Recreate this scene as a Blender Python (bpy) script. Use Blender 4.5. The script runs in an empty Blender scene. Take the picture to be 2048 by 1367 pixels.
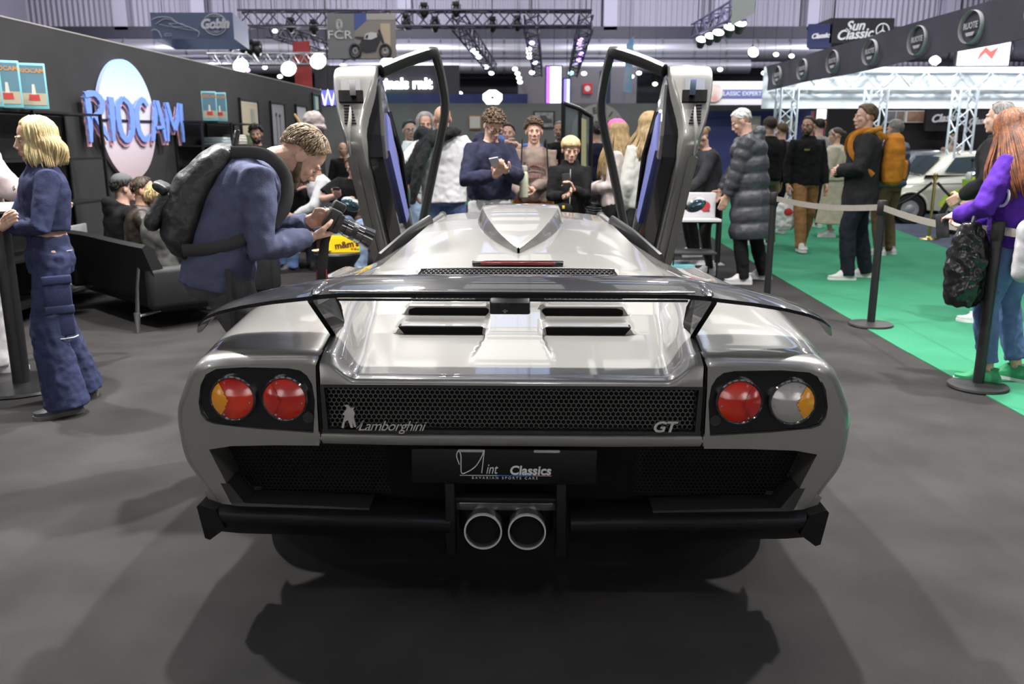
import bpy, bmesh, math, random
import numpy as np
from mathutils import Vector, Matrix, Quaternion

random.seed(7)
SC = bpy.context.scene
COL = SC.collection
R = math.radians
PI = math.pi

# ------------------------------------------------------------------ camera
FPX, CAMH = 1700.0, 1.46
PITCH = math.atan((683.5 - 284) / FPX)
CP, SP = math.cos(PITCH), math.sin(PITCH)
cam = bpy.data.cameras.new('camera')
cam.sensor_width = 36.0
cam.lens = FPX * 36.0 / 2048
cam.clip_end = 300
cam.dof.use_dof = True
cam.dof.focus_distance = 3.1
cam.dof.aperture_fstop = 4.0
camo = bpy.data.objects.new('camera', cam)
COL.objects.link(camo)
camo.location = (0, 0, CAMH)
camo.rotation_euler = (PI / 2 - PITCH, 0, 0)
SC.camera = camo

def at(px, py, Y):
    """point of the hall seen at pixel (px, py) at distance Y"""
    a, b = (px - 1024) / FPX, (683.5 - py) / FPX
    d = (a, CP + b * SP, -SP + b * CP)
    t = Y / d[1]
    return Vector((d[0] * t, Y, CAMH + d[2] * t))

def ground(px, py, z=0.0):
    a, b = (px - 1024) / FPX, (683.5 - py) / FPX
    d = (a, CP + b * SP, -SP + b * CP)
    t = (z - CAMH) / d[2]
    return Vector((d[0] * t, d[1] * t, z))

# ------------------------------------------------------------------ world, exposure
w = bpy.data.worlds.new('hall_air')
SC.world = w
w.use_nodes = True
w.node_tree.nodes['Background'].inputs[0].default_value = (0.75, 0.78, 0.9, 1)
w.node_tree.nodes['Background'].inputs[1].default_value = 0.05
vs = SC.view_settings
vs.view_transform = 'Standard'
vs.look = 'None'
vs.exposure = 0.0
vs.gamma = 1.0
vs.use_curve_mapping = False
SC.cycles.use_denoising = True
SC.cycles.max_bounces = 5
SC.cycles.diffuse_bounces = 2
SC.cycles.glossy_bounces = 3
SC.cycles.use_adaptive_sampling = True
SC.cycles.adaptive_threshold = 0.04
SC.cycles.caustics_reflective = False
SC.cycles.caustics_refractive = False
SC.cycles.sample_clamp_indirect = 4.0

def area(name, loc, target, size, power, color=(1, 0.97, 0.93), shape='DISK', spread=180):
    l = bpy.data.lights.new(name, 'AREA')
    l.shape = shape
    l.size = size
    l.energy = power
    l.color = color
    l.spread = R(spread)
    o = bpy.data.objects.new(name, l)
    COL.objects.link(o)
    o.location = loc
    o.rotation_euler = (Vector(target) - Vector(loc)).to_track_quat('-Z', 'Y').to_euler()
    return o

# rows of high-bay lamps under the hall roof
for iy, y in enumerate((9, 17, 25, 33)):
    for ix, x in enumerate((-13, -4, 5, 14)):
        area('high_bay_light', (x + (iy % 2) * 1.5, y, 9.6), (x + (iy % 2) * 1.5, y, 0), 0.8, 330)
for x in (-9, 0, 9):
    area('high_bay_light', (x, -3, 9.6), (x, -3, 0), 0.8, 130)
# unseen fill lamps added to brighten the end wall
for x in (-18, -6, 6, 18):
    area('wall_fill_light', (x, 39, 9.5), (x, 48, 6.0), 1.0, 900, (0.92, 0.9, 1.0))
# unseen fill lamps added behind the camera for reflections in the car's tail
for x in (-18, -6, 6, 18):
    area('wall_fill_light', (x, -6, 3.6), (x, -9, 1.4), 0.8, 540, (1.0, 0.97, 0.95), spread=120)
for x in (-4.2, -1.4, 1.4, 4.2):  # stand lighting on the truss over the car
    area('stand_light', (x, 5.6, 6.2), (x * 0.35, 3.4, 0.4), 0.22, 350, (1, 0.97, 0.93), spread=130)
for y in (7.6, 9.8, 12.6):
    area('wall_sign_light', (-1.9, y, 4.7), (-4.3, y + .2, 1.6), 0.25, 36, (1, 0.97, 0.94), spread=100)
# ------------------------------------------------------------------ materials
MATS = {}
def mat(name, col=(0.5, 0.5, 0.5), rough=0.6, metal=0.0, coat=0.0, emit=0.0, ecol=None, alpha=1.0,
        trans=0.0, noise=None, bump=None, spec=0.5, sheen=0.0, ior=1.45):
    """noise=(scale, second colour, detail)  bump=(scale, strength)"""
    if name in MATS:
        return MATS[name]
    m = bpy.data.materials.new(name)
    m.use_nodes = True
    nt = m.node_tree
    b = nt.nodes['Principled BSDF']
    I = b.inputs
    I['Base Color'].default_value = (*col, 1)
    I['Roughness'].default_value = rough
    I['Metallic'].default_value = metal
    I['Coat Weight'].default_value = coat
    I['Coat Roughness'].default_value = 0.03
    I['Specular IOR Level'].default_value = spec
    I['IOR'].default_value = ior
    if sheen:
        I['Sheen Weight'].default_value = sheen
    if trans:
        I['Transmission Weight'].default_value = trans
    if alpha < 1:
        I['Alpha'].default_value = alpha
    if emit:
        I['Emission Color'].default_value = (*(ecol or col), 1)
        I['Emission Strength'].default_value = emit
    if noise or bump:
        tc = nt.nodes.new('ShaderNodeTexCoord')
    if noise:
        n = nt.nodes.new('ShaderNodeTexNoise')
        n.inputs['Scale'].default_value = noise[0]
        n.inputs['Detail'].default_value = noise[2] if len(noise) > 2 else 4
        nt.links.new(tc.outputs['Object'], n.inputs['Vector'])
        r = nt.nodes.new('ShaderNodeValToRGB')
        r.color_ramp.elements[0].position = 0.35
        r.color_ramp.elements[1].position = 0.65
        r.color_ramp.elements[0].color = (*col, 1)
        r.color_ramp.elements[1].color = (*noise[1], 1)
        nt.links.new(n.outputs['Fac'], r.inputs['Fac'])
        nt.links.new(r.outputs['Color'], I['Base Color'])
    if bump:
        n2 = nt.nodes.new('ShaderNodeTexNoise')
        n2.inputs['Scale'].default_value = bump[0]
        n2.inputs['Detail'].default_value = 5
        nt.links.new(tc.outputs['Object'], n2.inputs['Vector'])
        bm_ = nt.nodes.new('ShaderNodeBump')
        bm_.inputs['Strength'].default_value = bump[1]
        bm_.inputs['Distance'].default_value = 0.01
        nt.links.new(n2.outputs['Fac'], bm_.inputs['Height'])
        nt.links.new(bm_.outputs['Normal'], I['Normal'])
    MATS[name] = m
    return m

def fabric(name, col, rough=0.9, var=0.75):
    return mat(name, col, rough, noise=(14, tuple(c * var for c in col)), bump=(160, 0.25), spec=0.2)

def glow(name, col, s):
    return mat(name, col, 0.5, emit=s, ecol=col)

# ------------------------------------------------------------------ mesh helpers
class MB:
    def __init__(self):
        self.v, self.f, self.m = [], [], []
    def add(self, vs, fs, mi=0):
        o = len(self.v)
        self.v.extend([tuple(p) for p in vs])
        self.f.extend([tuple(i + o for i in f) for f in fs])
        self.m.extend([mi] * len(fs))
        return self
    def box(self, c, s, rot=None, mi=0):
        c = Vector(c)
        vs = []
        for z in (-.5, .5):
            for y in (-.5, .5):
                for x in (-.5, .5):
                    p = Vector((x * s[0], y * s[1], z * s[2]))
                    if rot is not None:
                        p = rot @ p
                    vs.append(c + p)
        return self.add(vs, [(0, 2, 3, 1), (4, 5, 7, 6), (0, 1, 5, 4), (2, 6, 7, 3), (0, 4, 6, 2), (1, 3, 7, 5)], mi)
    def rbox(self, c, s, r=0.01, seg=2, rot=None, mi=0):
        bm = bmesh.new()
        bmesh.ops.create_cube(bm, size=1)
        for v in bm.verts:
            v.co = Vector((v.co.x * s[0], v.co.y * s[1], v.co.z * s[2]))
        bmesh.ops.bevel(bm, geom=list(bm.edges), offset=min(r, min(s) * .49), segments=seg, profile=0.5, affect='EDGES')
        bm.verts.index_update()
        c = Vector(c)
        self.add([c + (rot @ v.co if rot is not None else v.co) for v in bm.verts], [[v.index for v in f.verts] for f in bm.faces], mi)
        bm.free()
        return self
    def loft(self, rings, closed=True, caps=False, mi=0):
        n = len(rings[0])
        vs = [p for r in rings for p in r]
        fs = []
        for i in range(len(rings) - 1):
            for j in range(n if closed else n - 1):
                k = (j + 1) % n
                fs.append((i * n + j, i * n + k, (i + 1) * n + k, (i + 1) * n + j))
        if caps:
            fs.append(tuple(range(n - 1, -1, -1)))
            fs.append(tuple(range((len(rings) - 1) * n, len(rings) * n)))
        return self.add(vs, fs, mi)
    def tube(self, pts, rad, n=10, caps=True, flat=1.0, up=None, mi=0):
        pts = [Vector(p) for p in pts]
        if not hasattr(rad, '__len__'):
            rad = [rad] * len(pts)
        rings = []
        ref = Vector(up) if up is not None else None
        prev = None
        for i, p in enumerate(pts):
            a = pts[max(i - 1, 0)]
            b = pts[min(i + 1, len(pts) - 1)]
            t = (b - a)
            if t.length < 1e-9:
                t = Vector((0, 0, 1))
            t.normalize()
            if ref is not None:
                s = t.cross(ref)
                if s.length < 1e-4:
                    s = t.orthogonal()
            elif prev is None:
                s = t.cross(Vector((0, 0, 1)))
                if s.length < 0.1:
                    s = t.cross(Vector((0, 1, 0)))
            else:
                s = prev - t * prev.dot(t)
                if s.length < 1e-6:
                    s = t.orthogonal()
            s.normalize()
            prev = s
            q = s.cross(t)
            r = rad[i]
            ra, rb = (r if hasattr(r, '__len__') else (r, r * flat))
            rings.append([p + s * (ra * math.cos(2 * PI * k / n)) + q * (rb * math.sin(2 * PI * k / n)) for k in range(n)])
        return self.loft(rings, True, caps, mi)
    def cyl(self, a, b, r, r2=None, n=16, mi=0):
        return self.tube([a, b], [r, r if r2 is None else r2], n, True, mi=mi)
    def lathe(self, prof, c=(0, 0, 0), n=24, axis='Z', mi=0, caps=True):
        c = Vector(c)
        rings = []
        for r, h in prof:
            ring = []
            for k in range(n):
                a = 2 * PI * k / n
                x, y = r * math.cos(a), r * math.sin(a)
                if axis == 'Z':
                    p = Vector((x, y, h))
                elif axis == 'Y':
                    p = Vector((x, h, y))
                else:
                    p = Vector((h, x, y))
                ring.append(c + p)
            rings.append(ring)
        return self.loft(rings, True, caps, mi)
    def ell(self, c, r, rot=None, nu=14, nv=9, mi=0):
        c = Vector(c)
        if not hasattr(r, '__len__'):
            r = (r, r, r)
        rings = []
        for i in range(nv + 1):
            th = PI * (i if 0 < i < nv else (0.02 if i == 0 else nv - 0.02)) / nv
            ring = []
            for k in range(nu):
                a = 2 * PI * k / nu
                p = Vector((r[0] * math.sin(th) * math.cos(a), r[1] * math.sin(th) * math.sin(a), r[2] * math.cos(th)))
                ring.append(c + (rot @ p if rot is not None else p))
            rings.append(ring)
        return self.loft(rings, True, True, mi)
    def prism(self, poly, a, b, fn=None, mi=0):
        """poly of (u,v); fn(u,v,h) -> point; extruded between h=a and h=b"""
        fn = fn or (lambda u, v, h: (u, h, v))
        n = len(poly)
        vs = [fn(u, v, a) for u, v in poly] + [fn(u, v, b) for u, v in poly]
        fs = [tuple(range(n - 1, -1, -1)), tuple(range(n, 2 * n))]
        fs += [(i, (i + 1) % n, n + (i + 1) % n, n + i) for i in range(n)]
        return self.add(vs, fs, mi)
    def grid(self, rows, mi=0):
        return self.loft(rows, False, False, mi)
    def xf(self, M):
        self.v = [tuple(M @ Vector(p)) for p in self.v]
        return self
    def mesh(self, name='mesh', mats=(), smooth=40, recalc=True):
        me = bpy.data.meshes.new(name)
        me.from_pydata(self.v, [], self.f)
        if len(self.f):
            me.polygons.foreach_set('material_index', self.m)
        for m in (mats if isinstance(mats, (list, tuple)) else [mats]):
            me.materials.append(m)
        if recalc:
            bm = bmesh.new()
            bm.from_mesh(me)
            bmesh.ops.recalc_face_normals(bm, faces=bm.faces)
            bm.to_mesh(me)
            bm.free()
        me.update()
        if smooth:
            me.shade_smooth()
            if smooth < 180:
                me.set_sharp_from_angle(angle=R(smooth))
        return me
    def build(self, name, mats, parent=None, smooth=40, **k):
        return mkobj(name, self.mesh(name, mats, smooth), parent, **k)

def mkobj(name, me, parent=None, label=None, cat=None, group=None, kind=None, loc=None, rotz=None, M=None):
    o = bpy.data.objects.new(name, me)
    COL.objects.link(o)
    if parent is not None:
        o.parent = parent
    if label: o['label'] = label
    if cat: o['category'] = cat
    if group: o['group'] = group
    if kind: o['kind'] = kind
    if loc is not None: o.location = loc
    if rotz is not None: o.rotation_euler = (0, 0, rotz)
    if M is not None: o.matrix_basis = M
    return o

def empty(name, label, cat, loc=(0, 0, 0), rotz=0, group=None):
    o = mkobj(name, None, None, label, cat, group, None, loc, rotz)
    o.empty_display_size = 0.1
    return o

def copy_tree(o, parent=None, loc=None, rotz=None, label=None):
    c = o.copy()
    COL.objects.link(c)
    c.parent = parent
    if loc is not None: c.location = loc
    if rotz is not None: c.rotation_euler = (0, 0, rotz)
    if label: c['label'] = label
    for ch in list(o.children):
        copy_tree(ch, c)
    return c

# a second scene used only to evaluate modifiers and text
BS = bpy.data.scenes.new('build')
BVL = BS.view_layers[0]
def bake(data, mods=()):
    o = bpy.data.objects.new('tmp', data)
    BS.collection.objects.link(o)
    for typ, props in mods:
        m = o.modifiers.new(typ, typ)
        for k, v in props.items():
            setattr(m, k, v)
    BVL.update()
    dg = BVL.depsgraph
    me = bpy.data.meshes.new_from_object(o.evaluated_get(dg), depsgraph=dg)
    bpy.data.objects.remove(o)
    return me

TEX = {}
def clouds(scale):
    if scale not in TEX:
        t = bpy.data.textures.new('folds', 'CLOUDS')
        t.noise_scale = scale
        t.noise_depth = 1
        TEX[scale] = t
    return TEX[scale]

def voxel(mb, size, mats, smooth_it=3, fold=None, dec=None):
    me = mb.mesh('m', mats, 0)
    mods = [('REMESH', dict(mode='VOXEL', voxel_size=size, use_smooth_shade=True)),
            ('SMOOTH', dict(factor=0.5, iterations=smooth_it))]
    if fold:
        mods.append(('DISPLACE', dict(texture=clouds(fold[0]), strength=fold[1], mid_level=0.5, texture_coords='LOCAL')))
    if dec:
        mods.append(('DECIMATE', dict(ratio=dec)))
    out = bake(me, mods)
    if not out.materials:
        for m in (mats if isinstance(mats, (list, tuple)) else [mats]):
            out.materials.append(m)
    bpy.data.meshes.remove(me)
    out.shade_smooth()
    return out

def text_mesh(s, size, m, extrude=0.002, shear=0.0, align='CENTER', space=1.0, offset=0.0, sx=1.0, bold=0.0):
    cu = bpy.data.curves.new('t', 'FONT')
    cu.body = s
    cu.size = size
    cu.extrude = extrude
    cu.shear = shear
    cu.align_x = align
    cu.align_y = 'CENTER'
    cu.space_character = space
    cu.offset = bold
    cu.resolution_u = 3
    me = bake(cu)
    bpy.data.curves.remove(cu)
    if sx != 1:
        for v in me.vertices:
            v.co.x *= sx
    me.materials.clear()
    me.materials.append(m)
    return me

def frame(origin, xdir, zdir):
    """matrix whose local X runs along xdir, local Y along zdir (up in the sign), local Z out of the sign"""
    x = Vector(xdir).normalized()
    y = Vector(zdir).normalized()
    z = x.cross(y)
    M = Matrix((x, y, z)).transposed().to_4x4()
    M.translation = Vector(origin)
    return M

def smoothstep(a, b, x):
    t = np.clip((x - a) / (b - a), 0, 1)
    return t * t * (3 - 2 * t)

def cat_rom(pts, n):
    """Catmull-Rom through pts, n samples per span"""
    P = [np.array(p, float) for p in pts]
    P = [2 * P[0] - P[1]] + P + [2 * P[-1] - P[-2]]
    out = []
    for i in range(1, len(P) - 2):
        for k in range(n):
            t = k / n
            a, b, c, d = P[i - 1], P[i], P[i + 1], P[i + 2]
            out.append(0.5 * ((2 * b) + (-a + c) * t + (2 * a - 5 * b + 4 * c - d) * t * t + (-a + 3 * b - 3 * c + d) * t ** 3))
    out.append(P[-2])
    return [tuple(p) for p in out]

def hexmesh(inside, bounds, pitch, wire, fn, mb):
    """flat hexagon wire mesh clipped by inside(u,v)"""
    u0, v0, u1, v1 = bounds
    rr = pitch / math.sqrt(3)
    dy = rr * 1.5
    iy = 0
    v = v0
    while v <= v1:
        u = u0 + (pitch / 2 if iy % 2 else 0)
        while u <= u1:
            if inside(u, v):
                o = [(u + rr * math.sin(PI / 3 * k), v + rr * math.cos(PI / 3 * k)) for k in range(6)]
                i_ = [(u + (rr - wire) * math.sin(PI / 3 * k), v + (rr - wire) * math.cos(PI / 3 * k)) for k in range(6)]
                n = len(mb.v)
                mb.v.extend([tuple(fn(a, b)) for a, b in o + i_])
                for k in range(6):
                    mb.f.append((n + k, n + (k + 1) % 6, n + 6 + (k + 1) % 6, n + 6 + k))
                    mb.m.append(0)
            u += pitch
        v += dy
        iy += 1
    return mb

BLACK = mat('black_plastic', (0.012, 0.012, 0.013), 0.35)
MATTE = mat('matte_black', (0.006, 0.006, 0.006), 0.85, spec=.1)
GLOSSB = mat('gloss_black', (0.01, 0.01, 0.012), 0.12, coat=1.0)
CHROME = mat('chrome', (0.85, 0.85, 0.87), 0.08, 1.0)
STEEL = mat('brushed_steel', (0.5, 0.5, 0.5), 0.3, 1.0)
WHITE = mat('white_paint', (0.8, 0.8, 0.8), 0.5)
DGREY = mat('dark_grey', (0.05, 0.05, 0.055), 0.6)
# ------------------------------------------------------------------ the hall
def struct(name, mb, m, **k):
    return mb.build(name, m, None, kind='structure', smooth=k.pop('smooth', 0), **k)

carpet = mat('charcoal_carpet', (0.030, 0.029, 0.029), 0.95, noise=(2.2, (0.044, 0.042, 0.041), 8), bump=(420, 0.5), spec=0.12)
green = mat('green_carpet', (0.036, 0.190, 0.105), 0.95, noise=(1.5, (0.045, 0.215, 0.12), 6), bump=(420, 0.4), spec=0.1)
bluec = mat('slate_carpet', (0.06, 0.07, 0.10), 0.95, noise=(2, (0.075, 0.085, 0.12)), bump=(420, 0.4), spec=0.1)
struct('floor', MB().box((0, 17, -0.05), (60, 62, 0.1)), carpet)
gpoly = [(2.86, 0.5), (2.80, 4.4), (2.82, 6.0), (2.97, 9.9), (3.45, 20), (3.9, 40), (10, 40), (7.3, 20), (6.55, 14.5), (6.0, 11.2), (5.0, 5), (4.6, 0.5)]
struct('floor_aisle_carpet', MB().prism(gpoly, 0.0, 0.006, lambda u, v, h: (u, v, h)), green)
bpoly = [(4.6, 0.5), (5.0, 5), (6.0, 11.2), (6.55, 14.5), (7.3, 20), (10, 40), (28, 40), (28, 0.5)]
struct('floor_slate_carpet', MB().prism(bpoly, 0.0, 0.004, lambda u, v, h: (u, v, h)), bluec)
struct('floor_far_aisle_carpet', MB().box((0.6, 21.5, 0.003), (7.5, 1.8, 0.006)), green)

# corrugated end wall of the hall with columns and a dark band
corr = mat('corrugated_steel', (0.34, 0.33, 0.40), 0.55)
nt = corr.node_tree
tc = nt.nodes.new('ShaderNodeTexCoord')
wv = nt.nodes.new('ShaderNodeTexWave')
wv.wave_type = 'BANDS'; wv.bands_direction = 'X'
wv.inputs['Scale'].default_value = 1.1
bp = nt.nodes.new('ShaderNodeBump'); bp.inputs['Strength'].default_value = 0.9; bp.inputs['Distance'].default_value = 0.08
nt.links.new(tc.outputs['Object'], wv.inputs['Vector'])
nt.links.new(wv.outputs['Fac'], bp.inputs['Height'])
nt.links.new(bp.outputs['Normal'], nt.nodes['Principled BSDF'].inputs['Normal'])
struct('wall_back', MB().box((0, 48.2, 6), (62, 0.3, 12)), corr)
struct('wall_side_left', MB().box((-26, 20, 6), (0.3, 62, 12)), corr)
struct('wall_side_right', MB().box((29, 20, 6), (0.3, 62, 12)), corr)
struct('wall_behind', MB().box((0, -9, 6), (62, 0.3, 12)), mat('pale_hall_wall', (0.62, 0.61, 0.60), 0.7))
roofm = mat('hall_roof', (0.30, 0.30, 0.34), 0.8)
struct('ceiling', MB().box((0, 17, 12.1), (62, 62, 0.2)), roofm)
# skylight bays between the roof beams
sky_m = glow('skylight_panel', (0.50, 0.64, 1.0), 1.5)
sky_w = glow('skylight_milky', (1.0, 0.97, 0.90), 1.05)
sl = [MB().add([(-1.45, -1.7, 0), (-1.45, 1.7, 0), (1.45, 1.7, 0), (1.45, -1.7, 0)], [(0, 1, 2, 3)]).mesh('skylight', m_, 0, False) for m_ in (sky_m, sky_w)]
n = 1
for iy in range(1, 11):
    for ix in range(9):
        mkobj('window_roof_%d' % n, sl[0 if (ix + iy) % 3 == 0 else 1], kind='structure', loc=(-18 + ix * 4.5, -6 + iy * 4.6, 11.95)); n += 1
beam = mat('painted_beam', (0.11, 0.11, 0.14), 0.6)
for iy in range(12):
    struct('trim_beam_%d' % (iy + 1), MB().box((0, -8.3 + iy * 4.6, 11.6), (56, 0.35, 0.7)), beam)
# columns and horizontal rails on the end wall
k = 1
for px in (-30, 245, 400, 810, 1220, 1440, 1625, 1900):
    p = at(px, 40, 47.6)
    struct('trim_column_%d' % k, MB().box((p.x, 47.6, 6), (0.7, 0.5, 12)), mat('column_paint', (0.36,0.35,0.43), 0.6)); k += 1
zr = at(1000, 58, 47.4).z
struct('trim_rail_upper', MB().box((0, 47.5, zr), (60, 0.3, 0.25)), mat('rail_dark', (0.03, 0.03, 0.045), 0.6))
zr = at(1000, 76, 47.0).z
struct('trim_rail_lower', MB().box((0, 47.2, zr), (60, 0.8, 0.75)), MATS['rail_dark'])
struct('wall_back_lower', MB().box((0, 46.9, 1.55), (60, 0.3, 3.1)), mat('lower_hall_wall', (0.06, 0.06, 0.075), 0.7))
struct('wall_gallery_dark', MB().box((0, 47.4, 4.2), (60, 0.3, 2.2)), mat('gallery_dark', (0.025, 0.025, 0.035), 0.7))
# large silver ventilation ducts in front of it
ductm = mat('galvanised_duct', (0.48, 0.48, 0.54), 0.32, 0.8)
def duct(zp, r, x0, x1, Y, label):
    root = empty('ventilation_duct', label, 'duct', (0, Y, 0))
    z = at(1024, zp, Y).z
    MB().tube([(x0, 0, z), (x1, 0, z)], r, 28).build('pipe', ductm, root)
    x = x0 + 1
    me = MB().lathe([(r, -.03), (r + .025, -.03), (r + .025, .03), (r, .03)], n=28, axis='X').mesh('duct_collar', STEEL)
    while x < x1:
        mkobj('collar', me, root, loc=(x, 0, z)); x += 1.6
duct(101, 0.55, -27, 27, 45.5, 'fat silver ventilation duct running along the end wall of the hall')
duct(133, 0.34, -27, 12, 45.0, 'thinner silver duct just below the fat ventilation duct')
# ------------------------------------------------------------------ the sports car
paint = mat('titanium_metallic_paint', (0.24, 0.235, 0.222), 0.33, 0.65, coat=1.0)
carbon = mat('dark_carbon', (0.006, 0.006, 0.007), 0.3, coat=0.7, spec=0.1)
_nt = carbon.node_tree
_tc = _nt.nodes.new('ShaderNodeTexCoord'); _ck = _nt.nodes.new('ShaderNodeTexChecker')
_ck.inputs['Scale'].default_value = 260
_ck.inputs['Color1'].default_value = (0.011, 0.011, 0.012, 1); _ck.inputs['Color2'].default_value = (0.004, 0.004, 0.005, 1)
_nt.links.new(_tc.outputs['Object'], _ck.inputs['Vector']); _nt.links.new(_ck.outputs['Color'], _nt.nodes['Principled BSDF'].inputs['Base Color'])
CAR = empty('sports_car', 'silver low sports car with raised scissor doors and dark rear wing in the foreground', 'car', (-0.004, 2.45, 0), R(-1.3))

YT = [0, .1, .3, .6, 1.0, 1.2, 1.6, 2.0, 2.3, 2.7, 3.1]
def lut(xs, ys):
    return lambda y: float(np.interp(y, xs, ys))
c_w = lut([0, .1, .3, .6, .95, 1.15, 1.6, 2.0, 2.3, 2.7], [.570, .572, .585, .62, .65, .64, .585, .53, .50, .46])
c_ze = lut([0, .05, .1, .3, .6, 1.0, 1.2, 1.6, 2.0, 2.3, 2.7], [.822, .838, .842, .862, .885, .897, .902, .945, .995, 1.022, 1.03])
c_zf = lut([-.01, .03, .05, .075, .3, .55, .8, .96, 1.1, 1.25, 1.5, 2.0, 2.3, 2.7], [.766, .770, .768, .760, .772, .785, .806, .835, .872, .918, .957, 1.022, 1.048, 1.056])

def centre_z(x, y):
    w_, ze, zf = c_w(y), c_ze(y), c_zf(y)
    a = np.abs(x)
    xf = w_ - .105 + .02 * min(y, .5)
    valley = zf + (ze - zf) * smoothstep(xf, w_ - .008, a)
    crown = zf - (zf - ze) * (a / w_) ** 2.6
    t = float(smoothstep(.95, 1.3, y))
    z = valley * (1 - t) + crown * t
    # louvre hoods
    def hood(y0, y1, x0, x1, h):
        if y < y0 or y > y1: return 0 * a
        f = 1 - float(smoothstep(y0, y1, y))
        return h * f * smoothstep(x0 - .012, x0 + .004, a) * (1 - smoothstep(x1 - .006, x1 + .02, a))
    z = z + hood(.545, .79, .112, .415, .030) + hood(.795, .955, .10, .42, .034)
    # raised spine between the louvres
    s = float(smoothstep(.16, .5, y)) * (1 - float(smoothstep(.78, .95, y)))
    z = z + .024 * s * (1 - smoothstep(.098 + .03 * (1 - s), .112 + .035 * (1 - s), a))
    # recess of the mesh grille
    g = float(smoothstep(.955, .975, y)) * (1 - float(smoothstep(1.25, 1.272, y)))
    z = z - .035 * g * (1 - smoothstep(.415, .435, a))
    return z

def grid_center():
    ys = sorted(set([-.012, -.008, 0, .01, .02, .035, .05, .06, .075, .09] + [round(v, 4) for v in np.linspace(.1, 2.72, 180)] +
                    [.5449, .5451, .7949, .7951, .955, .962, .97, .975, 1.25, 1.256, 1.264, 1.272]))
    us = np.concatenate([np.linspace(-1, 1, 121)])
    rows = []
    for y in ys:
        x = us * c_w(max(y, 0))
        z = centre_z(x, y)
        if y < 0.0:
            z = z - (.004 if y > -.01 else .012)
        rows.append([(float(a), y, float(b)) for a, b in zip(x, z)])
    # rear face of the tail lip
    low = [(p[0], -.012, .7535 + max(0, (abs(p[0]) - .50)) * 0.0) for p in rows[0]]
    rows.insert(0, low)
    mb = MB().grid(rows)
    for i, f in enumerate(mb.f):
        c = sum((Vector(mb.v[k]) for k in f), Vector()) / 4
        if .958 < c.y < 1.268 and abs(c.x) < .428:
            mb.m[i] = 1
    return mb
grid_center().build('engine_cover', [paint, MATTE], CAR, smooth=35)

# louvre openings
for (y0, x0, x1, h0) in ((.545, .112, .415, .030), (.795, .10, .42, .034)):
    for s in (-1, 1):
        z0 = c_zf(y0)
        if y0 < .7:
            poly = [(x0 + .0, z0 + .027), (x1 + .005, z0 + .027), (x1 - .018, z0 - .001), (x0 + .005, z0 - .001)]
        else:
            poly = [(x0 + .002, z0 + .004), (x0 + .004, z0 + .022), (x0 + .014, z0 + .028), (x1 - .03, z0 + .028), (x1 - .005, z0 + .02), (x1 - .002, z0 + .004), (x1 - .01, z0), (x0 + .01, z0)]
        MB().prism([(s * u, v) for u, v in poly], y0 - .004, y0 + .05).build('louvre_opening', MATTE, CAR, smooth=0)

def mesh_surface(u, v):
    return (u, v, c_zf(v) - .004)
hexmesh(lambda u, v: abs(u) < .425 - max(0, v - 1.21) * .4 and .965 < v < 1.262, (-.43, .965, .43, 1.27), .021, .0022, mesh_surface, MB()).build('upper_grille', mat('grille_wire', (0.02, 0.02, 0.02), 0.3), CAR, smooth=0, kind='stuff')

bl = MB().rbox((0, 1.302, .938), (.405, .018, .022), .004).build('high_brake_light', GLOSSB, CAR)
MB().rbox((0, 1.294, .937), (.33, .012, .015), .003).build('red_lens', mat('red_strip_lens', (0.30, 0.008, 0.012), 0.25, coat=1, bump=(300, .8)), bl)

# roof scoop: a shield that rises from a point at its tail
sc_out = [(0.006, 1.50), (.06, 1.60), (.12, 1.73), (.175, 1.90), (.213, 2.08), (.232, 2.26), (.235, 2.45)]
def scoop():
    mb = MB()
    rows = []
    for i, (hw, y) in enumerate(cat_rom([(a, b) for a, b in sc_out], 4)):
        f = (y - 1.5) / .95
        zb = float(centre_z(np.array([hw]), y)[0]) - .006
        zt = c_zf(1.5) + .024 + (1.122 - c_zf(1.5) - .024) * (1 - (1 - min(f / .85, 1)) ** 1.7)
        if f > .85: zt -= (f - .85) * .03
        ov = 1.0 - .085 * min(1, f * 3)
        xs = [(-hw * 1.03, zb), (-hw * (.985), zb + (zt - zb) * .35), (-hw * ov, zt - .012), (-hw * (ov - .03), zt - .003), (-hw * .5, zt + .001), (0, zt + .003)]
        xs = xs + [(-a, b) for a, b in reversed(xs[:-1])]
        rows.append([(a, y, b) for a, b in xs])
    mb.grid(rows)
    return mb
sco = scoop().build('roof_scoop', paint, CAR, smooth=50)
MB().rbox((0, 2.44, 1.083), (.40, .01, .07), .004).build('intake_opening', MATTE, sco)

# ---- rear fenders (right profile, mirrored)
def side_profile(y):
    """(x,z) from the inner crest outwards and down"""
    w_, ze = c_w(y), c_ze(y)
    t = float(smoothstep(1.05, 1.7, y))
    zt = float(np.interp(y, [.1, .3, .6, 1.0, 1.4, 2.0], [.845, .868, .892, .888, .862, .835]))
    bulge = float(np.interp(y, [.1, .35, .75, 1.3, 2.0], [-.012, .0, .008, -.012, -.045]))
    pts = [(w_, ze), (w_ + .045, ze + .006 - .045 * t), (.80, zt - .01 * t), (.915, zt - .012), (.982 + bulge * .7, zt - .048), (1.020 + bulge, zt - .115),
           (1.045 + bulge, .665), (1.048 + bulge, .60), (1.034 + bulge, .50), (.99 + bulge, .42), (.95 + bulge * .6, .355)]
    if y > 1.2:
        pts = pts[:-2] + [(1.02 + bulge, .40), (.99 + bulge, .16)]
    elif y > .25:
        pts = pts[:-1] + [(.962, .335)]
    return cat_rom(pts, 4)
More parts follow.
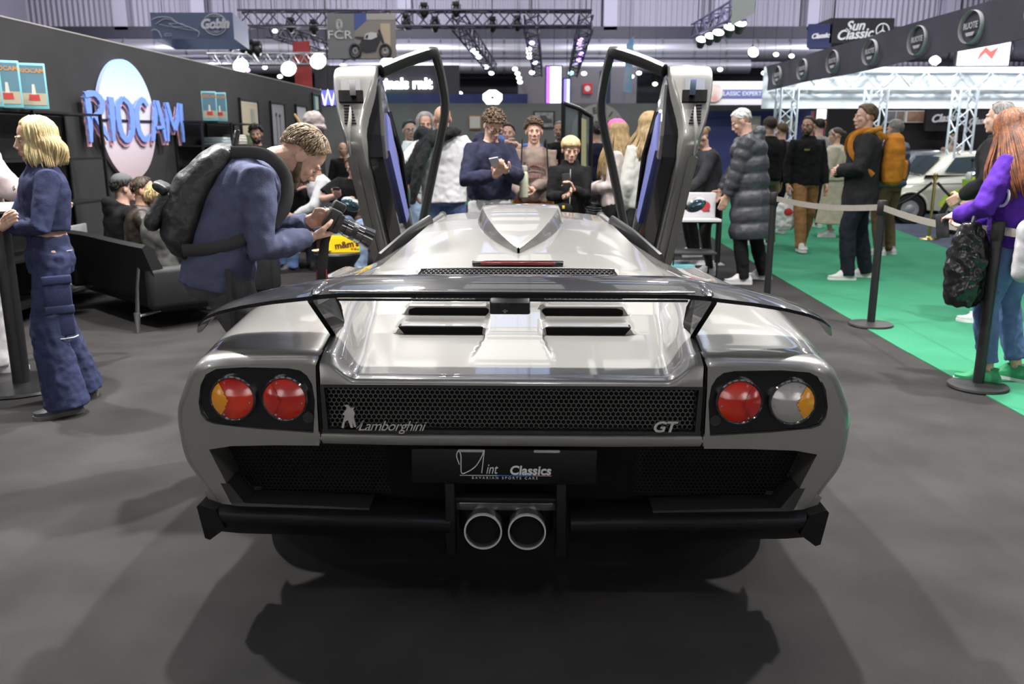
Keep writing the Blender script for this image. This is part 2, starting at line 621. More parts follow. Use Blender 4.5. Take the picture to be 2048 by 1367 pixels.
def clip_arch(prof, y, yc, r, zc=.33):
    if abs(y - yc) >= r: return prof
    zb = zc + math.sqrt(r * r - (y - yc) ** 2)
    out = []
    for i, (x, z) in enumerate(prof):
        if z < zb and i > 8:
            xx = out[-1][0] if out[-1][1] <= zb + 1e-6 else np.interp(zb, [z, out[-1][1]], [x, out[-1][0]])
            out.append((float(xx), zb))
        else:
            out.append((x, z))
    return out
def mir(o_pts, s):
    return [(s * p[0],) + tuple(p[1:]) for p in o_pts]
cluster = [(.602, .596), (.592, .70), (.598, .752), (.612, .778), (.632, .794), (.665, .800), (.80, .803), (.885, .797), (.918, .780), (.937, .745), (.948, .69),
           (.945, .655), (.930, .632), (.905, .622), (.78, .608)]
def inset_prof(prof, d):
    P = [Vector(p) for p in prof]
    out = []
    for i, p in enumerate(P):
        t = P[min(i + 1, len(P) - 1)] - P[max(i - 1, 0)]
        n_ = Vector((t.y, -t.x)).normalized() if t.length > 1e-9 else Vector((0, -1))
        out.append(p + n_ * d)
    return [(p.x, p.y) for p in out]
for s in (-1, 1):
    mb = MB()
    rows = []
    base = side_profile(.1)
    for y, d in ((-.002, .034), (.004, .024), (.014, .014), (.03, .007), (.055, .002)):
        pr = inset_prof(base, d)
        pr[0] = (.574 + d * .3, base[0][1] - d)
        rows.append([(s * x, y, z) for x, z in pr])
    rear = list(pr_ for pr_ in inset_prof(base, .034)); rear[0] = (.584, base[0][1] - .034)
    for y in [.1, .14, .2, .27, .335] + list(np.linspace(.345, 1.155, 34)) + [1.165, 1.25, 1.35, 1.5, 1.65, 1.8, 1.9, 1.97]:
        pr = clip_arch(side_profile(y), y, .75, .405)
        rows.append([(s * x, y, z) for x, z in pr])
    mb.grid(rows)
    # rear face around the lamp cluster
    bm = bmesh.new()
    outer = rear + [(.862, .372), (.893, .455), (.928, .540), (.86, .552), (.72, .556), (.586, .556), (.586, .66), (.586, .74)]
    def loop(pts):
        vs = [bm.verts.new((s * x, -.002, z)) for x, z in pts]
        return [bm.edges.new((vs[i], vs[(i + 1) % len(vs)])) for i in range(len(vs))]
    es = loop(outer) + loop(cluster)
    bmesh.ops.triangle_fill(bm, use_beauty=True, edges=es)
    bm.verts.index_update()
    mb.add([v.co[:] for v in bm.verts], [[v.index for v in f.verts] for f in bm.faces])
    bm.free()
    # returned edge of the lower opening and of the lamp recess
    low = outer[len(rear) - 2:len(rear) + 5]
    mb.grid([[(s * x, -.002, z) for x, z in low], [(s * x, .12, z) for x, z in low]])
    mb.grid([[(s * x, -.002, z) for x, z in cluster + cluster[:1]], [(s * x, .03, z) for x, z in cluster + cluster[:1]]])
    fe = mb.build('rear_fender', paint, CAR, smooth=35)
    # seam between fender and tail
    MB().tube([(s * .578, -.004, z) for z in (.556, .65, .75)] + [(s * .579, 0.0, .80), (s * .577, .02, .83), (s * .577, .1, .845), (s * .588, .3, .866), (s * .612, .5, .88)], .0035, 6).build('panel_gap', MATTE, CAR)
    # lamp cluster panel
    cp = MB()
    ins = [(.77 + (x - .77) * .985, .70 + (z - .70) * .975) for x, z in cluster]
    cp.prism([(s * x, z) for x, z in ins], .012, .04)
    panel = cp.build('lamp_panel', carbon, CAR, smooth=0)
    for j, x in enumerate((.684, .842)):
        z = .704
        lamp = MB()
        lamp.lathe([(.071, .012), (.071, -.004), (.067, -.008), (.063, -.004), (.062, .01)], (s * x, 0, z), 36, 'Y')
        lo = lamp.build('tail_light', mat('lamp_rim', (0.03, 0.03, 0.03), 0.15, coat=1), CAR, label=None)
        red = mat('red_lamp_lens', (0.36, 0.007, 0.006), 0.18, coat=1, noise=(9, (0.60, 0.035, 0.008), 1))
        amb = mat('amber_lamp_lens', (0.75, 0.30, 0.01), 0.2, coat=1)
        clr = mat('clear_lamp_lens', (0.42, 0.41, 0.40), 0.15, 0.3, coat=1)
        main = clr if (s == 1 and j == 1) else red
        wedge = amb if j == 1 else red
        # dome split by an arc into a main lens and a wedge towards the outside
        N, K = 40, 9
        mbs = {0: MB(), 1: MB()}
        def dome(a, r):
            q = r / .063
            return (s * (x + r * math.cos(a)), -.004 - .018 * (1 - q * q), z + r * math.sin(a))
        sgn = 1 if j == 1 else (-1 if s == -1 else 1)
        out_dir = 1
        for i in range(N):
            for kk in range(K):
                a0, a1 = 2 * PI * i / N, 2 * PI * (i + 1) / N
                r0, r1 = .063 * kk / K, .063 * (kk + 1) / K
                am, rm = (a0 + a1) / 2, (r0 + r1) / 2
                cxx, czz = rm * math.cos(am) * out_dir, rm * math.sin(am)
                inw = cxx > .006 + abs(czz) * .55
                quad = [dome(a0, r0), dome(a1, r0), dome(a1, r1), dome(a0, r1)]
                off = -.0025 if inw else 0
                quad = [(p[0], p[1] + off, p[2]) for p in quad]
                mbs[1 if inw else 0].add(quad, [(0, 1, 2, 3)])
        for q, mm, nm in ((0, main, 'main_lens'), (1, wedge, 'wedge_lens')):
            me_ = mbs[q].mesh(nm, mm, 0)
            b_ = bmesh.new(); b_.from_mesh(me_)
            bmesh.ops.remove_doubles(b_, verts=b_.verts, dist=1e-5)
            bmesh.ops.recalc_face_normals(b_, faces=b_.faces)
            b_.to_mesh(me_); b_.free(); me_.shade_smooth()
            mkobj(nm, me_, lo)
        for a in (R(70), R(190), R(300)):
            MB().cyl((s * (x + .055 * math.cos(a)), -.0075, z + .055 * math.sin(a)), (s * (x + .055 * math.cos(a)), -.012, z + .055 * math.sin(a)), .003, n=8).build('lens_screw', STEEL, lo)
    MB().cyl((s * .617, .02, .643), (s * .617, .004, .643), .018, .017, n=20).build('tow_cap', BLACK, CAR)

# ---- tail panel with wire mesh
MB().box((0, .05, .675), (1.16, .01, .17)).build('mesh_backing', MATTE, CAR, smooth=0)
fr = MB()
def ring_frame(mb, outer, inner, y0, y1):
    n_ = len(outer)
    for A, B, ya, yb in ((outer, inner, y0, y0), (outer, outer, y0, y1), (inner, inner, y0, y1)):
        vs = [(x, ya, z) for x, z in A] + [(x, yb, z) for x, z in B]
        mb.add(vs, [(i, (i + 1) % n_, n_ + (i + 1) % n_, n_ + i) for i in range(n_)])
    return mb
ring_frame(fr, [(-.572, .598), (.572, .598), (.574, .752), (-.574, .752)], [(-.556, .609), (.556, .609), (.562, .741), (-.562, .741)], -.004, .04)
fr.build('mesh_frame', BLACK, CAR, smooth=0)
hexmesh(lambda u, v: abs(u) < .556 and .607 < v < .743, (-.56, .607, .56, .745), .0150, .0016, lambda u, v: (u, .012, v), MB()).build('tail_mesh', mat('tail_mesh_wire', (0.10, 0.10, 0.095), 0.35, 0.6), CAR, smooth=0, kind='stuff')
# silver strip under the mesh
MB().grid([[(x, y, z + .004 * (abs(x) > .57)) for x in np.linspace(-.585, .585, 5)] for y, z in ((.03, .596), (.0, .596), (-.008, .590), (-.010, .576), (-.004, .560), (.02, .554), (.10, .556))]).build('lower_tail_strip', paint, CAR)
for s in (-1, 1):
    MB().box((s * .579, -.003, .578), (.003, .012, .036)).build('panel_gap', MATTE, CAR, smooth=0)

# badges
BADGE = mat('badge_silver', (0.72, 0.71, 0.70), .25, .7)
MB().prism([(-0.0240, -0.0312), (-0.0168, -0.0324), (-0.0120, -0.0120), (-0.0024, -0.0072), (0.0048, -0.0312), (0.0120, -0.0312), (0.0096, -0.0096), (0.0156, -0.0288), (0.0216, -0.0288), (0.0156, 0.0024), (0.0192, 0.0144), (0.0144, 0.0264), (0.0192, 0.0336), (0.0072, 0.0312), (0.0000, 0.0408), (-0.0120, 0.0396), (-0.0036, 0.0324), (-0.0120, 0.0192), (-0.0192, 0.0120), (-0.0120, 0.0072), (-0.0168, -0.0072)], -.004, .004).build('bull_badge', BADGE, CAR, smooth=0, loc=(-.49, -.006, .648))
me = text_mesh('Lamborghini', .044, BADGE, .002, .42, 'LEFT', .92)
mkobj('script_badge', me, CAR, M=frame((-.465, -.008, .622), (1, 0, 0), (0, .05, 1)))
mkobj('swash_badge', MB().tube([(-.468, -.008, .613), (-.458, -.008, .622), (-.448, -.008, .636), (-.443, -.008, .640)], .0025, 6).mesh('swash', CHROME), CAR)
me = text_mesh('GT', .046, BADGE, .003, .25, 'CENTER', .95, sx=1.15, bold=.0012)
mkobj('model_badge', me, CAR, M=frame((.46, -.008, .625), (1, 0, 0), (0, .05, 1)))

# ---- lower rear: dark cavity, side vents, diffuser bumper, exhaust
MB().rbox((0, .28, .44), (1.66, .30, .26), .03).build('rear_cavity', MATTE, CAR)
for s in (-1, 1):
    MB().box((s * .87, .17, .47), (.15, .06, .22)).build('vent_back', MATTE, CAR, smooth=0)
MB().box((0, 2.2, .22), (1.25, 3.6, .06)).build('underbody', MATTE, CAR, smooth=0)
for s in (-1, 1):
    hexmesh(lambda u, v: v < .548 and v > .365 and u < .925 - (.548 - v) * .40 and u > .40 - (.548 - v) * .1, (.36, .365, .93, .55), .013, .0012,
            lambda u, v: (s * u, .075, v), MB()).build('side_vent_mesh', mat('vent_wire', (0.008, 0.008, 0.008), 0.5, spec=.15), CAR, smooth=0, kind='stuff')
    # ledge under the vent
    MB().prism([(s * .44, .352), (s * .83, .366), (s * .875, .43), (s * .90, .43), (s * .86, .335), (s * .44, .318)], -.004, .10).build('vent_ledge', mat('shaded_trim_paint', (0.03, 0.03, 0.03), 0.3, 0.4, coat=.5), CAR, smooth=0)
    # lower body corner between wheel and bumper
    MB().prism([(s * .955, .40), (s * .91, .43), (s * .865, .345), (s * .93, .345)], 0.0, .22).build('corner_panel', paint, CAR, smooth=0)
    # bumper bar
    prof = [(-.045, .335), (-.048, .318), (-.040, .300), (-.01, .262), (.10, .255), (.12, .335), (.02, .352), (-.025, .350)]
    rows = []
    for x, dz, dy in ((.185, -.012, 0), (.40, -.006, 0), (.65, 0, 0), (.85, .004, .0), (.93, .012, .0), (.952, .008, .004)):
        rows.append([(s * x, p[0] + dy, p[1] + dz) for p in prof])
    MB().loft(rows, True, True).build('bumper_bar', mat('satin_bumper', (0.006, 0.006, 0.006), 0.3, coat=.12, spec=.2), CAR, smooth=35)
    MB().prism([(s * .962, .372), (s * .955, .38), (s * .905, .362), (s * .86, .30), (s * .80, .29), (s * .80, .30), (s * .905, .272), (s * .945, .265)][0:3] + [(s * .88, .30), (s * .93, .262), (s * .945, .268)], -.05, .16).build('bumper_end_fin', MATS['satin_bumper'], CAR, smooth=0)
# number plate panel
pl = MB().rbox((-.02, -.012, .497), (.565, .012, .112), .006).build('display_plate', mat('plate_black', (0.006, 0.006, 0.006), 0.5, spec=.15), CAR)
ink = mat('plate_lettering', (0.62, 0.66, 0.70), 0.5)
def plate_text(t, size, x, z, align, sx=1, shear=0, bold=0, sp=1):
    mkobj('lettering', text_mesh(t, size, ink, .0006, shear, align, sp, sx=sx, bold=bold), pl, M=frame((x, -.019, z), (1, 0, 0), (0, 0, 1)))
plate_text('Classics', .040, .123, .486, 'RIGHT', 1.0, .12, .0011)
plate_text('int', .046, -.076, .490, 'LEFT', .72, .3)
plate_text('BAVARIAN SPORTS CARS', .0115, -.018, .462, 'CENTER', 1.02, 0, 0, 1.62)
mst = cat_rom([(-.156, .505), (-.164, .532), (-.158, .549), (-.151, .535), (-.151, .505), (-.149, .477), (-.130, .482), (-.106, .500), (-.088, .530), (-.080, .552), (-.083, .52), (-.088, .478)], 5)
MB().tube([(x, -.0195, z) for x, z in mst], .0016, 5).build('lettering', ink, pl)
for x0, x1, c in ((-.155, -.04, (0.62, 0.66, 0.7)), (-.04, .02, (0.05, 0.2, 0.6)), (.02, .07, (0.1, 0.3, 0.7)), (.07, .125, (0.6, 0.3, 0.3))):
    MB().box(((x0 + x1) / 2, -.0187, .470), (x1 - x0, .001, .0018)).build('underline', mat('underline_%d' % int((x0 + 1) * 100), c, .5), pl, smooth=0)
for x in (-.12, .11):
    MB().rbox((x, -.015, .548), (.08, .012, .008), .003).build('plate_lamp', mat('plate_lamp_grey', (0.25, 0.25, 0.25), .4), pl)
# centre frame round the tail pipes
cf = MB()
for x in (-.185, .155):
    cf.rbox((x, -.01, .33), (.03, .06, .24), .004)
cf.rbox((-.015, -.005, .392), (.33, .05, .018), .004)
LOWB = mat('low_black', (0.006, 0.006, 0.006), 0.5, spec=.15)
cf.build('exhaust_surround', LOWB, CAR)
MB().rbox((-.015, .01, .365), (.31, .04, .03), .006).build('surround_bar', mat('bar_gloss', (0.05, 0.05, 0.05), 0.1, coat=1), CAR)
for x in (-.083, .051):
    pp = MB().lathe([(.052, .25), (.052, -.055), (.0545, -.06), (.056, -.055), (.056, .25)], (x, 0, .304), 40, 'Y', caps=False).build('exhaust_pipe', mat('pipe_steel', (0.3, 0.3, 0.3), .3, .9), CAR)
    MB().lathe([(.0525, -.052), (.0535, -.0625), (.058, -.0625), (.0585, -.052)], (x, 0, .304), 40, 'Y', caps=False).build('pipe_rim', mat('pipe_rim_metal', (0.8, 0.79, 0.77), .2, .55), pp)
    MB().lathe([(.050, -.04), (.050, .2), (.001, .2)], (x, 0, .304), 32, 'Y').build('pipe_bore', MATTE, pp)
MB().rbox((-.015, .10, .30), (.30, .16, .12), .03).build('silencer', mat('dark_silencer', (0.012, 0.012, 0.012), .6, spec=.1), CAR)

# ---- rear wing
def wing_section(x, z, y0, y1, th, droop):
    """closed aerofoil from leading edge y1 (front) to trailing edge y0"""
    c = y1 - y0
    up = [(1.0, 0), (.97, .35), (.85, .75), (.6, 1.0), (.3, .85), (.08, .55), (.0, .45)]
    dn = [(.0, -.15), (.1, -.2), (.35, -.25), (.7, -.35), (.93, -.25)]
    return [(x, y0 + c * u, z + th * v + droop * (u - .5)) for u, v in up + dn]
wing_st = [(0, 1.020, .055, .305, .022, .022), (.30, 1.020, .055, .305, .022, .022), (.52, 1.018, .058, .302, .022, .020), (.575, 1.012, .06, .30, .023, .018), (.62, 1.006, .05, .305, .020, .014),
           (.72, .992, .055, .30, .019, .010), (.82, .972, .07, .292, .018, .006), (.90, .947, .095, .280, .017, .0), (.955, .922, .125, .268, .015, -.004), (.99, .895, .155, .255, .012, -.008), (1.006, .872, .18, .24, .008, -.008), (1.012, .862, .195, .225, .004, -.004)]
full = [(-a[0],) + a[1:] for a in reversed(wing_st[1:])] + wing_st
wg = MB().loft([wing_section(*a) for a in full], True, True).build('rear_wing', carbon, CAR, smooth=40)
MB().tube([(x, .058, 1.026) for x in (-.545, 0, .545)], [(.004, .014)] * 3, 8, up=(0, 1, 0)).build('wing_flap', carbon, CAR)
MB().box((0, .075, .996), (1.06, .012, .006)).build('wing_lower_lip', GLOSSB, CAR, smooth=0)
for s in (-1, 1):
    pts = [(.30, 1.0), (.06, 1.004), (.075, .985), (.20, .86), (.235, .825), (.30, .838), (.34, .87), (.33, .93)]
    MB().prism(pts, s * .565, s * .583, lambda u, v, h: (h + s * (v - 1.0) * -.02 + s * .035 * smoothstep(.9, 1.0, v), u, v)).build('wing_strut', carbon, CAR, smooth=0)
    MB().ell((s * .59, .17, 1.012), (.028, .125, .022)).build('wing_mount', carbon, CAR)
cb = MB().rbox((-.004, .085, .985), (.125, .06, .062), .008).build('camera_box', GLOSSB, CAR)
MB().lathe([(.017, -.002), (.017, -.006), (.013, -.006), (.012, -.003), (.001, -.002)], (-.018, .055, .975), 24, 'Y').build('camera_lens', mat('lens_rim', (0.02, 0.02, 0.02), .1, coat=1), cb)
MB().rbox((-.004, .09, 1.0), (.21, .03, .008), .003).build('camera_bracket', BLACK, CAR)

# ---- wheels
tyre = mat('tyre_rubber', (0.012, 0.012, 0.012), 0.75, bump=(60, .3))
def wheel(w_):
    t = MB().lathe([(.20, -w_ / 2 + .02), (.30, -w_ / 2), (.325, -w_ / 2 + .02), (.333, -w_ / 2 + .05), (.334, 0), (.333, w_ / 2 - .05), (.325, w_ / 2 - .02), (.30, w_ / 2), (.20, w_ / 2 - .02)], n=48, axis='X', caps=False)
    rim = MB().lathe([(.225, w_ / 2 - .005), (.215, w_ / 2 - .02), (.205, w_ / 2 - .10), (.20, -w_ / 2 + .03)], n=40, axis='X', caps=False)
    rim.lathe([(.001, w_ / 2 - .05), (.05, w_ / 2 - .045), (.05, w_ / 2 - .10), (.001, w_ / 2 - .10)], n=20, axis='X')
    for q in range(5):
        a = 2 * PI * q / 5
        rim.tube([(w_ / 2 - .06, .03 * math.cos(a), .03 * math.sin(a)), (w_ / 2 - .045, .21 * math.cos(a), .21 * math.sin(a))], [(.045, .02), (.03, .015)], 8, up=(1, 0, 0))
    return t.mesh('tyre', tyre), rim.mesh('rim', STEEL)
for y, w_ in ((.75, .32), (3.40, .24)):
    tm, rm = wheel(w_)
    for s in (-1, 1):
        o = mkobj('tyre', tm, CAR, loc=(s * (.98 - w_ / 2), y, .333))
        o.rotation_euler = (0, 0, 0 if s > 0 else PI)
        mkobj('rim', rm, o)

# ---- cabin, front body
MB().rbox((0, 2.75, .33), (1.70, 1.55, .30), .04).build('cabin_tub', MATTE, CAR)
blue_hide = mat('blue_leather', (0.055, 0.065, 0.20), 0.45)
for s in (-1, 1):
    st = MB().rbox((s * .40, 2.72, .50), (.44, .52, .14), .05, 3)
    st = st.build('seat', mat('black_leather', (0.015, 0.015, 0.017), .4), CAR)
    MB().rbox((s * .40, 2.30, .72), (.44, .12, .55), .05, 3, Matrix.Rotation(R(-22), 3, 'X')).build('backrest', MATS['black_leather'], st)
    # sill
    MB().prism([(s * .80, .14), (s * .985, .15), (s * 1.0, .30), (s * .95, .40), (s * .82, .42)], 1.9, 3.05).build('sill', paint, CAR, smooth=0)
    # pillar between roof and shoulder
    MB().tube([(s * .50, 2.30, 1.02), (s * .585, 2.12, .96), (s * .70, 1.98, .86), (s * .80, 1.95, .60), (s * .82, 2.0, .40)], [(.02, .05), (.025, .06), (.03, .07), (.04, .08), (.05, .08)], 10).build('door_pillar', mat('pillar_black', (0.015, 0.015, 0.015), .3), CAR)
    MB().tube([(s * .47, 2.65, 1.035), (s * .55, 3.0, .94), (s * .68, 3.42, .75)], [.025, .028, .03], 8).build('windscreen_pillar', paint, CAR)
    MB().tube([(s * .50, 2.28, 1.018), (s * .475, 2.68, 1.03)], .02, 8).build('roof_rail', paint, CAR)
ws = []
for i in range(9):
    t = i / 8
    y, z, hw = 2.66 + .80 * t, 1.053 - .30 * t ** 1.15, .455 + .225 * t
    ws.append([(hw * u, y - .05 * (u * u) * t, z - .035 * u * u) for u in np.linspace(-1, 1, 13)])
glassm = mat('tinted_glass', (0.25, 0.32, 0.30), 0.02, trans=1.0, ior=1.08, alpha=0.55)
MB().grid(ws).build('windscreen', glassm, CAR, smooth=180)
fb = []
for y, zc, zf, wd in ((2.98, .74, .60, .96), (3.10, .745, .70, .985), (3.42, .745, .725, 1.0), (3.7, .70, .70, .995), (4.0, .62, .63, .96), (4.25, .53, .53, .90), (4.40, .44, .42, .78), (4.45, .36, .34, .70)):
    half = cat_rom([(0, zc), (wd * .45, zc - .01), (wd * .70, zf + .015), (wd * .88, zf), (wd * .97, zf - .10), (wd, .45), (wd * .98, .30), (wd * .96, .15)], 4)
    half = clip_arch(half, y, 3.40, .385)
    fb.append([(-x, y, z) for x, z in reversed(half)] + [(x, y, z) for x, z in half[1:]])
MB().grid(fb).build('front_body', paint, CAR, smooth=45)

# ---- scissor doors
HY, HZ, TH = 3.30, .60, R(70)
def door_map(sgn):
    def f(s_, t_, x_):
        y = HY - s_ * math.cos(TH) + t_ * math.sin(TH)
        z = HZ + s_ * math.sin(TH) + t_ * math.cos(TH)
        return (sgn * (x_ + .125 * (s_ - .2)), y, z)
    return f
carbon_trim = mat('carbon_trim', (0.05, 0.048, 0.045), 0.3, coat=1)
for s in (-1, 1):
    f = door_map(s)
    # outer shell: outline in side view, bulged outwards
    outl = cat_rom([(.02, .14), (.0, -.05), (.06, -.27)], 2)[:-1] + cat_rom([(.06, -.29), (.5, -.305), (.96, -.30)], 3)[:-1] + \
        cat_rom([(.96, -.30), (1.03, -.28), (1.12, -.20), (1.28, -.05), (1.335, .01), (1.36, .07), (1.35, .13)], 3) + [(1.32, .175), (1.0, .19), (.5, .175)]
    def xo(t_): return 1.0 - .9 * (t_ + .02) ** 2 - (.25 * max(0, t_ - .05))
    def xi(t_): return .835 - .10 * float(smoothstep(-.25, .05, t_))
    rows = []
    cen = (.75, -.05)
    def ring(scale, dx):
        return [f(cen[0] + (a - cen[0]) * scale, cen[1] + (b - cen[1]) * scale, dx(b)) for a, b in outl]
    rows = [ring(.3, lambda b: xo(b) + .004), ring(.8, lambda b: xo(b) + .002), ring(.96, lambda b: xo(b) - .004), ring(.99, lambda b: xo(b) - .012), ring(1.0, lambda b: xo(b) - .03), ring(1.0, lambda b: xi(b) + .02), ring(.99, lambda b: xi(b) + .005), ring(.965, xi), ring(.3, lambda b: .80)]
    dn = MB().loft(rows, True, True).build('scissor_door', paint, CAR, smooth=35, label='raised silver scissor door on the %s of the car' % ('left' if s < 0 else 'right'))
    # jamb details: recess, latch, slits. local frame on the slanted rear edge
    def jamb(a, x_, lift):
        # a: 0..1 along slanted edge from (1.12,-.235) to (1.41,.02)
        p0, p1 = Vector((1.06, -.255)), Vector((1.33, .0))
        q = p0.lerp(p1, a)
        nrm = Vector((p1.y - p0.y, -(p1.x - p0.x))).normalized()
        q = q + nrm * lift
        return f(q.x, q.y, x_)
    def jbox(a0, a1, x0, x1, l0, l1):
        vs = [jamb(a, x_, l) for l in (l0, l1) for a in (a0, a1) for x_ in (x0, x1)]
        return MB().add(vs, [(0, 1, 3, 2), (4, 6, 7, 5), (0, 4, 5, 1), (2, 3, 7, 6), (0, 2, 6, 4), (1, 5, 7, 3)])
    jbox(.62, .93, .83, .945, -.01, .008).build('latch_plate', mat('latch_steel', (0.6, 0.6, 0.6), .25, .9), dn, smooth=0)
    jbox(.52, .72, .815, .96, -.01, .016).build('latch_recess', MATTE, dn, smooth=0)
    lt = jbox(.60, .86, .85, .885, .0, .04).build('latch', CHROME, dn, smooth=0)
    for q in range(7):
        jbox(.16 + q * .05, .18 + q * .05, (.865 + .004 * q), .935, -.004, .0055).build('vent_slit', MATTE, dn, smooth=0)
    # moulded ridge down the jamb
    MB().tube([jamb(.50, .895, .0), jamb(.25, .90, .004), jamb(0, .915, .008), f(1.0, -.302, .92), f(.8, -.31, .925)], [.006, .012, .014, .010, .003], 8).build('jamb_ridge', paint, dn)
    MB().prism([(.15, .90), (.93, .89), (.95, .91), (.93, .945), (.15, .945)], -.300, -.312, lambda u, v, h: f(u, h, v)).build('sill_strip', paint, dn, smooth=0)
    # inner trim
    tr = [(.05, .14), (.05, -.24), (.92, -.265), (1.03, -.19), (1.26, .02), (1.28, .10), (1.22, .15), (.5, .16)]
    MB().prism(tr, .74, .82, lambda u, v, h: f(u, v, h)).build('inner_trim', GLOSSB, dn, smooth=0)
    MB().prism([(.90, -.25), (1.02, -.18), (1.26, .035), (1.20, .07), (1.0, -.12), (.89, -.18)], .725, .745, lambda u, v, h: f(u, v, h)).build('carbon_edge', carbon_trim, dn, smooth=0)
    MB().prism([(.42, -.12), (.92, -.16), (1.10, .0), (1.05, .045), (.9, .03), (.42, .0)], .715, .745, lambda u, v, h: f(u, v, h)).build('blue_insert', mat('blue_insert', (0.10, 0.115, 0.30), 0.4), dn, smooth=0)
    MB().tube([f(.45, .05, .72), f(.8, .07, .70), f(1.08, .09, .72)], [.015, .02, .014], 8).build('armrest', GLOSSB, dn)
    # window frame and glass
    rail = cat_rom([(1.32, .12, .80), (1.335, .24, .70), (1.345, .36, .59), (1.35, .435, .505)], 4)[:-1] + cat_rom([(1.35, .44, .50), (1.18, .46, .478), (.95, .455, .48), (.6, .385, .585), (.25, .25, .69), (.03, .14, .76)], 4)
    rail = [(a, b, c_ - .07 * (a - .2)) for a, b, c_ in rail]
    MB().tube([f(*p) for p in rail], [(.044, .030)] * len(rail), 8, up=(s, 0, 0)).build('window_frame', mat('rubber_frame', (0.012, 0.012, 0.012), .35), dn)
    MB().tube([f(p[0] + .004, p[1] + .036, p[2] + .016) for p in rail], .011, 6).build('frame_edge', paint, dn)
    belt = [(1.33 - 1.30 * i / (len(rail) - 1), .15 + .02 * math.sin(PI * i / (len(rail) - 1)), .79 - .08 * i / (len(rail) - 1)) for i in range(len(rail))]
    g_rows = []
    for i in range(len(rail)):
        a, b = Vector(rail[i]), Vector(belt[i])
        g_rows.append([f(*(a.lerp(b, q))) for q in (0, .33, .66, 1)])
    MB().grid(g_rows).build('window_glass', mat('door_glass', (0.05, 0.07, 0.07), 0.0, alpha=0.14, coat=1.0, spec=1.0), dn, smooth=180)
    # mirror on the outer skin near the hinge
    mp = Vector(f(.42, .12, .99))
    MB().ell(mp + Vector((s * .13, 0, .02)), (.072, .05, .046), Matrix.Rotation(R(s * -25), 3, 'Y')).build('door_mirror', paint, dn)
    MB().ell(mp + Vector((s * .13, -.045, .02)), (.063, .018, .038), Matrix.Rotation(R(s * -25), 3, 'Y')).build('mirror_glass', mat('mirror_glass', (0.10, 0.16, 0.20), .05, .8), dn)
    MB().tube([mp, mp + Vector((s * .09, 0, .01))], .02, 8).build('mirror_arm', BLACK, dn)
# ------------------------------------------------------------------ people
SKIN = {
    'fair': mat('skin_fair', (0.62, 0.40, 0.31), 0.5, noise=(30, (0.56, 0.33, 0.25))),
    'tan': mat('skin_tan', (0.50, 0.30, 0.21), 0.5, noise=(30, (0.44, 0.25, 0.17))),
    'olive': mat('skin_olive', (0.42, 0.25, 0.17), 0.5, noise=(30, (0.37, 0.21, 0.14))),
}
LIP = mat('lip', (0.42, 0.17, 0.15), 0.45)
EYEW = mat('eye_white', (0.7, 0.68, 0.66), 0.2)
IRIS = mat('iris_dark', (0.03, 0.02, 0.015), 0.15)
def hairmat(name, c, c2=None):
    return mat('hair_' + name, c, 0.5, noise=(28, c2 or tuple(x * .7 for x in c), 2), bump=(110, .35))
HAIR = {
    'blonde': hairmat('blonde', (0.62, 0.50, 0.27), (0.42, 0.31, 0.14)),
    'brown': hairmat('brown', (0.11, 0.07, 0.04)), 'darkbrown': hairmat('darkbrown', (0.05, 0.032, 0.02)),
    'black': hairmat('black', (0.012, 0.01, 0.009)), 'white': hairmat('white', (0.75, 0.74, 0.72), (0.62, 0.61, 0.6)),
    'grey': hairmat('grey', (0.26, 0.25, 0.24)), 'auburn': hairmat('auburn', (0.22, 0.07, 0.02), (0.07, 0.022, 0.01)),
    'midbrown': hairmat('midbrown', (0.17, 0.115, 0.065)), 'lightbrown': hairmat('lightbrown', (0.26, 0.17, 0.09)), 'honey': hairmat('honey', (0.36, 0.25, 0.11), (0.20, 0.13, 0.06)),
}
def rotm(yaw=0, pitch=0, roll=0):
    """head-style rotation: yaw left +, pitch down +, roll"""
    return Matrix.Rotation(yaw, 3, 'Z') @ Matrix.Rotation(-pitch, 3, 'X') @ Matrix.Rotation(roll, 3, 'Y')

def ik(a, b, l1, l2, hint):
    a, b, hint = Vector(a), Vector(b), Vector(hint)
    d = b - a
    L = min(d.length, (l1 + l2) * .998)
    u = d.normalized()
    b = a + u * L
    x = (l1 * l1 - l2 * l2 + L * L) / (2 * L)
    h = math.sqrt(max(l1 * l1 - x * x, 0))
    n_ = hint - u * hint.dot(u)
    if n_.length < 1e-5: n_ = u.orthogonal()
    return a + u * x + n_.normalized() * h, b

def join_meshes(ms, mats):
    bm = bmesh.new()
    for m in ms:
        bm.from_mesh(m)
    out = bpy.data.meshes.new('body')
    bm.to_mesh(out); bm.free()
    for m in (mats if isinstance(mats, (list, tuple)) else [mats]): out.materials.append(m)
    out.shade_smooth()
    for m in ms: bpy.data.meshes.remove(m)
    return out

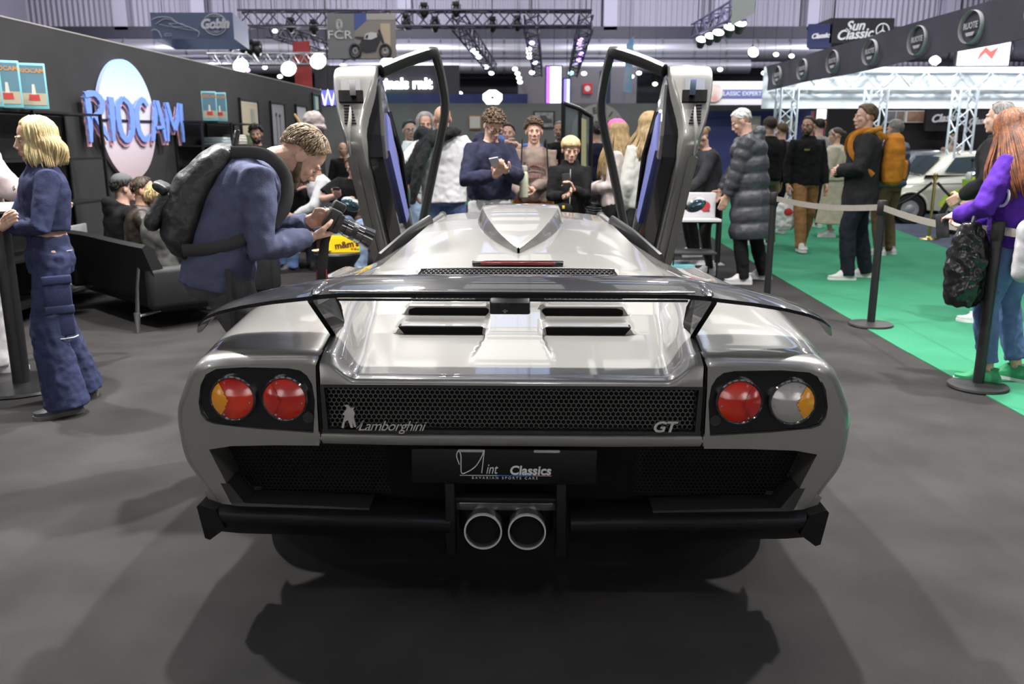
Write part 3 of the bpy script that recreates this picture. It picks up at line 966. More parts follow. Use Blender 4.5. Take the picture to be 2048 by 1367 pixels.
def add_hand(mb, w0, d, n_, side, curl, k, point=0.0):
    d = Vector(d).normalized(); n_ = Vector(n_); n_ = (n_ - d * n_.dot(d)).normalized()
    wv_ = d.cross(n_) * side
    w0 = Vector(w0)
    # palm
    for i in range(4):
        off = (-.030 + i * .020) * k
        mb.tube([w0 + wv_ * off * .5 - d * .02 * k, w0 + wv_ * off * .9 + d * .05 * k, w0 + wv_ * off + d * .088 * k], [.017 * k, .015 * k, .0125 * k], 8)
    lens = [.062, .074, .080, .072]
    for i in range(4):
        off = (-.030 + i * .020) * k
        p = w0 + wv_ * off + d * .086 * k
        L = lens[i] * k
        a = 0
        pts = [p - d * .01 * k]
        c = curl if not (point and i == 3) else curl * .2
        for seg, fr in ((.45, .9), (.32, 1.1), (.23, .8)):
            a += c * fr
            p = p + (d * math.cos(a) + n_ * math.sin(a)) * (L * seg)
            pts.append(p)
        mb.tube(pts, [.0105 * k, .0098 * k, .009 * k, .0075 * k], 8)
    t0 = w0 + wv_ * .024 * k + d * .02 * k + n_ * .006 * k
    t1 = t0 + (wv_ * .75 + d * .55 + n_ * .35).normalized() * .042 * k
    t2 = t1 + (wv_ * .15 + d * .85 + n_ * (.3 + curl * .5)).normalized() * .034 * k
    t3 = t2 + (d * .8 + n_ * (.4 + curl * .6) - wv_ * .1).normalized() * .025 * k
    mb.tube([t0, t1, t2, t3], [.016 * k, .0125 * k, .011 * k, .0085 * k], 8)

def cap_grid(mb, c, r, hl, grow, nz=36, ne=9, jit=0, rnd=None):
    """scalp cap; hl(az) lowest elevation at azimuth (0 = face)"""
    rows = []
    for i in range(ne + 1):
        row = []
        for k in range(nz):
            az = 2 * PI * k / nz
            lo = hl(az)
            el = PI / 2 - (PI / 2 - lo) * i / ne
            g_ = 1 + grow * (1 - (i / ne) ** 3) + (rnd.uniform(-jit, jit) if rnd and 0 < i < ne else 0)
            if i == ne: g_ = .97
            row.append((c[0] + r[0] * g_ * math.cos(el) * math.sin(az), c[1] + r[1] * g_ * math.cos(el) * math.cos(az), c[2] + r[2] * g_ * math.sin(el)))
        rows.append(row)
    mb.loft(rows, True, False)
def smooth_lerp(x, xs, ys):
    return float(np.interp(x, xs, ys))
def hairline(front=38, side=2, back=-42):
    def f(az):
        a = abs((az + PI) % (2 * PI) - PI)
        return R(smooth_lerp(math.degrees(a), [0, 35, 62, 80, 105, 135, 180], [front, front - 4, 14, side - 6, side - 4, (side + back) / 2 - 6, back]))
    return f
HC, HR = (0, -.012, .035), (.078, .098, .087)
def on_head(az, el, g_=1.0):
    return Vector((HC[0] + HR[0] * g_ * math.cos(el) * math.sin(az), HC[1] + HR[1] * g_ * math.cos(el) * math.cos(az), HC[2] + HR[2] * g_ * math.sin(el)))

def make_hair(style, rnd, lod):
    mb = MB()
    N = {0: 1.0, 1: .6, 2: .35}[lod]
    if style == 'bald': return None
    if style in ('short', 'crop', 'quiff'):
        g_ = {'short': .13, 'crop': .06, 'quiff': .16}[style]
        cap_grid(mb, HC, HR, hairline(40 if style != 'quiff' else 44, -4), g_ * .8, 48, 12, jit=.003, rnd=rnd)
        hl = hairline(42, -4)
        for i in range(int((800 if style != 'crop' else 160) * N)):
            az = rnd.uniform(0, 2 * PI)
            lo = hl(az)
            el = rnd.uniform(lo + .1, PI / 2)
            p = on_head(az, el, 1 + g_ * .55)
            q = on_head(az * .97, max(el - .5, lo), 1 + g_ * 1.0)
            if style == 'quiff' and abs((az + PI) % (2 * PI) - PI) < 1.3 and el > .6:
                q = p + Vector((rnd.uniform(-.014, .014), .020, .020))
            mb.tube([p, (p + q) / 2 + (p - Vector(HC)).normalized() * .005, q], [.003, .0038, .001], 4)
    elif style == 'curly':
        cap_grid(mb, HC, HR, hairline(34, 4, -36), .16, jit=.02, rnd=rnd)
        hl = hairline(30, 4, -36)
        for i in range(int(330 * N)):
            az = rnd.uniform(0, 2 * PI)
            lo = hl(az)
            el = math.asin(rnd.uniform(math.sin(lo), 1))
            p = on_head(az, el, 1.14 + rnd.uniform(0, .16) * (.4 + .6 * max(0, math.sin(el))))
            a = rnd.uniform(0, 2 * PI); r_ = rnd.uniform(.010, .017)
            t_ = Vector((math.cos(a), math.sin(a), rnd.uniform(-.5, .5))).normalized(); b_ = t_.orthogonal().normalized()
            mb.tube([p + (t_ * math.cos(q) + b_ * math.sin(q)) * r_ for q in (0, 1.2, 2.4, 3.6, 4.8)], [.004, .006, .0065, .006, .003], 5)
    elif style in ('bob', 'long', 'longwavy'):
        L = {'bob': .17, 'long': .46, 'longwavy': .36}[style]
        cap_grid(mb, HC, HR, hairline(42, 0, -44), .13, jit=.008, rnd=rnd)
        n_ = int(150 * max(N, .6))
        for i in range(n_):
            az = R(52) + (2 * PI - R(104)) * (i + rnd.random()) / n_
            side = 1 if az < PI else -1
            pts = []
            el0 = rnd.uniform(.9, 1.45)
            g_ = 1.06 + rnd.uniform(0, .08)
            for el in np.linspace(el0, -.25, 5):
                pts.append(on_head(az, el, g_ + (.03 if el < .3 else 0)))
            l = L * rnd.uniform(.82, 1.05)
            m = 8
            ph = (az * 3.1) % (2 * PI) + rnd.uniform(-.5, .5)
            for j in range(1, m + 1):
                t = j / m
                wv_ = (.013 if style in ('bob', 'longwavy') else .004) * math.sin(ph + t * (5.5 if style == 'bob' else 9))
                o = pts[4].copy() - Vector(HC); o.z = 0
                o = o.normalized() if o.length > 1e-4 else Vector((0, -1, 0))
                pts.append(pts[4] + Vector((0, 0, -l * t)) + o * (wv_ + (.022 * math.sin(PI * t) if style == 'bob' else .085 * min(1, t * 1.7))) + Vector((0, (.06 if math.cos(az) > .15 else -.02) * t, 0)) * (1 if style != 'bob' else 0))
            mb.tube(pts, [.005, .008, .0095, .010, .010] + [.0098 * (1 - .55 * j / m) for j in range(1, m + 1)], 5)
    elif style == 'bun':
        cap_grid(mb, HC, HR, hairline(40, 2, -40), .05, jit=.004, rnd=rnd)
        mb.ell((0, -.12, .03), (.04, .035, .04))
        for s in (-1, 1):
            mb.tube([(s * .05, .08, .06), (s * .072, .04, .02), (s * .076, .0, -.02)], [.006, .008, .004], 6)
    elif style == 'fringe':
        cap_grid(mb, HC, HR, hairline(20, -8, -44), .15, jit=.006, rnd=rnd)
        for i in range(int(150 * N)):
            az = rnd.uniform(0, 2 * PI)
            p = on_head(az, rnd.uniform(.9, 1.4), 1.14)
            a = abs((az + PI) % (2 * PI) - PI)
            lo = R(smooth_lerp(math.degrees(a), [0, 50, 80, 180], [12, 8, -14, -46]))
            pts = [p, on_head(az, .6, 1.17), on_head(az, .3 + lo * .3, 1.16), on_head(az, lo, 1.12)]
            mb.tube(pts, [.006, .010, .010, .003], 5)
    return mb

def person(name, label, x, y, yaw, H=1.75, lod=1, skin='fair', female=False, pelvis=None, lean=0, side=0, twist=0, nod=0, turn=0, roll=0,
           hands=(None, None), hdir=(None, None), hnorm=(None, None), curl=(.35, .35), elbow=(None, None), feet=None, knee=None, toe=(8, -8),
           hair='short', hcol='brown', beard=None, beard_k=1.0, glasses=False, top=None, bottom=None, shoes=((0.6, 0.6, 0.6), (0.7, 0.7, 0.7)),
           build=1.0, face=True, group=None, legskin=False, mouth=True, neck_a=None, seed=1, z=0.0, headk=1.0, bodyless_legs=False):
    rnd = random.Random(seed)
    K = H / 1.75
    root = empty(name, label, 'person', (x, y, z), R(yaw), group)
    sk = SKIN[skin]
    sw = .158 if female else .178
    pel = Vector(pelvis) if pelvis else Vector((0, 0, .95))
    def sd(a, b): return Vector((math.sin(b), math.sin(a) * math.cos(b), math.cos(a) * math.cos(b)))
    L, S = R(lean), R(side)
    d1, d2 = sd(L * .45, S * .5), sd(L, S)
    p1 = pel + d1 * .22
    p2 = p1 + d2 * .30
    rt = Vector((math.cos(R(twist)), math.sin(R(twist)), 0))
    def spine(t):
        return pel + d1 * t if t < .22 else p1 + d2 * (t - .22)
    def fwd(t):
        d = d1 if t < .1 else (d2 if t > .3 else (d1 + d2).normalized())
        a = rt if t > .15 else Vector((1, 0, 0)).lerp(rt, max(0, t / .15))
        a = (a - d * a.dot(d)).normalized()
        return a, d.cross(a)
    def ringat(t, hw, dp, oy=0, n_=20):
        c = spine(t); a, f_ = fwd(t)
        return [c + a * (hw * math.copysign(abs(math.cos(q)) ** .85, math.cos(q))) + f_ * (dp * math.copysign(abs(math.sin(q)) ** .9, math.sin(q)) + oy) for q in [2 * PI * k / n_ for k in range(n_)]]
    B = build
    TOR = [(-.10, .135, .10), (-.03, .165, .122), (.06, .158, .118), (.16, .128 if female else .142, .100), (.26, .145 if female else .155, .112), (.36, .158 if female else .172, .120), (.42, sw * .97, .108), (.455, sw * .80, .092), (.485, sw * .56, .075), (.51, .075, .065), (.53, .066, .06)]
    TOR = [(t, hw * B, dp * B) for t, hw, dp in TOR]
    nb = spine(.50)
    nd = sd(R(neck_a) if neck_a else L * .55 + R(nod) * .45, S * .6)
    hc = nb + nd * .155 + Vector((0, .0, 0))
    HM = rotm(R(turn), R(nod), R(roll))
    hc = hc + HM @ Vector((0, .018, .0))
    shl = [spine(.44) + fwd(.44)[0] * (sw * .96 * s) for s in (-1, 1)]
    # arms
    J = {'pel': pel, 'nb': nb, 'hc': hc, 'spine': spine, 'fwd': fwd, 'HM': HM, 'K': K}
    arms = []
    for i, s in enumerate((-1, 1)):
        tg = hands[i]
        if tg is None:
            tg = shl[i] + Vector((s * .07, .05, -.535))
        hint = elbow[i] or (s * .6, -1, -.2)
        e, wr = ik(shl[i], tg, .29, .26, hint)
        dd = Vector(hdir[i]).normalized() if hdir[i] else (wr - e).normalized()
        nn = Vector(hnorm[i]) if hnorm[i] else Vector((-s, .15, 0))
        arms.append((shl[i], e, wr, dd, nn))
    J['arms'] = arms
    # legs
    legs = []
    for i, s in enumerate((-1, 1)):
        hp = pel + Vector((s * .088, 0, -.02))
        ft = Vector(feet[i]) if feet and feet[i] is not None else Vector((s * .11, 0, 0))
        ank = ft + Vector((0, -.02, .085))
        kn, ank2 = ik(hp, ank, .43, .43, (knee[i] if knee and knee[i] else (s * .08, 1, 0)))
        legs.append((hp, kn, ank2, R(toe[i])))
    J['legs'] = legs
    vh = (.0050, .0065, .010)[lod]
    vc = (.0095, .013, .018)[lod]
    vhand = (.0045, .0055, .008)[lod]
    meshes = []
    # head + neck + upper chest
    mb = MB()
    hk = headk
    def hp_(p): return hc + HM @ (Vector(p) * hk)
    def he(c, r): mb.ell(hp_(c), tuple(q * hk for q in r), HM, 16, 11)
    he((0, -.012, .035), (.076, .096, .085)); he((0, .022, -.028), (.061, .068, .084)); he((0, .030, -.074), (.047 if not female else .042, .052, .043)); he((0, .070, -.098), (.022, .02, .018))
    for s in (-1, 1):
        he((s * .036, .060, -.022), (.024, .024, .024)); he((s * .078, -.004, -.004), (.011, .021, .032)); he((s * .013, .096, -.037), (.010, .011, .009))
        he((s * .030, .079, .021), (.021, .014, .010))
    mb.tube([hp_((0, .080, .022)), hp_((0, .096, -.008)), hp_((0, .110, -.033))], [.010 * hk, .010 * hk, .0125 * hk], 8)
    he((0, .082, -.064), (.027, .018, .019))
    neck = .056 if not female else .047
    mb.tube([hp_((0, -.025, -.035)), nb + nd * .06, spine(.47), spine(.40)], [neck * hk, neck, neck * 1.25, .09], 14)
    meshes.append(voxel(mb, vh * hk, sk, 3))
    # forearms + hands
    sl = (top or {}).get('sleeve', 'long')
    for i, s in enumerate((-1, 1)):
        sh, e, wr, dd, nn = arms[i]
        mb = MB()
        if sl in ('short', 'none'):
            mb.tube([sh, sh.lerp(e, .5), e, e.lerp(wr, .3), wr], [.052 * B, .047 * B, .040 * B, .040 * B, .027], 12)
        else:
            mb.tube([e.lerp(wr, .5), wr], [.032, .026], 10)
        mb.ell(wr, (.026, .026, .026))
        add_hand(mb, wr, dd, nn, s, curl[i], 1.0 if not female else .92)
        meshes.append(voxel(mb, vhand if sl == 'long' else vhand * 1.3, sk, 2))
    # hidden torso so that the body is whole, bare midriff included
    mb = MB()
    mb.loft([ringat(t, hw * .93, dp * .93) for t, hw, dp in TOR], True, True)
    if not bodyless_legs:
        for hp, kn, an, tw in legs:
            mb.tube([hp + Vector((0, 0, .04)), hp.lerp(kn, .45), kn, kn.lerp(an, .35), an], [.080, .070, .050, .050, .036] if not legskin else [.085, .075, .054, .056, .040], 12)
    meshes.append(voxel(mb, .016 if not legskin else .012, sk, 2))
    Sc = Matrix.Scale(K, 4)
    def put(nm, me, par=root, **k_):
        me.transform(Sc)
        return mkobj(nm, me, par, **k_)
    body = put('body', join_meshes(meshes, [sk]))
    # face details
    if face:
        for s in (-1, 1):
            m_ = MB()
            m_.ell(hp_((s * .031, .0725, -.001)), tuple(q * hk for q in (.0115, .0118, .0062)), HM, 14, 9)
            ey = put('eye', m_.mesh('eye', EYEW, 180), body)
            m_ = MB().ell(hp_((s * .031, .0815, -.002)), tuple(q * hk for q in (.0066, .0045, .0058)), HM, 10, 7)
            put('iris', m_.mesh('iris', IRIS, 180), body)
            m_ = MB().tube([hp_((s * .013, .0935, .022)), hp_((s * .030, .0905, .028)), hp_((s * .048, .078, .024))], [.0024 * hk, .0034 * hk, .0015 * hk], 6)
            put('eyebrow', m_.mesh('brow', HAIR[hcol if hcol not in ('white',) else 'grey'], 180), body)
        if mouth:
            m_ = MB().ell(hp_((0, .0965, -.060)), tuple(q * hk for q in (.021, .006, .0045)), HM, 12, 7)
            m_.ell(hp_((0, .0960, -.0685)), tuple(q * hk for q in (.018, .007, .0055)), HM, 12, 7)
            put('lips', m_.mesh('lips', LIP, 180), body)
    hmb = make_hair(hair, rnd, lod)
    hm = HAIR[hcol]
    if hmb:
        M4 = HM.to_4x4(); M4 = Matrix.Translation(hc) @ M4 @ Matrix.Scale(hk, 4)
        put('hair', hmb.xf(M4).mesh('hair', hm, 180))
    if beard:
        m_ = MB()
        bk = beard_k
        m_.ell(hp_((0, .030, -.080)), tuple(q * hk for q in (.052 * bk, .060 * bk, .045)), HM)
        m_.ell(hp_((0, .066, -.100)), tuple(q * hk for q in (.030, .028, .022)), HM)
        m_.tube([hp_((-.030, .090, -.072)), hp_((-.018, .099, -.051)), hp_((0, .102, -.048)), hp_((.018, .099, -.051)), hp_((.030, .090, -.072))], [.007 * hk] * 5, 6)
        for s in (-1, 1):
            m_.tube([hp_((s * .066, .012, -.02)), hp_((s * .056, .036, -.06)), hp_((s * .035, .066, -.088))], [.012 * hk, .016 * hk, .016 * hk], 8)
        put('beard', voxel(m_, vh * 1.1, HAIR[beard], 2, fold=(.012, .006)))
    if glasses:
        m_ = MB()
        for s in (-1, 1):
            c = Vector((s * .032, .098, .0))
            m_.tube([hp_(c + Vector((.024 * math.cos(a), 0, .019 * math.sin(a)))) for a in np.linspace(0, 2 * PI, 15)], .0024 * hk, 5)
            m_.tube([hp_((s * .055, .094, .005)), hp_((s * .078, .03, .008)), hp_((s * .080, -.01, .002))], .0024 * hk, 5)
        m_.tube([hp_((-.010, .104, .004)), hp_((.010, .104, .004))], .0024 * hk, 5)
        put('glasses', m_.mesh('glasses', GLOSSB, 180))
    # trousers
    bt = bottom or {}
    bm_ = bt.get('mat') or fabric('cloth_%s' % name, (0.05, 0.06, 0.1))
    fit = bt.get('fit', .012); flare = bt.get('flare', 0); blen = bt.get('len', 1.0)
    if bt.get('type', 'trousers') == 'trousers':
        mb = MB()
        mb.loft([ringat(t, hw + fit, dp + fit) for t, hw, dp in [(-.12, .12 * B, .10 * B)] + [(-.03, TOR[1][1] - fit * .35, TOR[1][2] - fit * .35), (.06, TOR[2][1] - fit - .006, TOR[2][2] - fit - .006), (.11, TOR[2][1] * .92 - fit, TOR[2][2] * .92 - fit)]], True, True)
        for i, (hp, kn, an, tw) in enumerate(legs):
            end = an + Vector((0, 0, -.035)) if blen == 1 else (kn.lerp(an, (blen - .5) * 2))
            r = [.092 * B, .082 * B, .062, .060, .05]
            mb.tube([hp + Vector((0, 0, .02)), hp.lerp(kn, .4), kn, kn.lerp(end, .45), kn.lerp(end, .8), end], [r[0] + fit * .5, r[1] + fit, r[2] + fit + flare * .25, r[3] + fit + flare * .5, r[4] + fit + flare * .85, r[4] + fit + flare], 14)
        put('trousers', voxel(mb, vc, bm_, 3, fold=(bt.get('fs', .055), bt.get('fold', .022) * .6)))
    elif bt['type'] == 'skirt':
        mb = MB()
        zb = bt.get('hem', .5)
        top_r = ringat(.12, TOR[3][1] + fit, TOR[3][2] + fit, n_=28)
        rows = [top_r, ringat(.0, TOR[1][1] + fit + .01, TOR[1][2] + fit + .01, n_=28)]
        for q in (.5, 1.0):
            zz = pel.z + (zb - pel.z) * q
            rows.append([Vector((pel.x + math.cos(a) * (.17 + flare * q) * (1 + .06 * q * math.sin(7 * a)), pel.y + math.sin(a) * (.135 + flare * q) * (1 + .06 * q * math.sin(7 * a)), zz)) for a in [2 * PI * k / 28 for k in range(28)]])
        mb.loft(rows, True, True)
        put('skirt', voxel(mb, vc, bm_, 3, fold=(.07, .015)))
    if legskin:
        mb = MB()
        for hp, kn, an, tw in legs:
            mb.tube([hp, hp.lerp(kn, .45), kn, kn.lerp(an, .35), an], [.088, .077, .056, .058, .042], 12)
        put('tights', voxel(mb, vc, mat('sheer_tights', (0.02, 0.014, 0.012), .6), 2))
    # shoes
    if shoes:
        sm = mat('shoe_%s' % name + str(seed), shoes[0], .55, noise=(18, tuple(c * .8 for c in shoes[0])))
        so = mat('sole_%.2f_%.2f_%.2f' % shoes[1], shoes[1], .6)
        for i, (hp, kn, an, tw) in enumerate(legs):
            fz = (an.z - .085)
            pitch = 0 if len(toe) < 3 else toe[2 + i]
            Mx = Matrix.Translation((an.x, an.y, fz)) @ Matrix.Rotation(tw, 4, 'Z') @ Matrix.Translation((0, 0, .08)) @ Matrix.Rotation(R(pitch), 4, 'X') @ Matrix.Translation((0, 0, -.08))
            outl = [(0, -.085), (.032, -.075), (.040, -.03), (.038, .03), (.046, .09), (.045, .14), (.030, .18), (0, .192), (-.030, .18), (-.043, .14), (-.044, .09), (-.036, .03), (-.038, -.03), (-.032, -.075)]
            m_ = MB()
            rows = []
            for sc_, zz in ((1.0, .022), (1.0, .045), (.93, .065), (.80, .082)):
                rows.append([(a * sc_, b * (sc_ if b < 0 else sc_ * (1 if zz < .05 else (.95 if zz < .07 else .78))), zz - (.02 if (b > .12 and zz > .05) else 0)) for a, b in outl])
            rows.append([(a * .72, (b * .5 - .018), .10) for a, b in outl])
            rows.append([(a * .70, (b * .42 - .03), .115) for a, b in outl])
            m_.loft(rows, True, True).xf(Mx)
            shoe = put('shoe', m_.mesh('shoe', sm, 60))
            s_ = MB().loft([[(a * 1.05, b * 1.03, zz) for a, b in outl] for zz in (0, .026)], True, True).xf(Mx)
            put('sole', s_.mesh('sole', so, 40), shoe)
    # top garment
    tp = top or {}
    if tp:
        tm = tp.get('mat'); th = tp.get('th', .018); hem = tp.get('hem', -.06); q = tp.get('quilt', 0)
        mb = MB()
        rows = []
        ts = [hem] + [t for t, _, _ in TOR if t > hem + .02 and t < .5]
        TX, TW, TD = [a[0] for a in TOR], [a[1] for a in TOR], [a[2] for a in TOR]
        if q:
            ts = sorted(set(ts + list(np.arange(hem, .46, q / 4))))
        for t in ts:
            hw, dp = np.interp(t, TX, TW), np.interp(t, TX, TD)
            ex = th
            if hw < .16 * B and t < .3 and tp.get('loose', 0): hw += (.165 * B - hw) * tp['loose']
            if t < -.06: hw, dp = .172 * B + tp.get('aline', 0) * (-.06 - t), .128 * B + tp.get('aline', 0) * (-.06 - t)
            if q: ex = th * (.72 + .38 * abs(math.sin(PI * (t - hem) / q)))
            if t == hem and not tp.get('open'): ex = th * .85
            if dp < .115 * B and t < .3 and tp.get('loose', 0): dp += (.118 * B - dp) * tp['loose']
            rows.append(ringat(t, hw + ex, dp + ex))
        cz = tp.get('collar', .505)
        rows.append(ringat(cz, .085 + th * .6, .072 + th * .5))
        if tp.get('stand'):
            a, f_ = fwd(.5)
            rows.append([p + nd * tp['stand'] for p in ringat(cz, .078 + th * .4, .07 + th * .4)])
        mb.loft(rows, True, True)
        for i, s in enumerate((-1, 1)):
            sh, e, wr, dd, nn = arms[i]
            r = [.066 * B, .058 * B, .050, .045, .034]
            if sl == 'long':
                pts = [spine(.425) + fwd(.44)[0] * (s * sw * .5), sh, sh.lerp(e, .5), e, e.lerp(wr, .5), e.lerp(wr, .93)]
                rr = [.066 * B + th * .3, r[0] * .95 + th * .45, r[1] * .95 + th * .55, r[2] + th * .6, r[3] + th * .6, r[4] + th * tp.get('cuff', .4)]
                if q:
                    P2, R2 = [], []
                    for a_ in range(len(pts) - 1):
                        for b_ in range(6):
                            u = b_ / 6
                            P2.append(pts[a_].lerp(pts[a_ + 1], u)); R2.append((rr[a_] * (1 - u) + rr[a_ + 1] * u) * (.9 + .14 * abs(math.sin(PI * (a_ * 6 + b_) / 4.5))))
                    pts, rr = P2 + [pts[-1]], R2 + [rr[-1]]
                mb.tube(pts, rr, 14)
            elif sl == 'short':
                end = sh.lerp(e, .78)
                mb.tube([spine(.425) + fwd(.44)[0] * (s * sw * .5), sh, sh.lerp(e, .4), end], [.066 * B + th * .3, r[0] + th * .6, r[1] + th + .014, r[1] + th + .02], 14)
        if tp.get('hood'):
            a, f_ = fwd(.5)
            c = spine(.47)
            pts = [c + a * (.10 * math.cos(w_)) + f_ * (-.03 + .09 * math.sin(w_)) + Vector((0, 0, .035 - .02 * math.sin(w_))) for w_ in np.linspace(R(200), R(340), 9)]
            mb.tube(pts, [.03, .045, .052, .056, .058, .056, .052, .045, .03], 10)
            pts = [c + a * (.085 * math.cos(w_)) + f_ * (.0 + .085 * math.sin(w_)) + Vector((0, 0, .03 - .03 * math.sin(w_))) for w_ in np.linspace(0, 2 * PI, 16)]
            mb.tube(pts, .024, 8)
            mb.ell(c - f_ * .105 + Vector((0, 0, -.015)), (.125 * B, .065, .095))
        tobj = put(tp.get('name', 'sweater'), voxel(mb, vc, tm, 3 if not q else 2, fold=(tp.get('fs', .07), tp.get('fold', .022) * .6)))
        J['top'] = tobj
    J['W'] = Matrix.Translation((x, y, z)) @ Matrix.Rotation(R(yaw), 4, 'Z') @ Sc
    J['root'] = root
    J['put'] = put
    return J

def wp(J, p):
    """local pose point -> hall coordinates"""
    return J['W'] @ Vector(p)

def phone(J, i, label, off=(0, 0, 0), up=(0, .3, 1), facing=None, col=(0.02, 0.02, 0.022)):
    sh, e, wr, dd, nn = J['arms'][i]
    c = wr + dd * .10 + Vector(nn).normalized() * .025 + Vector(off)
    up = Vector(up).normalized()
    n_ = Vector(facing or nn).normalized()
    n_ = (n_ - up * n_.dot(up)).normalized()
    s_ = up.cross(n_)
    Rm = Matrix((s_, n_, up)).transposed()
    o = empty('mobile_phone', label, 'phone', wp(J, c))
    Rw = J['W'].to_3x3().normalized() @ Rm
    MB().rbox((0, 0, 0), (.075, .010, .152), .004, 2, Rw).build('case', mat('phone_%.2f' % col[0], col, .3), o)
    MB().rbox(Rw @ Vector((0, .0052, 0)), (.068, .001, .142), .0004, 1, Rw).build('screen', mat('phone_screen', (0.02, 0.03, 0.05), .08, coat=1), o)
    return o
# ------------------------------------------------------------------ the visitors
def fm(n, c, **k): return fabric('cloth_' + n, c, **k)
def denim(n, c): return mat('denim_' + n, c, .85, noise=(9, tuple(q * 1.5 for q in c), 6), bump=(200, .3), spec=.2)
navy_den = denim('indigo', (0.022, 0.027, 0.062))
mid_den = denim('mid', (0.075, 0.12, 0.24))
pale_den = denim('pale', (0.22, 0.30, 0.43))
dark_den = denim('dark', (0.03, 0.035, 0.055))
grey_den = denim('washed_grey', (0.055, 0.055, 0.055))
blackc = fm('black', (0.012, 0.012, 0.013))
whitec = fm('white', (0.62, 0.62, 0.64), var=.92)

# woman in denim, arms folded
JW = person('person', 'blonde woman with folded arms in cropped denim jacket and wide denim cargo trousers', -2.52, 4.62, 128, 1.61, 0, female=True, lean=-3, nod=8, turn=-4,
    hands=((.0, .18, 1.10), (-.10, .235, 1.13)), hdir=((1, -.4, 0), (-.85, -.3, .45)), hnorm=((0, -1, 0), (.3, -1, 0)), curl=(.3, .25), elbow=((-.8, .1, -1), (.8, .1, -1)),
    feet=((-.17, .05, 0), (.16, -.10, 0)), toe=(5, -12), hair='bob', hcol='blonde', seed=3,
    top=dict(mat=navy_den, th=.016, hem=.135, stand=.03, name='denim_jacket', fold=.02, loose=.5), bottom=dict(mat=navy_den, fit=.018, flare=.062, fold=.03), shoes=((0.05, 0.05, 0.06), (0.1, 0.1, 0.1)))
def stitch(J, pts, m=None, r=.0022, nm='stitching'):
    mb = MB().tube([Vector(p) for p in pts], r, 5)
    return J['put'](nm, mb.mesh('st', m or mat('tan_thread', (0.35, 0.30, 0.28), .7), 180))
stitch(JW, [(-.12, .085, .96), (-.165, .0, .965), (-.13, -.10, .97)], nm='waistband_seam', r=.003)
for zz, xx in ((.74, -.205), (.565, -.20)):
    mb = MB().rbox((xx, .02, zz), (.024, .15, .17), .012, 2)
    J_p = JW['put']('cargo_pocket', mb.mesh('pk', navy_den, 60))
    mb = MB().rbox((xx - .008, .02, zz + .075), (.026, .16, .05), .008, 2)
    JW['put']('pocket_flap', mb.mesh('pf', navy_den, 60))
stitch(JW, [(-.15, .11, .47), (-.20, .08, .47), (-.228, .02, .47), (-.215, -.04, .47), (-.17, -.07, .47)], mat('pale_seam', (0.5, 0.5, 0.5), .7), .004, 'knee_seam')
JW['put']('name_badge', MB().rbox((-.075, .150, 1.335), (.075, .008, .022), .002, 1, Matrix.Rotation(R(12), 3, 'Y')).mesh('nb', mat('badge_cream', (0.55, 0.62, 0.45), .5), 0))

# visitor in a pale hoodie at the table
person('person', 'visitor in pale pink hoodie and white trousers at the standing table', -3.42, 5.45, -55, 1.80, 1, lean=6, hands=((-.12, .42, 1.06), (.10, .42, 1.05)), hair='short', hcol='brown', seed=4,
    top=dict(mat=fm('palepink', (0.62, 0.52, 0.52), var=.92), th=.045, hem=-.13, hood=True, loose=1, fold=.03), bottom=dict(mat=fm('offwhite', (0.55, 0.54, 0.55), var=.9), fit=.03, flare=.02), shoes=((0.65, 0.65, 0.65), (0.7, 0.7, 0.7)), face=False)

# photographer bending over his camera
JP = person('person', 'bearded photographer in blue sweatshirt bending over his camera beside the car', -1.27, 3.72, -72, 1.80, 0, pelvis=(0, -.02, .885), lean=33, nod=52, neck_a=74, turn=0,
    hands=((-.04, .385, 1.08), (.05, .365, 1.02)), hdir=((.25, .75, .2), (-.3, .95, .1)), hnorm=((.9, .1, -.3), (-.2, 0, 1)), curl=(.55, .45), elbow=((-.5, -.6, -1), (.5, -.6, -1)),
    feet=((-.13, -.02, 0), (.13, .06, 0)), hair='short', hcol='midbrown', beard='brown', seed=5, build=1.04,
    top=dict(mat=fm('dustyblue', (0.075, 0.085, 0.145)), th=.026, hem=-.07, loose=.7, fold=.032, fs=.07), bottom=dict(mat=grey_den, fit=.016, flare=.01, fold=.026), shoes=((0.1, 0.1, 0.1), (0.6, 0.6, 0.6)))

# group on the black sofa
def seated(nm_label, x, y, yaw, H=1.72, **k):
    d = dict(pelvis=(0, 0, .54), feet=((-.12, .48, 0), (.12, .50, 0)), lean=6, hands=((-.12, .34, .66), (.12, .34, .66)), elbow=((-1, -.5, -.3), (1, -.5, -.3)), lod=1)
    d.update(k)
    return person('person', nm_label, x, y, yaw, H, **d)
seated('seated blond-haired visitor in grey sweatshirt seen from behind on the black sofa', -2.93, 7.15, -40, 1.66, pelvis=(0, 0, .40), feet=((-.12, .58, 0), (.12, .60, 0)), hair='short', hcol='blonde', seed=6, face=False, lean=-4, nod=5, turn=-20,
    top=dict(mat=fm('greygreen', (0.13, 0.13, 0.12)), th=.03, hem=-.06, loose=.8), bottom=dict(mat=dark_den))
seated('seated man with beard in dark brown leather jacket looking right on the sofa', -3.25, 7.45, -70, 1.74, pelvis=(0, 0, .40), feet=((-.12, .58, 0), (.12, .60, 0)), hair='crop', hcol='darkbrown', beard='brown', skin='tan', seed=7, turn=-10,
    top=dict(mat=mat('brown_leather_jacket', (0.035, 0.026, 0.02), .4, bump=(40, .3)), th=.03, hem=-.06, stand=.03, loose=.6), bottom=dict(mat=blackc))
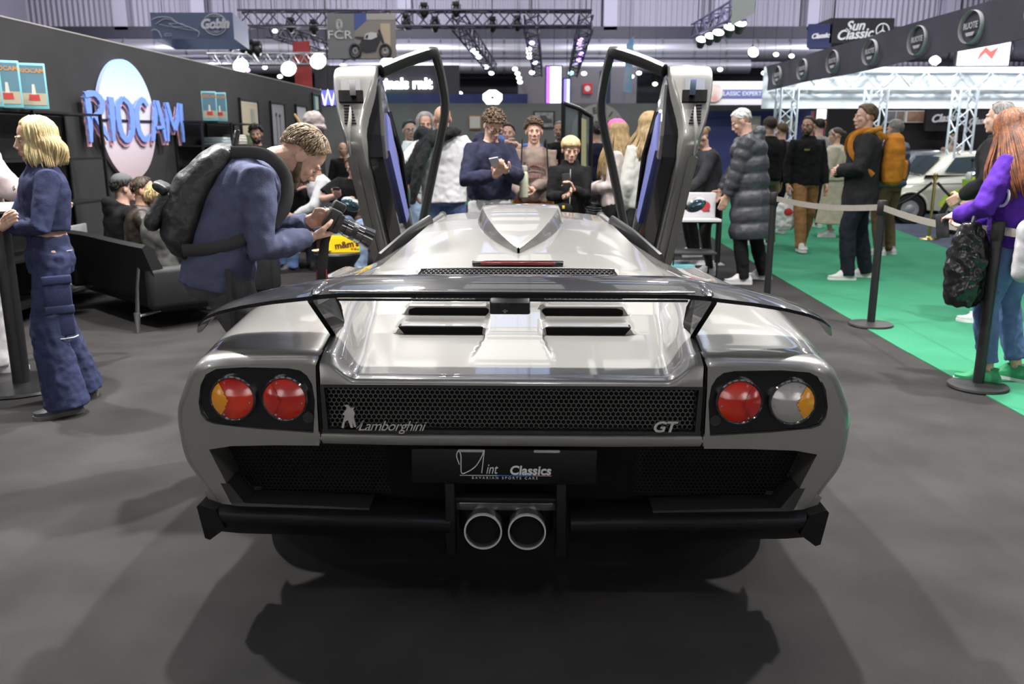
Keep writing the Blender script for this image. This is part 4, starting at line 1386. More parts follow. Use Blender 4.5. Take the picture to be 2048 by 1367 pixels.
JC = seated('seated visitor in black hooded jacket and grey cap at the wall end of the sofa', -3.58, 7.80, -50, 1.74, pelvis=(0, 0, .40), feet=((-.12, .58, 0), (.12, .60, 0)), hair='short', hcol='black', seed=8, face=False,
    top=dict(mat=blackc, th=.035, hem=-.06, hood=True, loose=.6), bottom=dict(mat=blackc))
def headwear(J, kind, col, name, brim_dir=1):
    M4 = Matrix.Translation(J['hc']) @ J['HM'].to_4x4()
    mb = MB()
    cap_grid(mb, HC, HR, lambda az: R(14), .26, 28, 7)
    if kind == 'cap':
        mb.loft([[(.07 * math.sin(a), .08 + .075 * math.cos(a) * (1 if abs(a) < 9 else 0) + o, .062 - .012 * math.cos(a)) for a in np.linspace(-1.5, 1.5, 12)] for o in (0.0, -.03)], False)
        mb.prism([(.075 * math.sin(a), .075 + .09 * math.cos(a)) for a in np.linspace(-1.57, 1.57, 13)], .058, .066, lambda u, v, h: (u, v, h - (v - .075) * .25))
    mb.xf(M4)
    return J['put'](name, mb.mesh(name, mat('hat_%.2f_%.2f' % (col[0], col[1]), col, .8), 60))
headwear(JC, 'beanie', (0.10, 0.105, 0.11), 'cap')
seated('seated long-haired visitor in dark jeans and navy sneakers behind the backpack', -3.30, 8.75, -92, 1.70, pelvis=(0, 0, .46), female=True, hair='long', hcol='honey', seed=9, face=False,
    feet=((-.10, .50, 0), (.02, .78, .30)), knee=(None, (0, .6, 1)), toe=(0, -10, 0, 35), top=dict(mat=blackc, th=.02, loose=.5), bottom=dict(mat=dark_den), shoes=((0.035, 0.045, 0.11), (0.7, 0.7, 0.7)))

# lounge at the far left
person('person', 'smiling man in black t-shirt with curly dark hair standing by the framed prints', -3.42, 11.7, 192, 1.70, 1, skin='olive', hair='curly', hcol='black', beard='black', seed=10, nod=4, roll=4,
    top=dict(mat=blackc, th=.018, sleeve='short', loose=.5), bottom=dict(mat=blackc))
seated('seated smiling visitor in dark jacket beside the man in white shirt', -2.62, 10.35, 200, 1.66, female=True, hair='short', hcol='black', seed=11, turn=15, nod=5,
    hands=((-.1, .34, .70), (-.02, .36, .98)), top=dict(mat=fm('charcoal', (0.025, 0.025, 0.028)), th=.025, loose=.5), bottom=dict(mat=dark_den), shoes=((0.02, 0.02, 0.02), (0.02, 0.02, 0.02)))
JM = seated('seated man in white shirt in profile holding a small can on the pink sofa', -2.17, 10.05, 118, 1.80, hair='crop', hcol='brown', beard='brown', beard_k=.98, skin='tan', seed=12, lean=14, turn=-10,
    hands=((-.10, .40, .62), (.02, .33, 1.06)), hdir=(None, (-.2, .3, .9)), hnorm=(None, (-.3, .9, -.2)), curl=(.4, .7), top=dict(mat=whitec, th=.026, hem=-.06, stand=.02, loose=.7, name='shirt'), bottom=dict(mat=mid_den, fit=.02), shoes=((0.02, 0.02, 0.02), (0.02, 0.02, 0.02)))
JQ = seated('seated curly-haired man in black t-shirt and pale jeans looking at his phone', -1.78, 9.92, 176, 1.80, hair='short', hcol='lightbrown', seed=13, nod=28, lean=12,
    hands=((-.10, .36, .80), (.13, .34, .86)), hdir=((.3, .9, .1), (-.2, .9, .2)), hnorm=((0, 0, 1), (0, -.3, 1)), curl=(.4, .6), top=dict(mat=blackc, th=.02, sleeve='short', loose=.6), bottom=dict(mat=pale_den, fit=.022), shoes=((0.55, 0.55, 0.52), (0.65, 0.65, 0.65)))
phone(JQ, 1, 'dark mobile phone held by the seated man in pale jeans', up=(0, .8, .6), facing=(0, -.6, 1))
person('person', 'distant bald man in black seated by the grey partition', -2.95, 15.2, 200, 1.70, 2, skin='tan', hair='bald', pelvis=(0, 0, .72), feet=((-.1, .25, 0), (.1, .25, 0)), seed=14, top=dict(mat=blackc, th=.02), bottom=dict(mat=blackc))

# people in front of the car
JG = person('person', 'bearded man with long grey hair in pale t-shirt seen through the left door glass', -.90, 9.1, 188, 1.78, 0, skin='tan', hair='bob', hcol='grey', beard='grey', seed=15, nod=2, build=1.06,
    hands=((-.30, .10, .80), (.24, .20, .82)), curl=(.5, .3), top=dict(mat=fm('paleblue', (0.42, 0.48, 0.48), var=.94), th=.022, hem=-.10, sleeve='short', loose=.9), bottom=dict(mat=pale_den, fit=.024), shoes=((0.5, 0.5, 0.5), (0.6, 0.6, 0.6)))
person('person', 'young man in black shirt with glasses behind the left door glass', -1.24, 10.6, 195, 1.74, 1, hair='short', hcol='black', glasses=True, seed=16, top=dict(mat=fm('nightblue', (0.012, 0.014, 0.022)), th=.02), bottom=dict(mat=blackc))
JB = person('person', 'bald man in white t-shirt seen from behind with jacket over his shoulder', -.66, 8.35, 8, 1.82, 0, skin='tan', hair='bald', seed=17, face=False, build=1.12, turn=10,
    hands=((-.27, .16, .95), (.22, .08, .93)), elbow=((-1, -.6, 0), (1, -.8, 0)), curl=(.3, .8), top=dict(mat=whitec, th=.026, hem=-.09, sleeve='short', loose=1, fold=.028), bottom=dict(mat=mid_den, fit=.022), shoes=((0.5, 0.5, 0.5), (0.6, 0.6, 0.6)))
mb = MB()
mb.tube([(.13, -.03, 1.50), (.05, -.15, 1.49), (-.10, -.17, 1.44), (-.22, -.10, 1.36)], [.05, .085, .10, .07], 12, flat=.6)
mb.tube([(-.10, -.10, 1.46), (-.19, -.05, 1.50), (-.24, .05, 1.40)], [.07, .08, .05], 12, flat=.7)
mb.tube([(-.14, -.16, 1.40), (-.22, -.18, 1.22), (-.27, -.16, 1.02), (-.30, -.10, .86)], [.09, .10, .085, .05], 12, flat=.5)
mb.tube([(-.20, -.10, 1.36), (-.31, -.06, 1.18), (-.36, -.02, 1.04)], [.06, .05, .045], 10)
JB['put']('shoulder_jacket', voxel(mb, .011, blackc, 3, fold=(.05, .03)))
JB['put']('bracelet', MB().tube([JB['arms'][1][2] + Vector((.034 * math.cos(a), .034 * math.sin(a), .03)) for a in np.linspace(0, 2 * PI, 15)], .007, 6).mesh('br', mat('gold_bracelet', (0.7, 0.5, 0.15), .3, 1.0), 180))
wr = JG['arms'][1][2]
JG['put']('wrist_watch', MB().rbox(wr + Vector((.02, .03, .02)), (.03, .02, .04), .006).mesh('ww', mat('watch_violet', (0.10, 0.03, 0.35), .2, coat=1), 60))

JN = person('person', 'curly-haired teenager in navy hoodie and white trousers looking down at his phone', -.20, 7.62, 212, 1.76, 0, hair='curly', hcol='brown', glasses=True, seed=18, lean=3, nod=34, turn=-6,
    hands=((.06, .36, 1.22), (.12, .30, 1.18)), hdir=((.75, .5, .35), (-.1, .75, .5)), hnorm=((.1, .2, 1), (-.5, -.2, 1)), curl=(.5, .6), elbow=((-.9, -.1, -1), (.9, -.3, -1)),
    top=dict(mat=fm('navy', (0.022, 0.024, 0.050)), th=.04, hem=.02, hood=True, loose=1, fold=.034, name='hoodie'), bottom=dict(mat=whitec, fit=.04, flare=.03), shoes=((0.6, 0.6, 0.6), (0.65, 0.65, 0.65)))
phone(JN, 0, 'silver-cased phone held up by the teenager in navy hoodie', off=(.05, .0, .01), up=(.55, .6, .45), facing=(-.2, -.5, .8), col=(0.42, 0.42, 0.45))
person('person', 'visitor in blue shirt behind the navy hoodie raising a phone', -.05, 10.4, 178, 1.70, 2, hair='short', hcol='darkbrown', seed=19, hands=((-.16, .30, 1.45), (.0, .35, 1.50)), top=dict(mat=fm('skyblue', (0.10, 0.17, 0.42)), th=.02), bottom=dict(mat=dark_den))
JT = person('person', 'dark-haired boy in beige sweatshirt and rust trousers with backpack straps', .215, 8.55, 181, 1.70, 0, hair='curly', hcol='brown', seed=20, nod=2,
    hands=((.03, .26, 1.05), (.12, .27, 1.00)), hdir=((.8, .35, .1), (-.85, .3, 0)), hnorm=((.1, .4, 1), (0, .2, 1)), curl=(.6, .5), elbow=((-.6, -.5, -1), (.6, -.5, -1)), build=.92,
    top=dict(mat=fm('beige', (0.235, 0.18, 0.155), var=.9), th=.03, hem=-.04, loose=1, fold=.026), bottom=dict(mat=fm('rust', (0.13, 0.042, 0.016)), fit=.035), shoes=((0.5, 0.5, 0.5), (0.6, 0.6, 0.6)))
for s in (-1, 1):
    JT['put']('backpack_strap', MB().tube([(s * .115, -.10, 1.49), (s * .12, .02, 1.515), (s * .125, .115, 1.44), (s * .13, .158, 1.32), (s * .142, .15, 1.16), (s * .185, .06, 1.08)], [(.022, .008)] * 6, 8, up=(s, 0, .1)).mesh('strap', blackc, 60))
    JT['put']('trouser_stripe', MB().tube([(s * .21, .03, .93), (s * .205, .04, .75), (s * .17, .05, .5), (s * .16, .0, .15)], [(.02, .006)] * 4, 8, up=(0, 1, 0)).mesh('str', mat('ochre_stripe', (0.5, 0.33, 0.10), .8), 60))
mb = MB()
for z_ in (1.30, 1.25, 1.185, 1.155): mb.box((0, .158, z_), (.17 if z_ < 1.3 else .16, .004, .004))
for x_ in (-.085, 0, .085): mb.box((x_, .158, 1.225), (.004, .004, .14))
for q in range(6): mb.box((-.065 + q * .026, .158, 1.285), (.013, .004, .016)); mb.box((-.065 + q * .026, .158, 1.17), (.013, .004, .016))
JT['put']('chest_print', mb.mesh('pr', mat('maroon_print', (0.22, 0.07, 0.07), .8), 0))
phone(JT, 0, 'black phone held by the boy in beige sweatshirt', off=(.03, .02, .02), up=(.8, .3, .3), facing=(0, -.5, 1))
JK = person('person', 'blond child in black zip jacket holding a phone with red back', .545, 8.15, 178, 1.52, 0, hair='fringe', hcol='blonde', seed=21, nod=14, turn=8, headk=1.1,
    hands=((-.02, .30, 1.20), (.06, .30, 1.12)), hdir=((.45, .4, .8), (-.6, .5, .4)), hnorm=((.7, .6, -.1), (-.1, .6, .6)), curl=(.55, .5), elbow=((-.5, -.4, -1), (.5, -.4, -1)), build=.86,
    top=dict(mat=blackc, th=.03, hem=-.07, stand=.04, loose=.8), bottom=dict(mat=blackc, fit=.02), shoes=((0.05, 0.05, 0.05), (0.5, 0.5, 0.5)))
JK['put']('zip', MB().box((0, .146, 1.15), (.008, .006, .5)).mesh('zip', mat('zip_silver', (0.6, 0.6, 0.6), .4), 0))
po = phone(JK, 0, 'phone with red back held up by the blond child', up=(.1, .15, 1), facing=(0, -1, .3), col=(0.03, 0.03, 0.03))
c = wp(JK, JK['arms'][1][2] + Vector((.02, .06, -.12)))
capo = empty('baseball_cap', 'black cap with tricolour brim hanging from the hand of the blond child', 'cap', c)
mb = MB(); cap_grid(mb, (0, 0, 0), (.09, .09, .085), lambda az: R(-10), 0, 24, 7)
mb.xf(Matrix.Rotation(R(150), 4, 'X')).build('crown', blackc, capo)
MB().prism([(.08 * math.sin(a), .06 + .085 * math.cos(a)) for a in np.linspace(-1.57, 1.57, 13)], -.01, .0, lambda u, v, h: (u, -.07 + h, -v * .9 + .02)).build('brim', blackc, capo)
MB().tube([(.08 * math.sin(a), -.082, -.055 - .078 * math.cos(a) + .02) for a in np.linspace(-1.4, 1.4, 13)], .004, 5).build('brim_trim', mat('tricolour_trim', (0.55, 0.5, 0.5), .7), capo)
MB().rbox((0, -.09, .02), (.022, .006, .03), .004).build('shield_emblem', mat('yellow_emblem', (0.7, 0.5, 0.03), .5), capo)
person('person', 'older grey-bearded man in black sweater behind the blond child', .66, 12.0, 165, 1.76, 1, hair='crop', hcol='grey', beard='grey', skin='tan', seed=22, hands=(None, (.05, .30, 1.15)), top=dict(mat=blackc, th=.025, loose=.6), bottom=dict(mat=blackc))
# seen through the right door glass
JPC = person('person', 'woman in pink cap and pale shirt seen through the right door glass', 1.00, 8.3, 80, 1.68, 1, female=True, hair='long', hcol='honey', seed=23, hands=((-.05, .25, 1.05), (.05, .3, 1.05)), top=dict(mat=fm('palerose', (0.55, 0.48, 0.47), var=.93), th=.03, loose=.8), bottom=dict(mat=blackc, fit=.03, flare=.03))
headwear(JPC, 'cap', (0.80, 0.10, 0.30), 'pink_cap')
JLH = person('person', 'woman with long wavy hair in white printed jacket seen from behind through the door glass', 1.22, 7.75, 20, 1.74, 1, female=True, hair='longwavy', hcol='honey', seed=24, face=False, top=dict(mat=fm('ivory', (0.50, 0.50, 0.47), var=.93), th=.04, hem=-.06, loose=1, name='printed_jacket'), bottom=dict(mat=blackc, fit=.03, flare=.04))
mkobj('back_print', text_mesh('CTOR', .085, mat('print_charcoal', (0.08, 0.08, 0.08), .7), .004, bold=.002), JLH['root'], M=frame((.02, -.172, 1.17), (1, 0, 0), (0, 0, 1)))
JLH['put']('red_print', MB().ell((-.06, -.165, 1.30), (.03, .008, .03)).mesh('rp', mat('print_coral', (0.65, 0.12, 0.10), .7), 180))
person('person', 'visitor in dark navy jacket near the round garage sign', 1.28, 13.2, 5, 1.74, 2, hair='short', hcol='black', seed=25, face=False, top=dict(mat=fm('darknavy', (0.018, 0.02, 0.04)), th=.03), bottom=dict(mat=fm('olive', (0.08, 0.08, 0.06))))

# right of the car
puf = mat('puffer_nylon', (0.050, 0.052, 0.062), .42, bump=(25, .4))
JF = person('person', 'white-haired man in long dark quilted coat with hood leaning over the display table', 2.50, 9.05, 72, 1.84, 0, skin='fair', hair='crop', hcol='white', seed=26, lean=9, nod=30, turn=6, build=1.08,
    hands=((-.16, .22, .84), (.16, .30, .90)), top=dict(mat=puf, th=.055, hem=-.50, quilt=.16, aline=.06, hood=True, loose=1, fold=.018, name='quilted_coat', open=1), bottom=dict(mat=blackc, fit=.012), feet=((-.16, .02, 0), (.16, -.16, 0)), shoes=((0.62, 0.62, 0.62), (0.72, 0.72, 0.72)))
person('person', 'woman with tied-back fair hair and black skirt looking down beside the white-haired man', 2.17, 9.55, 108, 1.66, 1, female=True, hair='bun', hcol='lightbrown', seed=27, nod=38, lean=8, hands=((-.1, .36, .95), (.1, .40, .92)),
    top=dict(mat=fm('slate', (0.05, 0.05, 0.055)), th=.03, loose=.7), bottom=dict(type='skirt', mat=blackc, hem=.62, flare=.03), legskin=True, feet=((-.10, .0, 0), (.10, -.12, 0)), shoes=((0.62, 0.62, 0.62), (0.7, 0.7, 0.7)))
person('person', 'visitor in dark navy coat behind the display table', 2.38, 11.2, 95, 1.72, 2, hair='short', hcol='black', seed=28, hands=((-.05, .25, 1.0), (.05, .25, 1.0)), top=dict(mat=fm('inknavy', (0.014, 0.016, 0.03)), th=.03), bottom=dict(mat=blackc))
person('person', 'man in black jacket and khaki trousers walking away behind the quilted coat', 3.62, 12.3, 10, 1.82, 1, hair='short', hcol='darkbrown', seed=29, face=False, top=dict(mat=blackc, th=.035, stand=.03, loose=.6), bottom=dict(mat=fm('khaki', (0.24, 0.20, 0.13)), fit=.02))
JWk = person('person', 'bearded man in glasses and black sweater with tan trousers walking with a white bag', 3.98, 11.75, 186, 1.82, 0, skin='tan', hair='crop', hcol='darkbrown', beard='darkbrown', beard_k=.98, glasses=True, seed=30, turn=-48,
    feet=((-.10, -.18, .03), (.10, .26, 0)), toe=(5, -8, -25, 0), hands=((-.24, .10, .86), (.25, .05, .86)), top=dict(mat=fm('blacksweater', (0.010, 0.010, 0.011)), th=.026, hem=-.09, stand=.03, loose=.8), bottom=dict(mat=fm('caramel', (0.30, 0.155, 0.065)), fit=.018), shoes=((0.5, 0.48, 0.44), (0.7, 0.7, 0.7)))
mkobj('logo_print', text_mesh('REEV', .034, mat('yellow_thread', (0.5, 0.42, 0.08), .7), .002), JWk['root'], M=frame((.085, .185, 1.36), (-1, 0, 0), (0, 0, 1)))
person('person', 'woman in long cream coat-dress behind the man with orange backpack', 5.02, 13.5, 70, 1.70, 1, female=True, hair='bun', hcol='darkbrown', seed=31, hands=((-.05, .28, 1.1), (.05, .25, 1.05)), top=dict(mat=fm('cream', (0.52, 0.47, 0.36), var=.93), th=.05, hem=-.05, loose=1), bottom=dict(type='skirt', mat=fm('cream2', (0.48, 0.43, 0.33), var=.93), hem=.22, flare=.10), shoes=((0.65, 0.65, 0.65), (0.7, 0.7, 0.7)))
JO = person('person', 'young man in black jacket with ochre hood and orange backpack standing at the barrier', 3.74, 9.25, 74, 1.87, 0, skin='fair', hair='short', hcol='brown', seed=32, turn=12,
    hands=((-.08, .24, 1.08), (.05, .26, 1.06)), hdir=((.8, .3, 0), (-.8, .3, 0)), curl=(.4, .4), elbow=((-1, -.6, -.6), (1, -.6, -.6)), feet=((-.12, .08, 0), (.12, -.12, 0)), toe=(10, -5),
    top=dict(mat=fm('offblack', (0.022, 0.022, 0.024)), th=.045, hem=-.22, loose=1, aline=.05, name='jacket'), bottom=dict(mat=fm('inkblue', (0.015, 0.017, 0.024)), fit=.02), shoes=((0.58, 0.58, 0.55), (0.72, 0.72, 0.68)))
ochre = fm('ochre', (0.36, 0.17, 0.03))
mb = MB(); c = JO['spine'](.47)
mb.tube([c + Vector((.12 * math.cos(a), -.02 + .11 * math.sin(a), .045 - .03 * math.sin(a))) for a in np.linspace(0, 2 * PI, 16)], [.03] * 16, 10)
mb.ell(c + Vector((0, -.11, -.02)), (.12, .06, .09)); mb.ell(c + Vector((0, -.02, -.06)), (.16, .11, .07))
JO['put']('ochre_hood', voxel(mb, .011, ochre, 3, fold=(.05, .02)))
JBP = person('person', 'visitor in dark blue quilted jacket behind the orange backpack', 4.95, 11.3, 30, 1.76, 1, hair='short', hcol='grey', seed=33, face=False, top=dict(mat=mat('blue_puffer', (0.04, 0.06, 0.10), .45), th=.05, quilt=.09, loose=1), bottom=dict(mat=fm('brownpants', (0.12, 0.085, 0.045)), fit=.02), shoes=((0.6, 0.6, 0.6), (0.7, 0.7, 0.7)))

# right edge
JR = person('person', 'woman with very long auburn hair in purple sweater at the right barrier post', 3.03, 5.12, 42, 1.68, 0, female=True, hair='long', hcol='auburn', seed=34, lean=8, nod=22, turn=-24,
    hands=((-.14, .30, 1.06), (.10, .32, .98)), hdir=((.35, .9, 0), (-.2, 1, 0)), hnorm=((.5, 0, -1), (0, 0, 1)), curl=(.5, .6), elbow=((-1, -.5, -.6), (1, -.5, -.6)), feet=((-.12, .04, 0), (.12, -.05, 0)), toe=(8, -6),
    top=dict(mat=fm('violet', (0.085, 0.025, 0.33)), th=.036, hem=-.06, loose=1, fold=.03, cuff=.8), bottom=dict(mat=mid_den, fit=.014, len=.93, fold=.026), shoes=((0.03, 0.30, 0.12), (0.62, 0.62, 0.6)))
JE = person('person', 'grey-haired man in black jacket and dark trousers behind the woman with auburn hair', 3.95, 6.95, 42, 1.80, 1, hair='crop', hcol='grey', seed=35, face=False, lean=8, build=1.06, hands=((-.22, .22, 1.0), (.2, .25, 1.0)),
    top=dict(mat=fm('jetblack', (0.016, 0.016, 0.018)), th=.045, hem=-.12, loose=1, stand=.03, name='jacket'), bottom=dict(mat=fm('darkgrey', (0.035, 0.037, 0.045)), fit=.02), shoes=((0.65, 0.65, 0.65), (0.72, 0.72, 0.72)))
# crowd further down the aisle
for i, (px, py, Y, yaw, H, hc_, tc_, lab) in enumerate((
        (1566, 246, 14.0, 20, 1.70, 'brown', (0.03, 0.04, 0.06), 'distant visitor in blue-black coat at the head of the green aisle'),
        (1640, 237, 15.0, 10, 1.78, 'black', (0.30, 0.29, 0.28), 'distant visitor with dark hair and pale scarf behind the bearded walker'),
        (1668, 258, 17.0, 200, 1.70, 'grey', (0.05, 0.05, 0.07), 'distant grey-haired visitor between the walker and the cream coat'),
        (1795, 262, 21.0, 180, 1.72, 'black', (0.45, 0.03, 0.03), 'distant visitor in red top beyond the grey car'),
        (1824, 266, 21.5, 160, 1.70, 'darkbrown', (0.03, 0.04, 0.12), 'distant visitor in blue cap colours beyond the grey car'),
        (1908, 268, 18.5, 170, 1.66, 'honey', (0.35, 0.25, 0.20), 'distant fair-haired visitor beside the red car'))):
    p = at(px, py, Y)
    person('person', lab, p.x, Y, yaw, max(1.5, p.z + .02), 2, hair='short', hcol=hc_, seed=40 + i, face=False, group=None, top=dict(mat=fm('crowd%d' % i, tc_), th=.035, loose=.6), bottom=dict(mat=blackc))
# ------------------------------------------------------------------ left stand: black wall, sign, shelves
WA, WB = -4.33, .04
def wx(Y): return WA + WB * (Y - 8.5)
UW = Vector((WB, 1, 0)).normalized()
NW = Vector((1, -WB, 0)).normalized()
def on_wall(Y, z, out=0.0):
    return Vector((wx(Y), Y, z)) + NW * out
wallm = mat('black_stand_wall', (0.024, 0.0235, 0.025), 0.75, noise=(3, (0.029, 0.028, 0.030)), bump=(60, .1))
p0, p1 = on_wall(4.0, 0), on_wall(18.3, 0)
struct('wall_left', MB().loft([[p0, p1, p1 - NW * .12, p0 - NW * .12], [p + Vector((0, 0, 2.5)) for p in (p0, p1, p1 - NW * .12, p0 - NW * .12)]], True, True), wallm)
struct('trim_wall_top', MB().loft([[p0 + NW * .002 + Vector((0, 0, 2.5)), p1 + NW * .002 + Vector((0, 0, 2.5)), p1 - NW * .12 + Vector((0, 0, 2.5)), p0 - NW * .12 + Vector((0, 0, 2.5))], [p + Vector((0, 0, 2.512)) for p in (p0 + NW * .002, p1 + NW * .002, p1 - NW * .12, p0 - NW * .12)]], True, True), mat('raw_edge', (0.35, 0.33, 0.30), .7))

# round sign
discm = mat('gradient_print', (0.5, 0.6, 0.9), .5)
nt = discm.node_tree
tc = nt.nodes.new('ShaderNodeTexCoord'); sx_ = nt.nodes.new('ShaderNodeSeparateXYZ'); mr = nt.nodes.new('ShaderNodeMapRange'); cr = nt.nodes.new('ShaderNodeValToRGB')
mr.inputs['From Min'].default_value = -.64; mr.inputs['From Max'].default_value = .64
cr.color_ramp.elements[0].color = (0.90, 0.70, 0.76, 1); cr.color_ramp.elements[1].color = (0.28, 0.46, 0.90, 1)
e = cr.color_ramp.elements.new(.45); e.color = (0.80, 0.76, 0.86, 1)
nt.links.new(tc.outputs['Object'], sx_.inputs[0]); nt.links.new(sx_.outputs['Y'], mr.inputs['Value']); nt.links.new(mr.outputs[0], cr.inputs[0]); nt.links.new(cr.outputs[0], nt.nodes['Principled BSDF'].inputs['Base Color'])
me = MB().lathe([(.62, .0), (.64, .01), (.64, .05), (.632, .055), (.001, .055)], n=72).mesh('disc', discm, 40)
mkobj('disc_sign', me, None, 'large round sign fading from blue to pale pink on the black wall', 'sign', M=frame(on_wall(9.70, 1.695, .0), UW, (0, 0, 1)))
def ribbon(pts, wd, n=6):
    """closed polygon of a brush stroke"""
    P = [Vector((a, b)) for a, b in (cat_rom(pts, n) if len(pts) > 2 else [(pts[0][0] + (pts[1][0] - pts[0][0]) * t, pts[0][1] + (pts[1][1] - pts[0][1]) * t) for t in np.linspace(0, 1, 8)])]
    Lf, Rt = [], []
    m_ = len(P)
    for i, p in enumerate(P):
        t = (P[min(i + 1, m_ - 1)] - P[max(i - 1, 0)]).normalized()
        q = Vector((-t.y, t.x))
        u = i / (m_ - 1)
        h = float(np.interp(u, np.linspace(0, 1, len(wd)), wd)) / 2
        h *= .80 * (1 + .10 * math.sin(i * 2.3))
        Lf.append(p + q * h); Rt.append(p - q * h)
    return [(p.x, p.y) for p in Lf] + [(p.x, p.y) for p in reversed(Rt)]
LET = {
    'R': (.47, [([(.06, .95), (.07, .5), (.05, 0)], [.15, .15, .07]), ([(.0, .93), (.22, .97), (.36, .80), (.28, .58), (.08, .50)], [.14, .15, .15, .14, .10]), ([(.16, .52), (.28, .28), (.40, .04)], [.13, .14, .06])]),
    'I': (.16, [([(.08, .94), (.07, .5), (.05, .02)], [.15, .15, .07])]),
    'O': (.42, [([(.20, .95), (.05, .75), (.06, .25), (.20, .04), (.36, .25), (.37, .75), (.20, .95)], [.12, .15, .15, .14, .15, .15, .12])]),
    'C': (.40, [([(.37, .82), (.24, .95), (.07, .72), (.07, .28), (.22, .05), (.37, .18)], [.10, .15, .15, .15, .15, .08])]),
    'A': (.40, [([(.20, .96), (.12, .5), (.02, .02)], [.14, .14, .07]), ([(.20, .96), (.30, .5), (.36, .02)], [.13, .15, .07]), ([(.10, .33), (.34, .36)], [.09, .09])]),
    'M': (.52, [([(.06, .94), (.05, .5), (.03, .02)], [.14, .14, .07]), ([(.06, .94), (.16, .55), (.25, .28)], [.12, .13, .10]), ([(.25, .28), (.35, .6), (.44, .95)], [.10, .13, .12]), ([(.45, .95), (.45, .5), (.46, .0)], [.14, .14, .06])]),
}
letB, letP = mat('letter_blue', (0.20, 0.34, 0.85), .5), mat('letter_pink', (0.80, 0.46, 0.58), .5)
sg = empty('brush_letter_sign', 'blue brush-stroke letters with pink backing mounted across the round sign', 'sign', on_wall(8.72, 1.46, .0))
u0 = 0.0
UX, UZ = 1.0, .47
for ch in 'RIOCAM':
    wdt, strokes = LET[ch]
    def fnb(dy, dx):
        return lambda u, v, h: UW * ((u0 + u * .90 + dx)) + Vector((0, 0, (v * UZ * 1.04 + dy))) + NW * h
    mb, mp_ = MB(), MB()
    for pts, wd in strokes:
        poly = ribbon(pts, wd)
        poly = [(a, b) for a, b in poly]
        mb.prism(poly, .085 + .0003 * len(mb.f), .105 + .0003 * len(mb.f), fnb(0, 0))
        mp_.prism(poly, .062, .080, fnb(-.045, .012))
    lo = mb.build('letter', letB, sg, smooth=0)
    mp_.build('pink_backing', letP, lo, smooth=0)
    u0 += wdt * .96 + .006
MB().tube([UW * .1 + Vector((0, 0, .22)) + NW * .06, UW * 2.1 + Vector((0, 0, .24)) + NW * .06], .015, 6).build('mounting_rail', BLACK, sg)

# shelves of black steel
def shelf_unit(Y0, Y1, D, hs, label, H_):
    o = empty('shelf_unit', label, 'shelf', on_wall(Y0, 0, .02))
    L_ = Y1 - Y0
    mid = [0, L_ * .5, L_]
    for u in mid:
        for d in (0, D):
            MB().loft([[UW * (u + a) + NW * (d + b) + Vector((0, 0, z)) for a, b in ((-.013, -.013), (.013, -.013), (.013, .013), (-.013, .013))] for z in (0, H_)], True, True).build('post', BLACK, o, smooth=0)
    for z in hs:
        MB().loft([[UW * u + NW * d + Vector((0, 0, zz)) for u, d in ((0, 0), (L_, 0), (L_, D), (0, D))] for zz in (z, z + .02)], True, True).build('shelf_board', BLACK, o, smooth=0)
    return o
shelf_unit(6.25, 8.45, .36, (.12, .50, .90, 1.30, 1.70), 'black steel shelf unit behind the blonde woman', 1.72)
shelf_unit(10.95, 13.0, .34, (.35, .75, 1.15, 1.40, 1.70), 'black steel shelf unit beside the framed prints', 1.72)
teal = mat('teal_box_card', (0.22, 0.55, 0.60), .45)
def boxed_set(c, w_, d, h, yaw, label, face=True, group='boxed sets on the shelves'):
    o = empty('boxed_set', label, 'box', c, yaw, group)
    MB().rbox((0, 0, h / 2), (w_, d, h), .006, 2).build('carton', teal, o)
    if face:
        y = -d / 2 - .001
        MB().box((.0, y, h * .52), (w_ * .86, .002, h * .86)).build('cover_print', mat('cover_sky', (0.10, 0.20, 0.26), .4), o, smooth=0)
        MB().box((0, y - .001, h * .22), (w_ * .86, .002, h * .26)).build('cover_sand', mat('cover_sand', (0.42, 0.36, 0.26), .5), o, smooth=0)
        MB().prism([(-.05, .12), (.05, .12), (.045, .20), (-.045, .20)], y - .004, y - .001, lambda u, v, hh: (u * w_ * 4, hh, v * h * 1.6)).build('cover_car', mat('cover_red', (0.45, 0.05, 0.04), .4), o, smooth=0)
        MB().prism([(-.02, .20), (.02, .20), (.012, .34), (-.012, .34)], y - .004, y - .001, lambda u, v, hh: (u * w_ * 4, hh, v * h * 1.6)).build('cover_tower', mat('cover_white', (0.6, 0.58, 0.52), .5), o, smooth=0)
        mkobj('cover_title', text_mesh('RIOCAM', h * .13, mat('cover_orange', (0.6, 0.25, 0.06), .5), .001, bold=.001), o, M=frame((0, y - .002, h * .83), (1, 0, 0), (0, 0, 1)))
    return o
for (px, py, Y, w_, d, h, yw, lab) in ((72, 222, 7.25, .20, .10, .36, 30, 'teal boxed set with beach print, rightmost on the tall shelf'), (20, 222, 7.0, .20, .10, .36, 30, 'teal boxed set standing in the middle of the tall shelf top'), (-20, 224, 6.75, .20, .10, .38, 30, 'teal boxed set cut by the frame at far left')):
    p = at(px, py, Y); boxed_set((p.x, Y, 1.722), w_, d, h, R(yw), lab)
for (px, Y, lab) in ((421, 11.2, 'teal boxed set on the left of the second shelf top'), (441, 11.45, 'teal boxed set on the right of the second shelf top')):
    p = at(px, 240, Y); boxed_set((p.x, Y, 1.722), .18, .16, .36, R(18), lab)
mb = MB()
for i in range(3):
    c = on_wall(11.85, 1.42 + i * .035 + .017, .2)
    o = MB().rbox((0, 0, 0), (.26, .42, .033), .004).build('flat_box', mat('pale_card', (0.55, 0.68, 0.70), .6), None, label=('pale flat box at the %s of the pile on the second shelf' % ('bottom', 'middle', 'top')[i]), cat='box', group='flat boxes on second shelf', loc=c, rotz=R(3 * i))
cl = MB()
